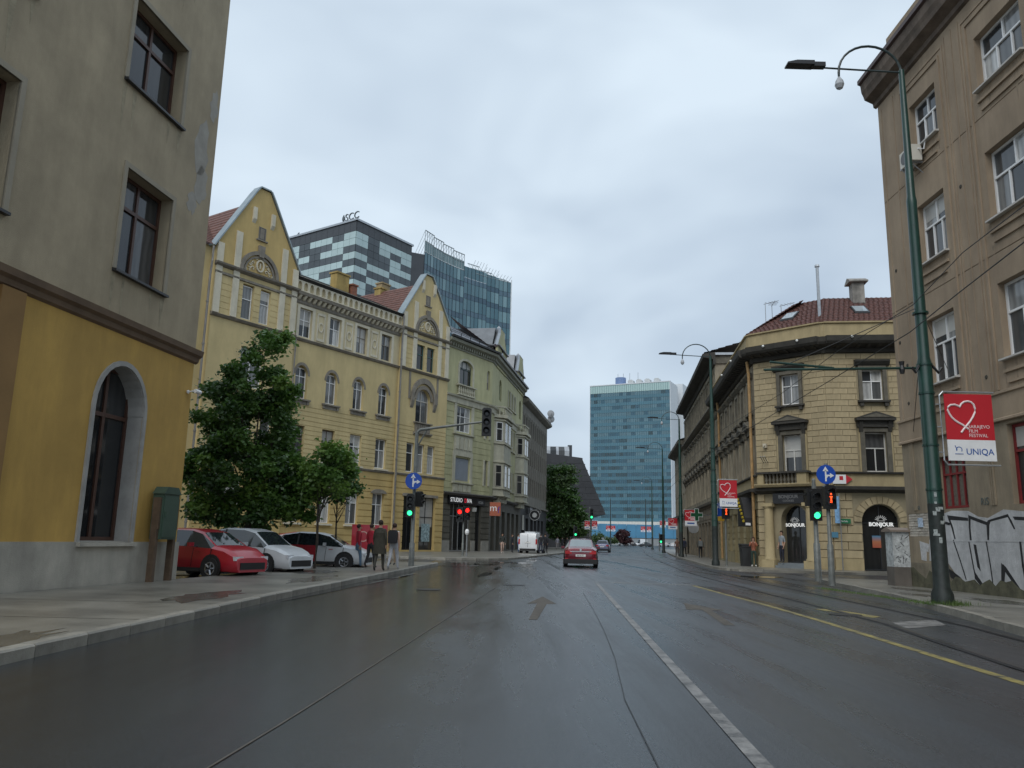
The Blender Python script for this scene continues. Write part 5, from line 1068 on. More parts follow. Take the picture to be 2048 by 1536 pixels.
# stone pillar with posters at the corner
T = thing('electric_cabinet', 'poster-plastered grey pillar cabinet at the tan house corner', 'cabinet', (13.35, 27.75, .12), radians(-3))
mb = MB(); mb.box(-.38, .38, -.3, .3, 0, .62); mb.build('base', M('cabinet_base', (.12, .105, .09), .8, var=.3, bump=.3), T)
mb = MB(); mb.box(-.37, .37, -.29, .29, .62, 1.78); mb.build('body', M('poster_remnants', (.42, .44, .44), .7, var=.5, scale=7, bump=.2), T)
mb = MB(); mb.prof([(-.38, 1.78), (-.38, 1.84), (0, 1.93), (.38, 1.84), (.38, 1.78)], -.46, .46); mb.build('lid', M('lid_brown', (.2, .16, .13), .7, var=.2), T)
mb = MB(); rr = random.Random(4)
for k in range(16):
    x, z = rr.uniform(-.28, .28), rr.uniform(.75, 1.65); mb.path([(x, -.293, z), (x+rr.uniform(-.1, .1), -.293, z+rr.uniform(-.12, .12)), (x+rr.uniform(-.1, .1), -.293, z+rr.uniform(-.15, .15))], .009, 4)
mb.build('scribble', BK, T)
# ================================================================== shopping centre: panel block and glass block
WP = M('pale_glass_panel', (.43, .55, .55), .22, var=.06, scale=.3, rnd=.06); DP = M('dark_glass_panel', (.07, .085, .095), .15, var=.2, scale=.3, rnd=.25); DBD = M('dark_band', (.05, .055, .062), .35, var=.15, scale=.3)
K0 = (-31.49, 150.)
FR = Fac(*K0, 34); FL = Fac(K0[0]-sin(radians(56))*19.6, K0[1]+cos(radians(56))*19.6, 124)
B = thing('shopping_centre_block', 'boxy tower clad in pale and dark glass panels behind the yellow house', 'building', (K0[0], K0[1], 0))
mb = MB()
for f, wd in ((FR, 20), (FL, 19.6)):
    pass
q = [K0, tuple(FR.at(16.6)[:2]), tuple((FR.at(16.6, 19.6))[:2]), tuple(FL.at(0)[:2])]
mb.slab([(x-K0[0], y-K0[1]) for x, y in q], 20, 62.9); mb.build('core', DBD, B)
mb = MB(); mb.slab([(x-K0[0], y-K0[1]) for x, y in ((-22.3, 163.7), (-19.5, 165.1), (-19, 176), (-26, 176))], 20, 61.6); mb.build('link_block', DBD, B)
PR = ['.#...', '.#.#.', '###.#', '.##..', '#..##', '.##..', '#..#.', '.#..#', '.##..', '#..#.', '.##.#', '#....', '.##..', '.....']
PL = ['.#..#.', '..###.', '#..#.#', '.####.', '#.....', '.##...', '#.....', '...##.', '.##...', '#...#.', '.##...', '#..##.', '.##...', '......']
for f, pat, n, wd, flip in ((FR, PR, 5, 3.3, False), (FL, PL, 6, 19.6/6, True)):
    for j, row in enumerate(pat):
        for i in range(n):
            c = row[i]; u = (n-1-i)*wd if flip else i*wd; z1 = 60.75-j*1.42
            def mk():
                m_ = MB()
                for a in range(2):
                    for b in range(1): m_.box(a*wd/2+.03, (a+1)*wd/2-.03, -.12, 0, b*1.42+.03, (b+1)*1.42-.03)
                return m_.mesh('panel', WP if c == '.' else DP)
            link('cladding_panel', cached(('scc', wd, c), mk), B, f.at(u, 0, z1-1.42)-B.location, f.rz)
    wd_ = n*wd
    for k in range(n*2):
        def mk():
            m_ = MB(); m_.box(.02, wd/2-.02, -.1, 0, 0, 2.2); return m_.mesh('band_panel', DBD)
        link('band_panel', cached(('sccband', wd), mk), B, f.at(k*wd/2, 0, 60.8)-B.location, f.rz)
    mb = MB(); mb.box(0, wd_, -.06, 0, 20, 40.8); part(mb, 'lower_cladding', DP, B, f)
    mb = MB(); mb.box(-.3 if not flip else -.1, wd_+.3, -.35, .5, 62.9, 63.3); part(mb, 'roof_edge', GALV, B, f)
SL = M('sign_dark_letter', (.10, .12, .13), .4)
def scc(f, u, y, s, flip=0):
    T = thing('rooftop_sign', 'dark SCC letters with a leaf emblem on the panel tower roof' if not flip else 'reversed rooftop letters at the far left edge of the panel tower', 'sign', f.at(u, y, 63.3), f.rz+flip)
    text('SCC', 1.7*s, SL, T, (.75, 0, .25), 0, ext=.1, off=.0)
    mb = MB(); mb.prism([(-1.75, .2), (-1.45, .9), (-1.6, 1.7), (-1.95, 1.2), (-2.0, .7)], -.1, .1); mb.prism([(-1.55, .35), (-1.3, .75), (-1.3, 1.2), (-1.42, .8)], -.1, .1); mb.build('leaf_emblem', SL, T)
    mb = MB(); mb.box(-2.2, 2.4, -.08, .08, .05, .2)
    for k in range(6): mb.box(-2+k*.8, -1.94+k*.8, -.05, .05, -.05, .2)
    mb.build('support', STEEL, T)
scc(FL, 19.6-2.4, .2, 1.25); scc(FL, .4, 3.5, 1.25, radians(90))
# glass block: concave curtain wall
GP = glass_mat('curtain_wall_glass', (.045, .13, .165), (.22, .36, .39), .08, .9, .02); GP2 = glass_mat('spandrel_glass', (.03, .08, .12), (.08, .15, .20), .12, .8, .02)
FIN = M('dark_mullion', (.03, .045, .06), .4, .3); WTR = M('white_edge_trim', (.6, .64, .66), .4)
B = thing('glass_block', 'dark blue-green curved glass office block behind the green house', 'building', (-19.6, 165, 0))
x, y = -19.6, 165.; nseg = 8; first = None; ztop = 62.3; segs = []
for s in range(nseg):
    k = 27+(56-27)*s/(nseg-1); segs.append(Fac(x, y, k)); x += sin(radians(k))*3.62; y += cos(radians(k))*3.62
endp = (x, y)
def mkp(mat, h, key):
    def f():
        m_ = MB(); m_.box(.04, 1.166, -.06, 0, .04, h-.04); return m_.mesh('glass_pane', mat)
    return cached(key, f)
for s, f in enumerate(segs):
    zt = ztop+(1.2 if s > 3 else 0)-max(0, s-5)*.4
    nfl = 8
    for j in range(nfl):
        z = zt-3.9*(j+1)
        for i in range(3):
            link('glass_pane', mkp(GP, 2.7, 'gp1'), B, f.at(i*1.2066, 0, z+1.2)-B.location, f.rz)
        mb = MB(); 
        def mk():
            m_ = MB(); m_.box(.02, 3.6, -.05, 0, .02, 1.18); return m_.mesh('spandrel_panel', GP2)
        link('spandrel_panel', cached('gsp', mk), B, f.at(0, 0, z)-B.location, f.rz)
    mb = MB()
    for i in range(3): mb.box(i*1.2066-.035, i*1.2066+.035, -.12, 0, zt-31.2, zt)
    part(mb, 'mullion', FIN, B, f)
mb = MB(); P0 = [tuple((f.at(0, .02)-B.location)[:2]) for f in segs]+[(endp[0]+19.6, endp[1]-165)]
mb.slab(P0+[(endp[0]+10, endp[1]-165+16), (-12, 26)], 8, 60.8); mb.build('core', DBD, B)
mb = MB(); mb.box(-.12, .12, -.2, .2, 20, ztop+1.0); mb.build('edge_trim', WTR, B, (endp[0]+19.6, endp[1]-165, 0))
# open glazed crown frames on the roof
CW = M('pale_frame', (.42, .47, .48), .4, .3); CGL = M('crown_glass', (.16, .24, .25), .1, var=.1)
mb = MB(); mb2 = MB()
def fr(seg, a, b, z0, z1, lean=0):
    f = segs[seg]
    for z in (z0, (z0+z1)/2, z1): p, q = f.at(a, lean*(z-z0)/(z1-z0), z)-B.location, f.at(b, lean*(z-z0)/(z1-z0), z)-B.location; mb.path([p, q], .13, 4)
    n = int((b-a)/.9)
    for i in range(n+1):
        u = a+(b-a)*i/n; mb.path([f.at(u, 0, z0)-B.location, f.at(u, lean, z1)-B.location], .07, 4)
        mb.path([f.at(u, 0, z1)-B.location, f.at(u, 2.4, z0)-B.location], .05, 4)
for s in range(4): fr(s, 0, 3.62, 62.3, 67.2-.35*s)
for s in (5, 6, 7): fr(s, 0, 3.62, 62.6, 66.6-.8*(s-4), 3)
mb.build('roof_frame', CW, B)
mb = MB()
for s in range(4):
    f = segs[s]
    for i in range(3): 
        pass
    mb.T = Matrix.Translation(f.o-B.location) @ Matrix.Rotation(f.rz, 4, 'Z'); mb.box(.05, 3.57, .0, .06, 62.5, 64.6)
mb.T = None; mb.build('crown_glazing', CGL, B)
# ================================================================== dark slanted building + barrel roof
AL = M('dark_slate_cladding', (.035, .036, .04), .45, var=.3, scale=.4, bump=.2, bscale=6)
B = thing('slanted_building', 'dark wedge-shaped building with a leaning edge behind the street tree', 'building', (6, 150, 0))
mb = MB(); mb.prism([(-3, 0), (9.2, 0), (9.4, 6.2), (11.9, 6.3), (7.4, 16.7), (1.1, 17.4), (-3, 17.8)], 0, 24); mb.build('wedge', AL, B)
for j in range(9):
    mb = MB(); z = 6.8+j*1.1; w_ = 11.6-(z-6.3)*.43
    n = 7
    for i in range(n): a = -3+(w_+3)*i/n; mb.box(a+.04, a+(w_+3)/n-.04, -.05, 0, z+.03, z+1.06)
    mb.build('cladding_course', AL, B)
mb = MB(); mb.prof([(2, 17.0), (2, 18.2), (3, 19.1), (5, 19.3), (8, 18.5), (8, 17)], -3, 5.2); mb.build('barrel_roof', M('grey_roof_shell', (.40, .42, .44), .4, .2), B)
for a in (1.6, 3.2): mb = MB(); mb.prof([(1.96, 17.3), (1.96, 18.2), (2.9, 19.02), (2.9, 18.9)], a, a+1.1); mb.build('roof_window', PANED, B)
mb = MB(); mb.box(5.0, 5.8, 3, 4, 17, 19.4); mb.build('roof_box', DBD, B)
# ================================================================== far teal office tower
TG = M('teal_glass', (.022, .09, .135), .07, var=.3, scale=.06, spec=.9, rnd=.2); TSP = M('teal_spandrel', (.055, .155, .205), .14, var=.12, scale=.05, spec=.8, rnd=.08); TCR = M('pale_teal_crown', (.40, .55, .53), .3, var=.05); TWH = M('white_cladding', (.62, .65, .67), .5, var=.05, scale=.05)
TSKY = M('teal_sky_tint', (.085, .175, .215), .1, var=.25, scale=.08, spec=.9, rnd=.15)  # paler panes: sky reflection painted into the glass colour
TDK = M('teal_dark_lights', (.012, .045, .06), .08, var=.3, scale=.2, spec=.9, rnd=.3)
FT = Fac(41.87, 418.8, 116); WT = 42.9
B = thing('office_tower', 'tall teal glass office tower with white side slabs at the end of the street', 'tower', (80.4, 400, 0))
mb = MB(); mb.box(0, WT, .3, 16, 0, 82.3); part(mb, 'core', TWH, B, FT)
rr = random.Random(2); nf = 19; fh = (78.1-11.6)/nf
for half, (ua, ub) in enumerate(((0, 20), (20, WT))):
    fold = .0 if half == 0 else -.0
    for j in range(nf):
        z = 78.1-fh*(j+1)
        mb = MB(); mb.box(ua+.05, ub-.05, -.12, .3, z, z+fh*.47); part(mb, 'spandrel_band', TSP, B, FT)
        n = 10
        for i in range(n):
            wd = (ub-ua)/n
            pm_ = TDK if (rr.random() < .06+.42*(j > (8 if half == 0 else 12))) else (TSKY if rr.random() < (.75 if j < (7 if half == 0 else 11) else .12) else TG)  # pale panes gather on the upper floors to paint in the reflected sky
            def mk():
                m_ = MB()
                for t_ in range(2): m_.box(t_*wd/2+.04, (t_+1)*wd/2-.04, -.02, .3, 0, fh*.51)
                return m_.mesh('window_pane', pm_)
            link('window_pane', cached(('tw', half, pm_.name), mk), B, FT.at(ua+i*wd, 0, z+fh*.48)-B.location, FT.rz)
    n = 20; mb = MB()
    for i in range(n): mb.box(ua+(ub-ua)*i/n+.03, ua+(ub-ua)*(i+1)/n-.03, -.1, .3, 78.2, 82.2)
    part(mb, 'crown_panel', TCR, B, FT)
    mb = MB()
    for i in range(n+1): mb.box(ua+(ub-ua)*i/n-.05, ua+(ub-ua)*i/n+.05, -.2, 0, 11.6, 82.2)
    part(mb, 'mullion', M('teal_mullion', (.055, .15, .19), .3), B, FT)
mb = MB(); mb.box(-.3, WT+.3, -.3, .5, 82.2, 82.7); mb.box(-.25, 0, -.3, 16, 0, 82.4); mb.box(WT, WT+.3, -.35, 1, 8, 82.6); part(mb, 'white_trim', TWH, B, FT)
FTs = Fac(80.4, 400, 26)
for a, b, z, y in ((.4, 13.6, 82.7, 0), (19, 36, 84.5, -2)):
    mb = MB(); mb.box(a, b, y, 6, 0, z); part(mb, 'side_slab', TWH, B, FTs)
mb = MB(); mb.box(-6, WT+8, -6, 0, 9.4, 11.4); part(mb, 'canopy', M('pale_canopy', (.62, .62, .58), .5), B, FT)
mb = MB(); mb.box(-2, WT+2, -.4, 0, 0, 9.4); part(mb, 'podium_glazing', M('podium_blue', (.04, .10, .13), .1), B, FT)
mb = MB(); mb.lathe([(2.8, 82.3), (2.8, 86.6)], 16, (15.5, 4, 0)); part(mb, 'roof_tank', M('blue_tank', (.16, .24, .42), .5), B, FT)
for u in (20, 24.5, 29, 34): mb = MB(); mb.box(u, u+3, 2, 5, 82.3, 84.4); mb.prism([(u, 84.4), (u+3, 84.4), (u+2.2, 85), (u+.6, 85)], 2, 5); part(mb, 'roof_plant', M('plant_grey', (.5, .52, .52), .5), B, FT)
for u in (14, 17, 20.5, 25): mb = MB(); mb.path([(u, 4, 84), (u, 4, 89)], .1, 4); part(mb, 'antenna', STEEL, B, FT)
# blue hoarding and shrubs before the tower
T = thing('hoarding', 'long bright blue site hoarding in front of the teal tower', 'hoarding', (50, 345, 0), 0); HB = M('blue_hoarding', (.07, .23, .38), .5, var=.15, scale=.2)
for i in range(12): mb = MB(); mb.box(-24+i*4+.05, -24+(i+1)*4-.05, 0, .2, 3.2, 8.8 if i > 1 else 6.5); mb.build('panel', HB, T)
mb = MB(); mb.box(-24, 24, .3, .5, 0, 3.2); mb.build('base_rail', M('grey_rail', (.25, .27, .28), .6), T)
# row of low far buildings closing the view on both sides
for i, (x, y, w_, d_, h, lab) in enumerate(((112, 300, 40, 20, 15, 'plain pale far block to the right behind the street end'), (8, 330, 30, 20, 11, 'low far grey block left of the teal tower base'))):
    T = thing('far_block', lab, 'building', (x, y, 0)); mb = MB(); wall(mb, -w_/2, w_/2, 0, h, [(-w_/2+2+k*4, -w_/2+4+k*4, z, z+1.8, .2) for k in range(int(w_/4)-1) for z in range(2, int(h)-2, 4)], bi=1); mb.box(-w_/2, w_/2, .3, d_, 0, h); mb.build('walls', [M('far_render', (.3, .3, .28), .8), PANED], T)
# ================================================================== trees
LEAFS = {}
def leaf_mat(name, c, c2):
    m = bpy.data.materials.new(name); m.use_nodes = True; t = m.node_tree; b = t.nodes['Principled BSDF']; L = t.links
    tcn = t.nodes.new('ShaderNodeTexCoord'); n = t.nodes.new('ShaderNodeTexNoise'); n.inputs['Scale'].default_value = 1.1; n.inputs['Detail'].default_value = 5; n.inputs['Roughness'].default_value = .75
    L.new(tcn.outputs['Object'], n.inputs[0]); r = t.nodes.new('ShaderNodeValToRGB'); r.color_ramp.elements[0].position = .33; r.color_ramp.elements[1].position = .68
    r.color_ramp.elements[0].color = (*c, 1); r.color_ramp.elements[1].color = (*c2, 1); L.new(n.outputs[0], r.inputs[0]); L.new(r.outputs[0], b.inputs['Base Color'])
    b.inputs['Roughness'].default_value = .38; b.inputs['Subsurface Weight'].default_value = 0; tr = t.nodes.new('ShaderNodeBsdfTranslucent'); L.new(r.outputs[0], tr.inputs[0]); ms = t.nodes.new('ShaderNodeMixShader'); ms.inputs[0].default_value = .3
    L.new(b.outputs[0], ms.inputs[1]); L.new(tr.outputs[0], ms.inputs[2]); L.new(ms.outputs[0], t.nodes['Material Output'].inputs[0]); return m
LG = leaf_mat('fresh_leaves', (.055, .135, .022), (.14, .25, .055)); LY = leaf_mat('young_leaves', (.09, .18, .025), (.20, .32, .07))
LD = leaf_mat('dark_leaves', (.03, .08, .018), (.08, .15, .035)); LM = leaf_mat('far_leaves', (.035, .07, .025), (.10, .15, .05)); LR = leaf_mat('red_leaves', (.05, .02, .025), (.09, .035, .035))
BARK = M('bark', (.06, .05, .04), .9, var=.3, scale=6, bump=.5, bscale=20)
def tree(name, label, loc, h, crown, trunk_h, r, nclump, leaves, size, mat, seed=0, group=None, cat='tree', clumpr=.5, lean=0, nbr=7):
    """crown: list of ellipsoids (x,y,z,rx,ry,rz); leaf clumps are spread through them on twigs"""
    rr = random.Random(seed); T = thing(name, label, cat, loc, rr.uniform(0, 6), group)
    T.rotation_euler = (0, 0, 0)
    mb = MB(); top = trunk_h*1.5
    mb.path([(0, 0, -.1), (lean*.3+.03, .02, trunk_h*.5), (lean*.6, 0, trunk_h), (lean, 0, top)], [r*1.25, r, r*.8, r*.45], 8)
    cl = []
    for (cx, cy, cz, rx, ry, rz) in crown:
        n = max(3, int(nclump*rx*ry*rz/sum(c[3]*c[4]*c[5] for c in crown)))
        for _ in range(n):
            while True:
                v = Vector((rr.uniform(-1, 1), rr.uniform(-1, 1), rr.uniform(-1, 1)))
                if .25 < v.length < 1: break
            v = v.normalized()*(v.length**.5)
            cl.append(Vector((cx+v.x*rx, cy+v.y*ry, cz+v.z*rz)))
    for c in rr.sample(cl, min(len(cl), nbr*3)):
        b0 = Vector((lean*.7, 0, trunk_h*rr.uniform(.8, 1.45))); m_ = (b0+c)/2+Vector((rr.uniform(-.2, .2), rr.uniform(-.2, .2), -.1*h*.2)); mb.path([b0, m_, c], [r*.35, r*.2, r*.06], 5)
    mb.build('trunk', BARK, T, smooth=True)
    lb = MB(); lb.noweld = True
    per = leaves//len(cl)
    for c in cl:
        cr_ = clumpr*rr.uniform(.55, 1.25); mi_ = 0 if not isinstance(mat, list) else rr.choices(range(len(mat)), (4, 5, 1.0)[:len(mat)])[0]
        for _ in range(int(per*rr.uniform(.5, 1.5))):
            v = Vector((rr.gauss(0, .5), rr.gauss(0, .5), rr.gauss(0, .38)))*cr_; p = c+v
            a = Vector((rr.uniform(-1, 1), rr.uniform(-1, 1), rr.uniform(-.7, .4))).normalized(); q = a.orthogonal().normalized()
            q = (Matrix.Rotation(rr.uniform(0, 6.28), 3, a) @ q); s = size*rr.uniform(.45, 1.45)
            lb.face([p, p+a*s*.5+q*s*.32, p+a*s, p+a*s*.5-q*s*.32], mi_)
    lb.build('crown', mat, T); return T
tree('leafy_tree', 'big dark leafy tree beside the ochre house above the parked cars', (-10.1, 31.5, .1), 9, [(.2, 0, 8.4, .9, .9, 1.2), (-.1, 0, 7.1, 1.5, 1.5, 1.2), (-.3, .1, 5.4, 1.85, 1.9, 1.4), (-.3, 0, 3.6, 2.25, 2.1, 1.3), (1.3, -.2, 3.0, 1.25, 1.2, 1.0), (-1.7, .2, 6.2, .8, .9, .9), (-.3, .2, 2.1, 2.2, 1.9, .6), (1.2, -.2, 2.1, 1.2, 1.1, .6)], 2.0, .15, 200, 52000, .165, [LG, LD, LY], 1, 'street trees on the left', clumpr=.46)
tree('leafy_tree', 'young slim tree with bright green crown in front of the yellow house', (-7.35, 31.2, .1), 5, [(.1, 0, 3.75, 1.1, 1.1, .8), (.55, 0, 4.35, .6, .7, .5), (-.6, 0, 3.2, .7, .8, .6), (.75, 0, 3.2, .6, .7, .45)], 1.9, .055, 46, 7500, .16, [LY, LG], 2, 'street trees on the left', clumpr=.36)
tree('leafy_tree', 'thin sapling trunk just right of the young slim tree', (-7.1, 33.4, .1), 4, [(0, 0, 3.4, .7, .7, .6)], 1.9, .04, 14, 1500, .16, [LG, LD], 5, 'street trees on the left', clumpr=.4)
tree('street_tree', 'tall dense dark tree past the grey house in front of the slanted building', (9.1, 132, .1), 14, [(-.9, 0, 12.0, 1.9, 1.9, 1.9), (-.7, 0, 9.2, 2.6, 2.6, 2.6), (.3, 0, 6.3, 2.5, 2.6, 2.2), (1.5, 0, 4.6, 2.1, 2.3, 1.4), (-1.6, 0, 6, 1.8, 2.2, 2.3), (.7, 0, 3.3, 3, 2.6, 1.5), (-1, 0, 3.2, 2, 2, 1.3)], 3, .3, 150, 30000, .42, [LM, LD], 3, None, clumpr=.9)
tree('bush', 'round dark reddish bush on the traffic island at the street end', (38, 268, 0), 5, [(0, 0, 3.2, 2.6, 2.6, 2.2)], 1, .2, 26, 2600, .6, LR, 8, None, 'bush', clumpr=.9)
tree('bush', 'low green hedge-like shrub left of the reddish bush', (30, 262, 0), 3, [(0, 0, 1.9, 4.5, 2, 1.5)], .6, .15, 26, 2600, .6, LM, 9, None, 'bush', clumpr=.9)
# grass tuft at the pole foot
gm = leaf_mat('grass_blades', (.05, .10, .02), (.12, .18, .05)); rr = random.Random(11); mb = MB(); mb.noweld = True
for _ in range(1500):
    a = rr.uniform(0, 6.28); d = abs(rr.gauss(0, .3)); x, y = d*cos(a)*1.0, d*sin(a)*.8; hgt = rr.uniform(.03, .14); t_ = rr.uniform(-.05, .05); q = rr.uniform(0, 3.1); wx, wy = .006*cos(q), .006*sin(q)
    mb.face([(x-wx, y-wy, 0), (x+wx, y+wy, 0), (x+t_, y+t_, hgt)])
for _ in range(700):
    t_ = rr.uniform(0, 6); x = -.3-.05*t_+rr.gauss(0, .06); y = t_+rr.gauss(0, .1); hgt = rr.uniform(.02, .07); wx = .007
    mb.face([(x-wx, y, 0), (x+wx, y, 0), (x+.02, y+.02, hgt)])
struct(mb.build('grass', gm, None, (9.98, 18.8, .12)), 'stuff')
# ================================================================== poles, lamps, wires
def tram_pole(x, y, h, label, arm_dir=(-1, 0), near=False, lamp=1.0, banner=None):
    T = thing('street_lamp', label, 'street lamp', (x, y, .1), 0, 'green tram and lamp poles on the right pavement')
    mb = MB(); mb.lathe([(.24, 0), (.23, .25), (.17, .4), (.165, h*.42), (.135, h*.43), (.12, h*.72), (.125, h*.73), (.10, h*.74), (.07, h)], 14); 
    for z in (2.6, 3.65, 4.9, 5.6, 6.9): mb.lathe([(.185, 0), (.185, .05)], 14, (0, 0, z))
    mb.build('pole', GREENP, T, smooth=True)
    mb = MB(); mb.lathe([(.245, .0), (.236, .25), (.176, .4), (.171, 2.3)], 14); mb.build('pole_base', M('scuffed_base', (.014, .02, .018), .55, var=.6, scale=7), T, smooth=True)
    d = Vector((arm_dir[0], arm_dir[1], 0)).normalized(); s = lamp
    mb = MB(); P = [Vector((0, 0, h-.1))]+[d*(.82*s*(1-cos(a)))+Vector((0, 0, h-.1+.78*s*sin(a))) for a in [pi*k/14 for k in range(1, 15)]]
    P.append(d*1.64*s+Vector((0, 0, h-.3))); mb.path(P, .032*s, 6); mb.path([(0, 0, h-.06), d*2.1*s+Vector((0, 0, h+.03))], .024*s, 6); mb.build('lamp_arm', M('dark_arm', (.02, .035, .035), .4), T)
    mb = MB(); e = d*1.64*s; mb.lathe([(.03, .12), (.10, 0), (.12, -.1), (.08, -.2), (.02, -.24)], 10, (e.x, e.y, h-.35)); mb.build('globe_lamp', M('globe_grey', (.4, .42, .44), .3), T)
    mb = MB(); mb.T = Matrix.Rotation(atan2(d.y, d.x), 4, 'Z'); z = h+.05
    mb.box(2.0*s, 2.35*s, -.09, .09, z-.02, z+.1); mb.prism([(2.3*s, z-.0), (3.0*s, z+.01), (3.0*s, z+.05), (2.75*s, z+.11), (2.3*s, z+.11)], -.14, .14); mb.T = None; mb.build('lamp_head', M('lamp_black', (.015, .016, .018), .4), T)
    return T
LW = M('banner_white', (.72, .73, .74), .5); LB = M('banner_blue_print', (.03, .10, .33), .5); BR = M('banner_red', (.46, .016, .026), .45, var=.05); PNK = M('banner_outline', (.78, .66, .66), .5)
def banner(x, y, z, w_, h, label, detail=1, ang=0., group='red film festival banners along the street', pole=True, lower=True):
    T = thing('banner', label, 'banner', (x, y, z), ang, group); red0 = h*.31 if lower else 0
    mb = MB(); mb.box(0, w_, -.012, .012, red0, h); mb.build('red_panel', BR, T)
    if lower: mb = MB(); mb.box(0, w_, -.012, .012, 0, red0); mb.build('white_panel', LW, T)
    mb = MB(); s = w_
    pts = [(.30, .155), (.36, .235), (.425, .31), (.51, .41), (.575, .51), (.62, .6), (.63, .68), (.61, .77), (.56, .825), (.49, .845), (.41, .83), (.35, .785), (.305, .71), (.29, .735), (.21, .765), (.12, .755), (.065, .71), (.052, .64), (.085, .555), (.13, .48), (.19, .42), (.26, .37), (.34, .325), (.41, .27), (.455, .235)]
    H_ = h-red0; mb.path([(px_*w_, -.018, red0+pz*H_) for px_, pz in pts], .021*s, 6); mb.build('heart_outline', PNK, T)
    if detail:
        for i, s_ in enumerate(('SARAJEVO', 'FILM', 'FESTIVAL')): text(s_, .098*w_, PNK, T, (.46*w_, -.016, red0+H_*(.255-.095*i)), 0, align='LEFT', ext=.001, off=.0)
        text('UNIQA', .18*w_, LB, T, (.37*w_, -.016, red0*.30), 0, align='LEFT', ext=.001, off=.002)
        mb = MB(); mb.path([(.14*w_, -.014, red0*.32), (.31*w_, -.014, red0*.32)], .008*w_, 4); arch_ring(mb, .23*w_, red0*.52, .05*w_, .066*w_, -.016, -.012, n=10, a0=-.6, a1=3.6); mb.path([(.19*w_, -.014, red0*.5), (.15*w_, -.014, red0*.72)], .008*w_, 4); mb.build('emblem', LB, T)
    else:
        for i in range(3): mb = MB(); mb.box(.45*w_, .9*w_, -.016, -.012, red0+H_*(.25-.09*i), red0+H_*(.30-.09*i)); mb.build('lettering', PNK, T)
        if lower: mb = MB(); mb.box(.2*w_, .8*w_, -.016, -.012, red0*.35, red0*.65); mb.build('lettering', LB, T)
    mb = MB(); e = .09*w_
    if pole: mb.path([(w_+.06, 0, h+.05), (-.02, 0, h+.05), (-e, 0, h-.04), (-e, 0, .0), (-.02, 0, -.1), (w_+.08, 0, -.1)], .022, 6); [mb.path([(-e, 0, h*f_), (-e-.34, 0, h*f_)], .018, 5) for f_ in (.12, .5, .84)]; mb.build('frame', GALV, T)
    return T
T = tram_pole(9.98, 18.9, 13.5, 'nearest tall green tram pole with curved lamp and festival banner', near=True, lamp=1.0)
mb = MB(); mb.path([(-.15, 0, 5.55), (-3.9, 0, 5.42)], .032, 6); mb.path([(-3.75, 0, 5.62), (-2.2, 0, 5.50)], .03, 6); mb.build('wire_bracket', GREENP, T)
for s in (-1, 1): mb = MB(); mb.path([(s*.16, -.05, 5.6), (s*.28, -.1, 5.42), (s*.36, -.1, 5.55)], .035, 6); mb.build('hook', BLACK, T)
mb = MB(); mb.lathe([(.05, 0), (.07, .1), (.05, .2), (.07, .3)], 8, (-.55, 0, 5.4)); mb.build('insulator', BLACK, T)
rr = random.Random(8); STK = M('sticker_paper', (.30, .33, .32), .6, var=.8, scale=18)
for k in range(11):
    a = rr.uniform(-2.3, -.8); z = rr.uniform(1.25, 2.5); mb = MB(); w_, h_ = rr.uniform(.02, .07), rr.uniform(.03, .13)
    mb.box(-w_, w_, -.004, .004, 0, h_); mb.build('sticker', STK, T, (.172*cos(a), .172*sin(a), z), a+pi/2)
banner(10.36, 18.86, 3.42, 1.14, 1.6, 'nearest large red festival banner on the green pole before the tan house')
tram_pole(12.15, 47.9, 12.6, 'second green lamp pole before the beige corner house', lamp=1.05)
tram_pole(15.9, 75, 12.8, 'third green lamp pole halfway down the right pavement', lamp=1.0)
tram_pole(19.6, 103, 13.2, 'fourth green lamp pole near the end of the right-hand houses', (-1, .0), lamp=1.15)
tram_pole(26.5, 150, 12.5, 'farthest green lamp pole before the teal tower', (-1, 0), lamp=1.15)
banner(12.45, 47.8, 3.55, 1.05, 1.55, 'red festival banner on the second green pole by the beige house', 1)
banner(16.25, 74.9, 2.97, 1.1, 1.43, 'red festival banner beside the pharmacy cross', 0)
banner(20.2, 102.9, 3.1, 1.15, 1.35, 'red festival banner on the fourth green pole', 0, lower=True)
banner(24.0, 129, 3.8, .9, 1.0, 'small far red festival banner left of the fourth pole', 0)
for i, x in enumerate((28.7, 30.2, 39.0, 40.8)):
    banner(x, 240, 4.4, 1.25, 1.6, ('far red banner left on the first island pole', 'far red banner right on the first island pole', 'far red banner left on the second island pole', 'far red banner right on the second island pole')[i], 0, pole=False)
for i, x in enumerate((30.05, 40.5)):
    T = thing('island_pole', ('thin dark pole with two red flags, left one on the island', 'thin dark pole with two red flags, right one on the island')[i], 'pole', (x, 240.1, 0)); mb = MB(); mb.lathe([(.2, 0), (.12, 14)], 8); mb.build('shaft', M('dark_arm', (.02, .035, .035), .4), T)
banner(10.75, 105, 2.95, .68, .98, 'red festival banner under the far green signal', 0); banner(9.8, 105, 2.95, .65, .95, 'dark red banner half hidden by the tall street tree', 0)
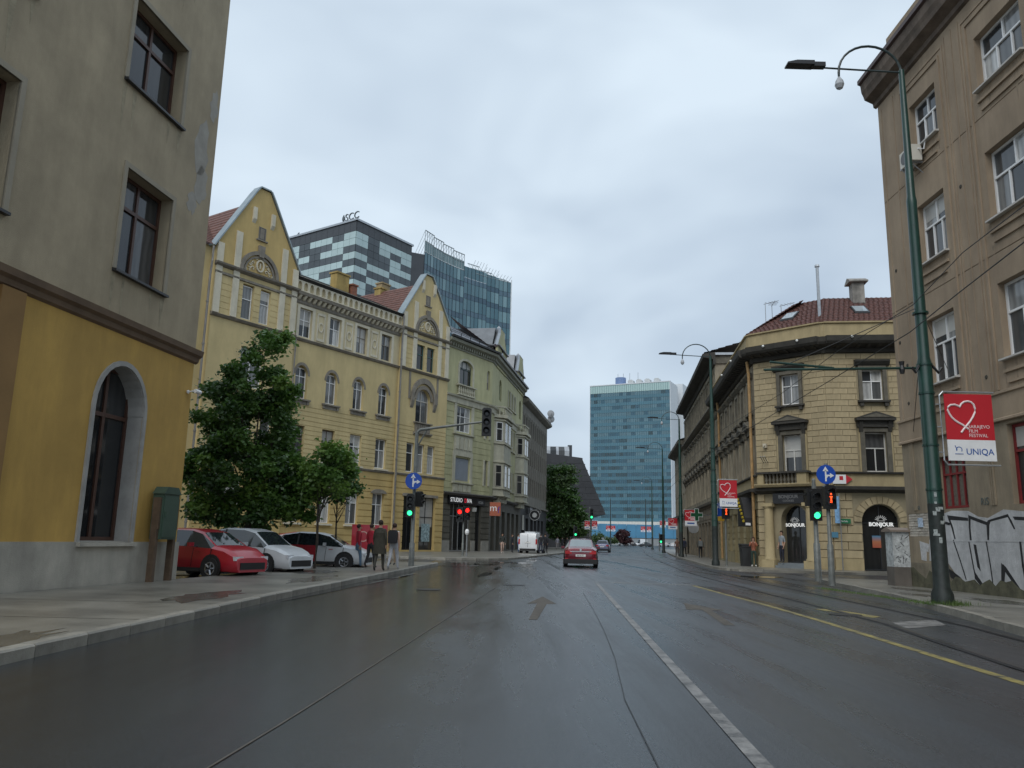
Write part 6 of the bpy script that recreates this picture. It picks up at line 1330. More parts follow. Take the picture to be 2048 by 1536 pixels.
# overhead tram wires
WIRE = M('wire_black', (.01, .01, .01), .5)
T = thing('contact_wire', 'overhead tram contact wire above the rails, from the nearest green pole', 'wire', (0, 0, 0)); cw = off(R1, .72); mb = MB(); mb.path([(p[0], p[1], 5.45) for p in cw[0:]], .010, 5); mb.build('strand', WIRE, T)
T = thing('carrier_wire', 'upper tram carrier wire running over the contact wire', 'wire', (0, 0, 0)); mb = MB(); mb.path([(p[0]+.1, p[1], 6.0+(.0 if i % 2 else .12)) for i, p in enumerate(cw)], .008, 5)
mb.build('strand', WIRE, T)
T = thing('span_wire', 'thin span wire from the beige house to the green pole', 'wire', (0, 0, 0)); mb = MB(); mb.path([(13.45, 24, 6.6), (9.98, 18.9, 7.2), (6.5, 18.9, 5.6)], .01, 4); mb.path([(13.5, 26.6, 5.2), (9.98, 18.9, 6.6)], .01, 4); mb.build('strand', WIRE, T)
# ================================================================== traffic signals and signs
BLU = M('blue_sign', (.012, .075, .42), .35, var=.03); SW = M('sign_arrow_white', (.75, .76, .76), .4)
def blue_sign(x, y, z, r, label):
    T = thing('road_sign', label, 'road sign', (x, y, z), 0, 'round blue straight-or-right signs')
    mb = MB(); mb.lathe([(r, -.012), (r, .012)], 28, axis='y'); mb.build('disc', BLU, T)
    mb = MB(); y0, y1 = -.02, -.013; k = r
    mb.prism([(-.14*k, -.72*k), (.02*k, -.72*k), (.02*k, .42*k), (-.14*k, .42*k)], y0, y1); mb.prism([(-.36*k, .34*k), (.24*k, .34*k), (-.06*k, .84*k)], y0, y1)
    mb.prism([(.02*k, -.18*k), (.4*k, -.18*k), (.4*k, -.02*k), (.02*k, -.02*k)], y0-.001, y1); mb.prism([(.38*k, -.36*k), (.82*k, -.1*k), (.38*k, .16*k)], y0, y1); mb.prism([(.02*k, -.42*k), (.18*k, -.18*k), (.02*k, -.18*k)], y0, y1); mb.build('arrow', SW, T)
    mb = MB(); mb.box(-.04, .04, .012, .06, -.2, .2); mb.build('clamp', STEEL, T); return T
EMG = M('lit_green', (.04, 1.0, .35), .3, emit=1.7); EMR = M('lit_red', (1.0, .02, .015), .3, emit=1.7); EMO = M('lit_orange_red', (1.0, .09, .02), .3, emit=1.6); OFFL = M('unlit_lens', (.02, .022, .025), .2)
HOUS = M('signal_black', (.012, .013, .014), .45)
def signal(b, x, y, z, lit, n=3, s=.3, rz=0, walk=None):
    """one head: housing with its lenses and visors; lit = index from the top or -1; faces -y"""
    o = MB(); hgt = n*s*1.12+.06; o.box(-s*.62, s*.62, -.02, .22, 0, hgt); o.prism([(-s*.62, hgt), (s*.62, hgt), (s*.4, hgt+.06), (-s*.4, hgt+.06)], 0, .2); hd = o.build('housing', HOUS, b, (x, y, z), rz)
    for i in range(n):
        zc = hgt-.03-s*1.12*(i+.5); m_ = OFFL
        if i == lit: m_ = EMR if (i == 0 and not walk) else (walk or EMG)
        o = MB(); o.lathe([(s*.40, -.02), (s*.38, -.035), (s*.2, -.05)], 16, (0, 0, zc), axis='y'); o.build('lens', m_, hd)
        o = MB()
        for k in range(10):
            a0, a1 = pi*(-.08+1.16*k/10), pi*(-.08+1.16*(k+1)/10); r_ = s*.45
            o.face([(r_*cos(a0), -.02, zc+r_*sin(a0)), (r_*cos(a1), -.02, zc+r_*sin(a1)), (r_*cos(a1), -.02-s*.75*max(.3, sin(a1)), zc+r_*sin(a1)), (r_*cos(a0), -.02-s*.75*max(.3, sin(a0)), zc+r_*sin(a0))])
        o.build('visor', HOUS, hd)
    return hd
POLEG = M('signal_pole_grey', (.17, .18, .17), .5, .3, var=.3, scale=4)
# left mast with arm
T = thing('traffic_signal', 'left signal mast with long arm, green arrow light and dark overhead head', 'traffic light', (-4.25, 36, .1))
mb = MB(); mb.lathe([(.13, 0), (.12, 1.0), (.085, 1.05), (.08, 5.95)], 10); mb.path([(0, 0, 5.9), (.15, -.03, 6.05), (3.1, -.5, 6.42)], [.075, .065, .045], 8); mb.path([(0, 0, 5.2), (.45, -.05, 6.05)], .035, 6); mb.build('mast', POLEG, T, smooth=True)
signal(T, 3.15, -.55, 5.78, -1, 3, .34); signal(T, -.14, -.24, 2.13, 2, 3, .27, walk=EMG); signal(T, .34, -.1, 2.6, -1, 2, .25, radians(70))
blue_sign(-4.27, 35.72, 3.82, .37, 'round blue straight-or-right sign on the left signal mast')
# left pedestrian pair (red)
T = thing('pedestrian_signal', 'double pedestrian signal showing two red lights before the corner shop', 'traffic light', (-3.35, 59.8, .1))
mb = MB(); mb.lathe([(.09, 0), (.085, .9), (.06, .95), (.06, 3.5)], 10); mb.build('post', POLEG, T, smooth=True); signal(T, -.28, -.15, 2.45, 0, 2, .42, radians(-18)); signal(T, .26, -.15, 2.6, 0, 2, .40, radians(25))
T = thing('bollard', 'white topped thin post at the corner kerb by the shop', 'bollard', (-3.0, 58.6, .12)); mb = MB(); mb.lathe([(.06, 0), (.05, 1.5)], 8); mb.build('post', STEEL, T); mb = MB(); mb.ball((0, 0, 1.7), .16, 10, sq=(1, 1, 1.4)); mb.build('cap', WHITE, T)
# right pair in the foreground
T = thing('traffic_signal', 'right signal post with black box heads and a bright green light', 'traffic light', (11.35, 30.0, .1))
mb = MB(); mb.lathe([(.13, 0), (.12, 1.35), (.085, 1.4), (.08, 3.55)], 10); mb.lathe([(.07, 3.55), (.07, 3.7), (.02, 3.75)], 8); mb.build('post', POLEG, T, smooth=True)
signal(T, -.03, -.25, 2.18, 2, 3, .30, walk=EMG); mb = MB(); mb.box(-.32, .36, -.12, .14, 2.72, 3.36); mb.box(-.62, -.3, -.04, .04, 3.1, 3.18); mb.build('back_box', HOUS, T)
T = thing('pedestrian_signal', 'right pedestrian signal showing an orange-red figure under a blue sign', 'traffic light', (10.62, 26.9, .1))
mb = MB(); mb.lathe([(.11, 0), (.10, 1.3), (.07, 1.36), (.065, 4.0)], 10); mb.build('post', POLEG, T, smooth=True)
hd = signal(T, .02, -.2, 2.48, -1, 2, .3)
mb = MB(); mb.ball((0, -.045, .49), .035, 8); mb.prism([(-.05, .2), (-.015, .34), (-.05, .42), (.05, .42), (.02, .34), (.04, .2)], -.05, -.035); mb.build('red_figure', EMO, hd)
blue_sign(10.55, 26.75, 3.72, .32, 'round blue straight-or-right sign on the right pedestrian post')
# signal by the beige street front, with blue tram sign
T = thing('pedestrian_signal', 'pedestrian signal with red figure beside the second green pole', 'traffic light', (12.95, 48.5, .1))
mb = MB(); mb.lathe([(.07, 0), (.06, 3.6)], 8); mb.build('post', POLEG, T); hd = signal(T, 0, -.2, 2.75, -1, 2, .34)
mb = MB(); mb.ball((0, -.05, .58), .05, 8); mb.prism([(-.06, .24), (-.02, .40), (-.06, .5), (.06, .5), (.02, .40), (.05, .24)], -.06, -.035); mb.build('red_figure', EMO, hd)
T = thing('tram_sign', 'square blue lane sign with white arrow on the second green pole', 'sign', (12.42, 48.6, 3.0)); mb = MB(); mb.box(-.1, .22, -.02, .02, 0, .8); mb.build('board', BLU, T); mb = MB(); mb.prism([(.03, .1), (.09, .1), (.09, .5), (.15, .5), (.06, .68), (-.03, .5), (.03, .5)], -.03, -.02); mb.build('arrow', SW, T)
T = thing('direction_sign', 'small blue and yellow square sign behind the lane sign', 'sign', (12.75, 49.6, 2.75)); mb = MB(); mb.box(-.02, .5, -.02, .02, .3, 1.1); mb.build('board', BLU, T); mb = MB(); mb.box(.05, .45, -.02, .02, 0, .28); mb.build('plate', M('yellow_plate', (.55, .33, .03), .5), T)
# pharmacy cross
T = thing('pharmacy_cross', 'green pharmacy cross with white outline on the sooty house', 'sign', (16.55, 71.5, 3.85)); mb = MB(); a, b = .16, .5
CX = [(-a, -b), (a, -b), (a, -a), (b, -a), (b, a), (a, a), (a, b), (-a, b), (-a, a), (-b, a), (-b, -a), (-a, -a)]
mb.prism([(x*1.0, z*1.0) for x, z in CX], -.06, .06); mb.build('cross', M('dark_green_cross', (.01, .07, .03), .4), T)
mb = MB(); mb.path([(x*1.06, -.07, z*1.06) for x, z in CX], .035, 5, close=True); mb.build('outline', M('cross_white', (.55, .58, .56), .4), T); mb = MB(); mb.path([(0, 0, 0), (1.2, .3, 0)], .04, 6); mb.build('bracket', STEEL, T)
# far signals
for (x, y, z, lab) in ((10.5, 105.2, 4.2, 'far green signal high on a pole by the street tree'), (3.75, 66, 1.75, 'far green signal just above the red car roof'), (22.4, 121, 1.3, 'far small green signal at the right tram stop')):
    if z < 1.9 and y == 66: x, y, z = 9.0, 112, 2.0
    T = thing('traffic_signal', lab, 'traffic light', (x, y, .1)); mb = MB(); mb.lathe([(.1, 0), (.08, z+1.4)], 8); mb.build('post', POLEG, T); signal(T, .2, -.2, z-.1, 2, 3, .36, walk=EMG)
# black awning-like sign on the beige street front
T = thing('projecting_sign', 'black fabric awning with yellow ornament on the beige street front', 'awning', (14.4, 49.2, 2.45), 0)
mb = MB(); mb.prof([(-.7, 0), (-.7, .5), (-.4, 1.3), (.0, 1.75), (.7, 1.75), (.7, 0)], -.3, .35); mb.build('canopy', M('awning_black', (.02, .02, .022), .6), T)
mb = MB(); 
for k in range(7): mb.ball((-.33, -.6+.18*k, .3+.22*k), .10, 6)
mb.build('ornament', M('gilt_yellow', (.45, .33, .02), .5, var=.3, scale=9), T); mb = MB(); mb.box(-.25, .05, -.72, -.7, .05, .2); mb.build('label', WHITE, T)
T = thing('clock_sign', 'round pale sign on the sooty house near the walking people', 'sign', (17.4, 76.5, 2.8)); mb = MB(); mb.lathe([(.5, -.05), (.5, .05)], 18, axis='y'); mb.build('disc', M('pale_disc', (.45, .46, .46), .5), T)
# bin
T = thing('litter_bin', 'large dark grey litter bin by the beige street front', 'bin', (14.1, 48.5, .12)); mb = MB(); mb.lathe([(.36, 0), (.42, 1.05), (.45, 1.1), (.45, 1.2), (.40, 1.22)], 4); mb.build('tub', M('bin_dark', (.03, .032, .034), .5, var=.2), T, (0, 0, 0), pi/4); mb = MB(); mb.box(-.34, .34, -.34, .34, 1.22, 1.3); mb.build('lid', M('bin_lid', (.05, .05, .05), .5), T)
# ================================================================== vehicles
TYRE = M('tyre_rubber', (.018, .018, .019), .7); RIM = M('rim_alloy', (.35, .36, .38), .35, .7); CGLASS = M('car_glass', (.02, .026, .03), .04, spec=.9); LGLASS = M('car_glass_bright', (.12, .15, .17), .05, spec=.9)
TRED = M('tail_red', (.40, .012, .015), .2); HLAMP = M('headlamp', (.6, .62, .65), .1); CHROME = M('chrome', (.6, .6, .6), .15, .9); UND = M('underbody', (.014, .014, .015), .6); PLATE = M('plate_white', (.72, .72, .70), .5)
def car(name, label, cat, x, y, rz, paint_, kind='sedan', L_=4.4, W_=1.78, H_=1.46, group=None, z=0., upper=None, rear_lit=False, detail=1, split=4, glass=None):
    """built facing +y; rz turns it. Body is lofted through stations along its length"""
    T = thing(name, label, cat, (x, y, z), rz, group); hw = W_/2; h = L_/2
    # stations: y, belt height, roof/hood height, half width low, half width at top, cabin?
    if kind == 'sedan': ST = [(-h, .72, .78, .80, .62), (-h+.06, .86, .98, .90, .70), (-h+.55, .93, 1.06, .98, .72), (-h+.72, .95, 1.08, .99, .74), (-h+1.35, .97, H_-.07, 1, .66), (-h+1.9, .96, H_, 1, .64), (-h+2.35, .95, H_-.01, 1, .64), (-h+2.8, .93, H_-.1, 1, .66), (-h+3.35, .90, .99, .99, .78), (-h+3.9, .82, .90, .95, .74), (-h+4.25, .70, .78, .86, .66), (L_/2, .58, .64, .74, .58)]; cab = (3, 8)
    elif kind == 'hatch': ST = [(-h, .80, .9, .86, .68), (-h+.08, .95, 1.05, .95, .72), (-h+.2, .97, 1.12, .97, .72), (-h+.55, .98, H_-.1, 1, .66), (-h+1.2, .97, H_, 1, .65), (-h+2.0, .95, H_-.02, 1, .65), (-h+2.45, .93, H_-.12, 1, .68), (-h+3.05, .90, 1.0, .99, .78), (-h+3.5, .82, .92, .95, .74), (h-.2, .70, .8, .88, .68), (h, .58, .64, .76, .58)]; cab = (2, 7)
    else: ST = [(-h, 1.0, H_-.25, .97, .84), (-h+.12, 1.05, H_-.03, 1, .86), (-h+.6, 1.05, H_, 1, .87), (-h+1.6, 1.05, H_, 1, .87), (-h+2.6, 1.05, H_-.03, 1, .85), (-h+3.1, 1.03, H_-.14, 1, .82), (-h+3.6, 1.0, 1.12, .99, .80), (h-.3, .86, .98, .95, .76), (h, .62, .70, .82, .66)]; cab = (4, 6)
    sc = L_/(4.4 if kind == 'sedan' else (ST[-1][0]-ST[0][0])) if kind == 'sedan' else 1
    zb = .22; rings = []
    for (yy, zs, zt, wl, wt) in ST:
        w_ = hw*wl; t_ = hw*wt
        rings.append([(yy, w_*.86, zb), (yy, w_*.985, zb+.12), (yy, w_, (zb+zs)/2+.05), (yy, w_*.97, zs), (yy, t_*1.02, zt-.06 if zt-zs > .2 else zt-.02), (yy, t_*.9, zt-.015), (yy, t_*.5, zt), (yy, 0, zt)])
    pm0 = paint_; body = MB(); gl = MB(); lo = MB(); n = len(rings[0])
    for s in (-1, 1):
        for i in range(len(rings)-1):
            A, C = rings[i], rings[i+1]
            for k in range(n-1):
                q = [A[k], A[k+1], C[k+1], C[k]]; q = [(s*p[1], p[0], p[2]) for p in q]
                if s > 0: q = q[::-1]
                side = k == 3; top = k >= 4
                rise0, rise1 = A[4][2]-A[3][2], C[4][2]-C[3][2]
                if cab[0] <= i < cab[1] and side and min(rise0, rise1) > .02 and max(rise0, rise1) > .2: gl.face(q)
                elif top and k >= 5 and abs(A[7][2]-C[7][2]) > .17 and cab[0]-1 <= i < cab[1]+1 and kind != 'van': gl.face(q)
                elif top and k >= 5 and kind == 'van' and i == cab[1]-1: gl.face(q)
                elif upper is not None and ((k >= 3 and i > 2) or i >= len(rings)-split): lo.face(q)
                else: body.face(q)
    for i, rv in ((0, 1), (len(rings)-1, 0)):
        P = [(p[1], p[0], p[2]) for p in rings[i]]+[(-p[1], p[0], p[2]) for p in rings[i][::-1][1:]]
        (lo if (upper is not None and i) else body).face(P if rv else P[::-1])
    body.box(-hw*.84, hw*.84, -h+.25, h-.25, .2, .235, 1); body.build('body', [paint_, UND], T, smooth=True)
    if lo.f: lo.build('upper_body', upper, T, smooth=True)
    gl.build('windows', glass or CGLASS, T)
    # door seams, handles and sill strip
    if detail:
        for s in (-1, 1):
            for yy in ((-.55, .35, 1.05) if kind != 'van' else (.35, 1.25)):
                mb = MB(); mb.path([(s*hw*.985, yy, .36), (s*hw*1.0, yy+.02, .62), (s*hw*.972, yy+.05, .9)], .011, 4); mb.build('door_seam', UND, T)
            for yy in ((-.4, .5) if kind != 'van' else (.5,)):
                mb = MB(); mb.box(min(s*hw*.97, s*hw*1.01), max(s*hw*.97, s*hw*1.01), yy, yy+.17, .80, .825); mb.build('door_handle', pm0, T)
            mb = MB(); mb.box(min(s*hw*.93, s*hw*.99), max(s*hw*.93, s*hw*.99), -h+1.2, h-1.25, .22, .33); mb.build('sill_strip', UND, T)
    # pillars
    mb = MB(); pm_ = upper or paint_
    for s in (-1, 1):
        for i in ((cab[0]+cab[1])//2, ):
            a, b = rings[i][3], rings[i][4]; mb.path([(s*a[1]*1.0, a[0], a[2]), (s*b[1]*1.005, b[0], b[2])], .035, 4)
    mb.build('door_pillar', UND, T)
    wy = (-h+.82, h-.85) if kind != 'van' else (-h+.95, h-.85); r = .32 if kind != 'van' else .33
    for yy in wy:
        for s in (-1, 1): mb = MB(); mb.lathe([(r+.07, s*(hw*.99)-.02), (r+.07, s*(hw*.99)+.004*s+.0)], 18, (0, yy, r+.03), axis='x'); mb.build('wheel_arch', UND, T)
        for s in (-1, 1):
            wh = MB(); wh.lathe([(r*.6, -.1), (r*.96, -.1), (r, -.06), (r, .06), (r*.96, .1), (r*.6, .1)], 20, (0, 0, 0), axis='x'); wo = wh.build('wheel', TYRE, T, (s*(hw-.085), yy, r), smooth=True)
            if detail:
                rm = MB(); rm.lathe([(r*.62, .09*s), (r*.6, .105*s), (.05, .085*s)], 16, axis='x')
                for k in range(5): a = 2*pi*k/5; rm.path([(.107*s, .04*cos(a), .04*sin(a)), (.107*s, r*.58*cos(a), r*.58*sin(a))], .028, 4)
                rm.build('rim', RIM, wo)
    # tail
    zt_ = rings[1][3][2]
    for s in (-1, 1):
        mb = MB()
        if kind == 'van': mb.box(s*hw*.9-.07, s*hw*.9+.07, -h-.02, -h+.12, .85, 1.32)
        else: mb.box(min(s*hw*.52, s*hw*.9), max(s*hw*.52, s*hw*.9), -h-.015, -h+.14, zt_-.17, zt_-.01)
        mb.build('tail_light', EMR if (rear_lit) else TRED, T)
        mb = MB(); zf = rings[-2][3][2]; mb.box(min(s*hw*.45, s*hw*.82), max(s*hw*.45, s*hw*.82), h-.2, h-.03, zf-.14, zf-.02); mb.build('headlight', HLAMP, T)
        mb = MB(); i = cab[1]-1; p = rings[i][3]; mb.box(min(s*(p[1]+.02), s*(p[1]+.2)), max(s*(p[1]+.02), s*(p[1]+.2)), p[0]-.16, p[0]-.06, p[2]+.02, p[2]+.14); mb.build('mirror', pm_, T)
    mb = MB(); mb.box(-.26, .26, -h-.03, -h+.05, zt_-.30 if kind != 'van' else .95, zt_-.19 if kind != 'van' else 1.06); pl = mb.build('plate', PLATE, T)
    mb = MB(); mb.box(-hw*.84, hw*.84, -h-.05, -h+.3, .24, .44); mb.build('rear_bumper', UND if kind != 'sedan' else paint_, T)
    mb = MB(); mb.box(-hw*.62, hw*.62, h-.2, h+.02, .3, .5); mb.build('grille', UND, T)
    return T
CRED = M('metallic_red', (.15, .011, .022), .25, .25, var=.05, coat=.6); CBLU = M('metallic_grey_blue', (.09, .10, .16), .3, .4, coat=.5); CWH = M('car_white', (.62, .64, .66), .3, coat=.4); CDK = M('car_dark', (.03, .033, .04), .3, coat=.5); CRD2 = M('livery_red', (.40, .016, .03), .3, coat=.5); CSIL = M('car_silver', (.40, .42, .44), .3, .5, coat=.4)
T = car('parked_car', 'dark red sedan seen from behind in the middle of the road', 'car', 4.0, 45.2, radians(-5), CRED, 'sedan', 4.45, 1.8, 1.5, glass=M('sky_tinted_car_glass', (.22, .26, .27), .06, spec=.9))  # sky brightness is painted into this car's glass colour
T['label'] = 'dark red saloon driving away in the middle of the wet road'; T.name = 'red_car'
mb = MB(); mb.box(-.56, .56, -2.245, -2.15, .80, .835); mb.build('chrome_strip', CHROME, T); mb = MB(); mb.box(-.86, .86, -2.3, -2.15, .19, .43); mb.build('bumper_diffuser', UND, T)
for s in (-1, 1):
    mb = MB(); mb.path([(s*.55, -.4, 1.44), (s*.55, -.35, 1.55), (s*.55, .75, 1.55), (s*.55, .8, 1.44)], .025, 5); mb.build('roof_rail', UND, T)
    mb = MB(); mb.box(s*.74-.09, s*.74+.09, -2.29, -2.24, .42, .47); mb.build('reflector', TRED, T)
for yy in (-.1, .55): mb = MB(); mb.box(-.62, .62, yy-.04, yy+.04, 1.55, 1.59); mb.build('roof_bar', UND, T)
mb = MB(); mb.lathe([(.06, -2.25), (.05, -2.26)], 12, (0, 0, .9), axis='y'); mb.build('badge', CHROME, T)
pl = [c for c in T.children if c.name.startswith('plate')][0]; text('E92-A-371', .085, M('plate_ink', (.03, .03, .04), .5), pl, (0, -2.26, .585), 0)
T = car('grey_car', 'grey-blue hatchback ahead to the right of the red saloon', 'car', 12.3, 106, radians(-10), CBLU, 'hatch', 4.2, 1.8, 1.55)
T = car('delivery_van', 'white delivery van parked on the left pavement by the shops', 'van', 2.35, 79.3, radians(-14), CWH, 'van', 4.4, 1.84, 1.9)
T.location.z = .12
mb = MB(); mb.box(-.012, .012, -2.21, -2.18, .55, 1.8); mb.box(-.1, .1, -2.23, -2.19, 1.02, 1.08); mb.build('door_seam', UND, T); mb = MB(); mb.box(-.5, .5, -1.3, .9, 1.9, 2.02); mb.build('roof_vent', CWH, T)
car('parked_car', 'nearest plain red hatchback parked beside the ochre house corner', 'car', -9.55, 25.7, radians(-114), CRD2, 'hatch', 3.95, 1.72, 1.5)
car('parked_car', 'white hatchback parked between the nearest red car and the two-tone car', 'car', -8.95, 28.9, radians(-112), CWH, 'hatch', 4.0, 1.74, 1.56)
car('parked_car', 'two-tone car behind the slim young tree, red rear and white front', 'car', -7.75, 34.0, radians(-92), CRD2, 'hatch', 4.0, 1.72, 1.5, None, .0, CWH, split=6)
T = car('parked_car', 'red car half hidden behind the two-tone car', 'car', -9.2, 38.5, radians(-95), CRD2, 'hatch', 4.0, 1.72, 1.5)
for i, (x, y, k, p, rz, lab) in enumerate(((40.2, 285, 'hatch', CSIL, 85, 'pale car crossing at the far junction, left of the white van'), (44, 262, 'sedan', CDK, 95, 'dark car at the far junction right of the white van'), (43.0, 290, 'hatch', CDK, 85, 'dark car tucked behind the pale crossing car'), (57.5, 286, 'hatch', CWH, 80, 'white car at the far right by the last lamp poles'), (51.5, 270, 'hatch', CSIL, 80, 'silver car just right of the dark far car'))):
    car('far_car', lab, 'car', x, y, radians(rz), p, k, 4.4, 1.8, 1.5, 'cars crossing at the far junction', detail=0)
car('delivery_van', 'white van crossing at the far junction under the tower', 'van', 50.2, 311, radians(85), CWH, 'van', 5.2, 2.0, 2.6)

# ================================================================== people
SKIN = M('skin', (.42, .25, .17), .55, var=.05)
def person(x, y, z, face, label, h=1.74, top=(.05, .05, .05), leg=(.05, .05, .07), shoe=(.03, .03, .03), hair=(.03, .02, .015), stride=0., arms='down', sleeve=1, group=None, lean=0., skirt=False, extra=None, slim=1.0):
    """one continuous skinned body; face = heading in degrees (0 looks towards +y)"""
    T = thing('person', label, 'person', (x, y, z), radians(-face), group)
    V = {}; k = h/1.75; st = stride
    V['pel'] = (0, 0, .95, .145, .10); V['spi'] = (0, .01+lean*.3, 1.13, .135*slim, .095); V['che'] = (0, .0+lean*.7, 1.33, .165*slim, .11); V['neb'] = (0, -.01+lean, 1.47, .075, .07); V['nek'] = (0, .0+lean, 1.53, .052, .052); V['hed'] = (0, .015+lean, 1.61, .078, .085); V['crn'] = (0, .0+lean, 1.68, .075, .085)
    E = [('pel', 'spi'), ('spi', 'che'), ('che', 'neb'), ('neb', 'nek'), ('nek', 'hed'), ('hed', 'crn')]
    for s, n in ((-1, 'L'), (1, 'R')):
        f = st*s
        V['hip'+n] = (s*.095, 0, .90, .10, .10); V['kne'+n] = (s*.10, .16*f+.03, .50+.02*abs(f), .065, .065); V['ank'+n] = (s*.105, .33*f-(.08 if f < 0 else 0), .09+(.05 if f < 0 else 0), .043, .045); V['toe'+n] = (s*.12, .33*f+.14-(.08 if f < 0 else 0), .035, .042, .032)
        E += [('pel', 'hip'+n), ('hip'+n, 'kne'+n), ('kne'+n, 'ank'+n), ('ank'+n, 'toe'+n)]
        V['sho'+n] = (s*.175*slim, -.0+lean*.9, 1.42, .062, .062)
        a = arms
        if a == 'down': el = (s*.235, -.03-.12*f+lean*.5, 1.14); wr = (s*.235, .06-.22*f+lean*.5, .90); hd = (s*.23, .09-.24*f+lean*.5, .815)
        elif a == 'face': el = (s*.22, .18, 1.20); wr = (s*.10, .26, 1.40); hd = (s*.05, .22, 1.50)
        elif a == 'hips': el = (s*.30, -.08, 1.14); wr = (s*.17, .07, 1.0); hd = (s*.12, .12, .97)
        else: el = (s*.22, .06, 1.14); wr = (s*.1, .26, 1.12); hd = (s*.05, .32, 1.14)
        V['elb'+n] = (*el, .045, .045); V['wri'+n] = (*wr, .032, .028); V['han'+n] = (*hd, .04, .024)
        E += [('che', 'sho'+n), ('sho'+n, 'elb'+n), ('elb'+n, 'wri'+n), ('wri'+n, 'han'+n)]
    names = list(V); me = bpy.data.meshes.new('body'); me.from_pydata([tuple(c*k for c in V[n][:3]) for n in names], [(names.index(a), names.index(b)) for a, b in E], [])
    o = bpy.data.objects.new('body', me); COL.objects.link(o)
    md = o.modifiers.new('skin', 'SKIN'); sb_ = o.modifiers.new('sub', 'SUBSURF'); sb_.levels = 1; sb_.render_levels = 1; md.use_smooth_shade = True
    sv = me.skin_vertices[0].data
    for i, n in enumerate(names): sv[i].radius = (V[n][3]*k, V[n][4]*k); sv[i].use_root = (n == 'pel')
    dg = bpy.context.evaluated_depsgraph_get(); m2 = bpy.data.meshes.new_from_object(o.evaluated_get(dg)); bpy.data.objects.remove(o)
    bm = bmesh.new(); bm.from_mesh(m2)
    seg = [(Vector(V[a][:3])*k, Vector(V[b][:3])*k, a, b) for a, b in E]
    def reg(c):
        best = None
        for a, b, na, nb in seg:
            t = max(0, min(1, (c-a).dot(b-a)/max(1e-6, (b-a).length_squared))); d = (a+(b-a)*t-c).length
            if best is None or d < best[0]: best = (d, na, nb, t)
        _, na, nb, t = best
        if na in ('nek', 'hed') or nb == 'crn': return 0
        if nb == 'nek': return 1 if t < .4 else 0
        if na[:3] == 'ank': return 3
        if na[:3] in ('hip', 'kne') or nb[:3] == 'hip': return 2 if (not skirt or na[:3] == 'hip') else 0
        if na[:3] == 'wri': return 0
        if na[:3] == 'elb': return 1 if sleeve > .5 else 0
        if na == 'pel': return 1 if t > .15 else 2
        if na[:3] == 'sho': return 1 if sleeve > 0 else 0
        return 1
    for f in bm.faces: f.material_index = reg(f.calc_center_median()); f.smooth = True
    bm.to_mesh(m2); bm.free()
    # face, ears and fingers join the same mesh
    mb = MB(); hx, hy, hz = [c*k for c in V['hed'][:3]]
    for s in (-1, 1):
        mb.ball((s*.032, hy+.075, hz+.035), .012, 6, 4); mb.ball((s*.082, hy-.005, hz+.02), .028, 6, 0, (.35, .7, 1))
    mb.prism([(-.012, hz+.03), (.012, hz+.03), (.018, hz-.015), (-.018, hz-.015)], hy+.07, hy+.105, 0); mb.box(-.025, .025, hy+.07, hy+.086, hz-.048, hz-.038, 5)
    for n, s in (('L', -1), ('R', 1)):
        w_, hh = Vector(V['wri'+n][:3])*k, Vector(V['han'+n][:3])*k; d = (hh-w_).normalized(); a = d.cross(Vector((1, 0, 0))); a = a.normalized() if a.length > .1 else Vector((0, 1, 0)); cu = d.cross(a)
        for i, (of, ln) in enumerate(((-.027, .06), (-.009, .075), (.009, .07), (.027, .055))):
            p = hh+a*of+d*.01; mb.path([p, p+d*ln*.6+cu*.004*s, p+d*ln+cu*.02*s], [.0095, .009, .006], 5, 0)
        p = hh+a*.03-d*.03; mb.path([p, p+a*.022+d*.03, p+a*.024+d*.055], [.011, .01, .007], 5, 0)
    f0 = len(m2.vertices)
    m3 = mb.mesh('bits', SKIN, True); bm = bmesh.new(); bm.from_mesh(m2); bm.from_mesh(m3); bm.to_mesh(m2); bm.free(); bpy.data.meshes.remove(m3)
    def cm(c, r=.8): return M('cloth_%02d_%02d_%02d' % tuple(int(q*99) for q in c), c, r, var=.2, scale=9)
    ix = [f.material_index for f in m2.polygons]; m2.materials.clear()
    for m_ in (SKIN, cm(top), cm(leg), cm(shoe, .5), M('eye_dark', (.02, .015, .01), .3), M('lip', (.3, .1, .09), .5)): m2.materials.append(m_)
    m2.polygons.foreach_set('material_index', ix); link('body', m2, T)
    mb = MB(); c = Vector(V['crn'][:3])*k; mb.ball((c.x, c.y-.012, c.z+.005), .098*k, 12, 0, (.92, 1.05, 1.0)); hm = mb.mesh('hair', cm(hair), True); bm = bmesh.new(); bm.from_mesh(hm)
    bmesh.ops.delete(bm, geom=[v for v in bm.verts if v.co.y > c.y+.05*k and v.co.z < c.z+.02*k or v.co.z < c.z-.085*k], context='VERTS'); bm.to_mesh(hm); bm.free(); link('hair', hm, T)
    return T
def carried(p, name, label, cat, mb, mat): o = mb.build(name, mat, None, p.location, p.rotation_euler.z); tag(o, label, cat); return o
G = 'pedestrians on the pavements'
p1 = person(-4.72, 30.0, .12, 5, 'man in long dark olive coat walking away on the left pavement', 1.82, (.045, .042, .03), (.05, .048, .038), stride=.5, hair=(.025, .015, .01), group=G)
mb = MB(); mb.lathe([(.26, .62), (.24, .95), (.20, 1.2), (.21, 1.38), (.10, 1.5)], 14); cb = mb.build('coat', M('olive_coat', (.045, .042, .03), .85, var=.25, scale=6), p1); cb.scale = (1, .72, 1)
p2 = person(-4.40, 31.4, .12, 8, 'person in white trousers and sleeveless top with dark backpack, left pavement', 1.74, (.6, .58, .55), (.55, .56, .60), (.5, .5, .5), (.04, .02, .015), stride=.8, sleeve=0, group=G)
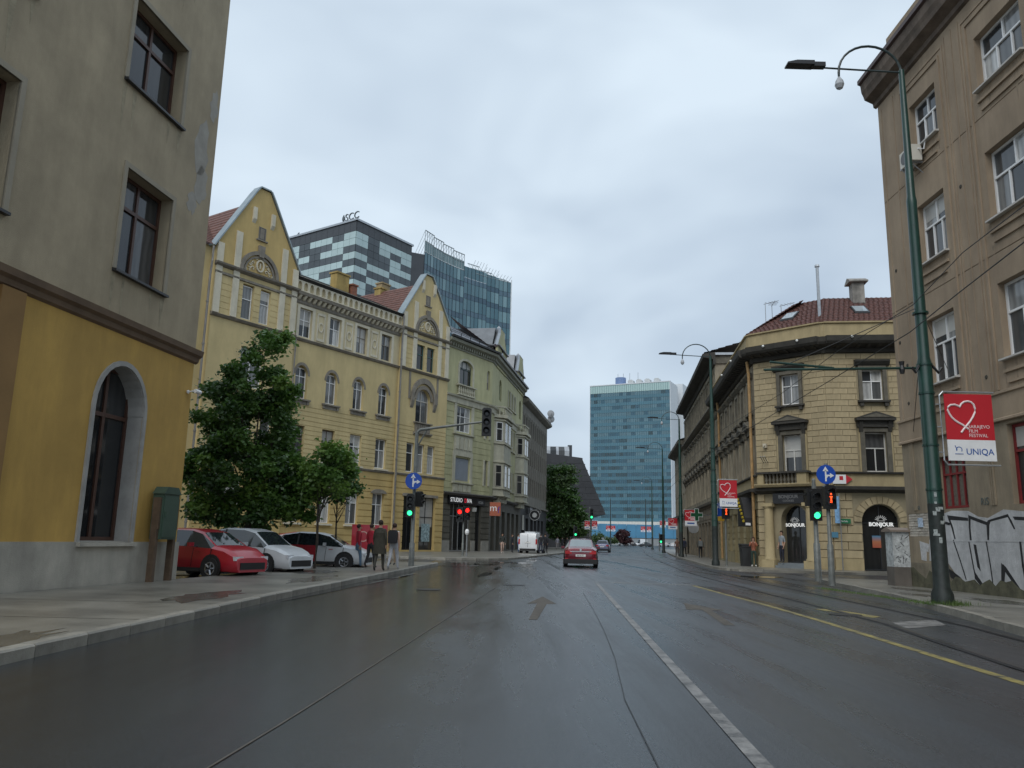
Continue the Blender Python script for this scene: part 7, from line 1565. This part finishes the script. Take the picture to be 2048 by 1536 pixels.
mb = MB(); mb.box(-.17, .17, -.3, -.13, 1.0, 1.45); mb.prism([(-.17, 1.45), (.17, 1.45), (.1, 1.5), (-.1, 1.5)], -.28, -.13); carried(p2, 'backpack', 'dark backpack on the person in white trousers', 'backpack', mb, M('backpack_black', (.02, .02, .025), .7))
person(-6.1, 33.2, .1, 60, 'person in red top and blue jeans by the two-tone car', 1.72, (.40, .02, .04), (.10, .17, .25), group=G, stride=.3)
person(-5.55, 33.0, .12, 30, 'person in red top and black trousers beside the dark-coated man', 1.72, (.40, .02, .04), (.02, .02, .025), group=G, stride=.4)
p = person(-5.15, 36.6, .12, 200, 'person in tan clothes half hidden between the man and the signal mast', 1.7, (.28, .17, .10), (.30, .22, .15), group=G)
# red display panels of the street stall
for i, (x, y, w_) in enumerate(((-6.9, 38.2, .9), (-6.1, 38.9, .6))):
    T = thing('display_panel', 'broad red stall panel with pale ring behind the two-tone car' if i == 0 else 'narrower red stall panel behind the people in red', 'panel', (x, y, .05), radians(4), 'red street stall panels'); mb = MB(); mb.box(-w_/2, w_/2, -.03, .03, .7, 1.85); mb.build('board', CRD2, T); mb = MB(); arch_ring(mb, .08, 1.3, .2, .25, -.04, -.03, n=18, a0=0, a1=2*pi); mb.build('ring', M('ring_pale', (.6, .35, .3), .5), T)
    mb = MB(); mb.box(-w_/2, -w_/2+.05, -.03, .03, 0, .7); mb.box(w_/2-.05, w_/2, -.03, .03, 0, .7); mb.build('leg', STEEL, T)
person(-.55, 73.5, .12, 160, 'person in dark jacket with pale bare legs by the corner shop', 1.78, (.03, .035, .03), (.45, .32, .26), (.5, .45, .42), stride=.2, group=G)
person(.35, 78.6, .12, 100, 'dark-dressed person left of the one in the pale blue shirt', 1.76, (.02, .022, .03), (.02, .022, .035), group=G)
person(.95, 78.9, .12, 90, 'person in pale blue shirt and blue jeans left of the white van', 1.78, (.42, .52, .62), (.06, .12, .25), group=G)
person(3.05, 77.0, .12, 10, 'person in black just right of the white van, nearer', 1.8, (.015, .016, .02), (.02, .025, .05), group=G, stride=.4)
person(3.5, 77.6, .12, 20, 'taller person in black at the right of the pair by the van', 1.86, (.015, .015, .017), (.015, .018, .03), group=G, stride=.5)
person(7.0, 117, .12, 0, 'distant person in grey-lilac top under the tall street tree', 1.75, (.32, .32, .38), (.3, .28, .28), group=G, stride=.3)
for i, x in enumerate((5.6, 7.9, 8.7)): person(x, 119+i, .12, 40*i, ('distant dark person far left under the street tree', 'distant dark person right of the lilac one', 'rightmost distant dark person under the street tree')[i], 1.72, (.03, .03, .035), (.03, .03, .04), group=G)
p = person(14.2, 47.25, .12, 200, 'woman in rust top and dark green trousers, hands at her face, by the bin', 1.68, (.26, .085, .045), (.02, .04, .03), (.6, .58, .55), (.10, .05, .03), arms='face', sleeve=1, group=G, slim=.9)
mb = MB(); c = p.children
mb.lathe([(.09, 1.35), (.11, 1.5), (.10, 1.62)], 10, (0, -.07, 0)); mb.build('long_hair', M('cloth_10_05_03', (.10, .05, .03), .8), p)
person(15.57, 46.42, .40, 250, 'man in grey T-shirt and navy trousers standing in the cafe doorway', 1.78, (.24, .26, .28), (.018, .02, .035), (.03, .03, .03), (.05, .03, .02), sleeve=.3, group=G)
person(16.5, 76.5, .12, 20, 'walking person in navy jacket and dark skirt on the right pavement', 1.76, (.018, .022, .045), (.03, .03, .04), stride=.9, group=G)
person(16.05, 77.6, .12, 200, 'person in rust coat just behind the walking one in navy', 1.7, (.12, .06, .04), (.05, .04, .04), group=G)
p = person(16.9, 71.8, .12, 10, 'person in black trousers with grey backpack walking away right', 1.76, (.06, .065, .06), (.012, .012, .014), stride=.5, group=G)
mb = MB(); mb.box(-.17, .17, -.3, -.12, 1.02, 1.48); carried(p, 'backpack', 'grey backpack on the walker near the pharmacy cross', 'backpack', mb, M('backpack_grey', (.14, .15, .15), .7))
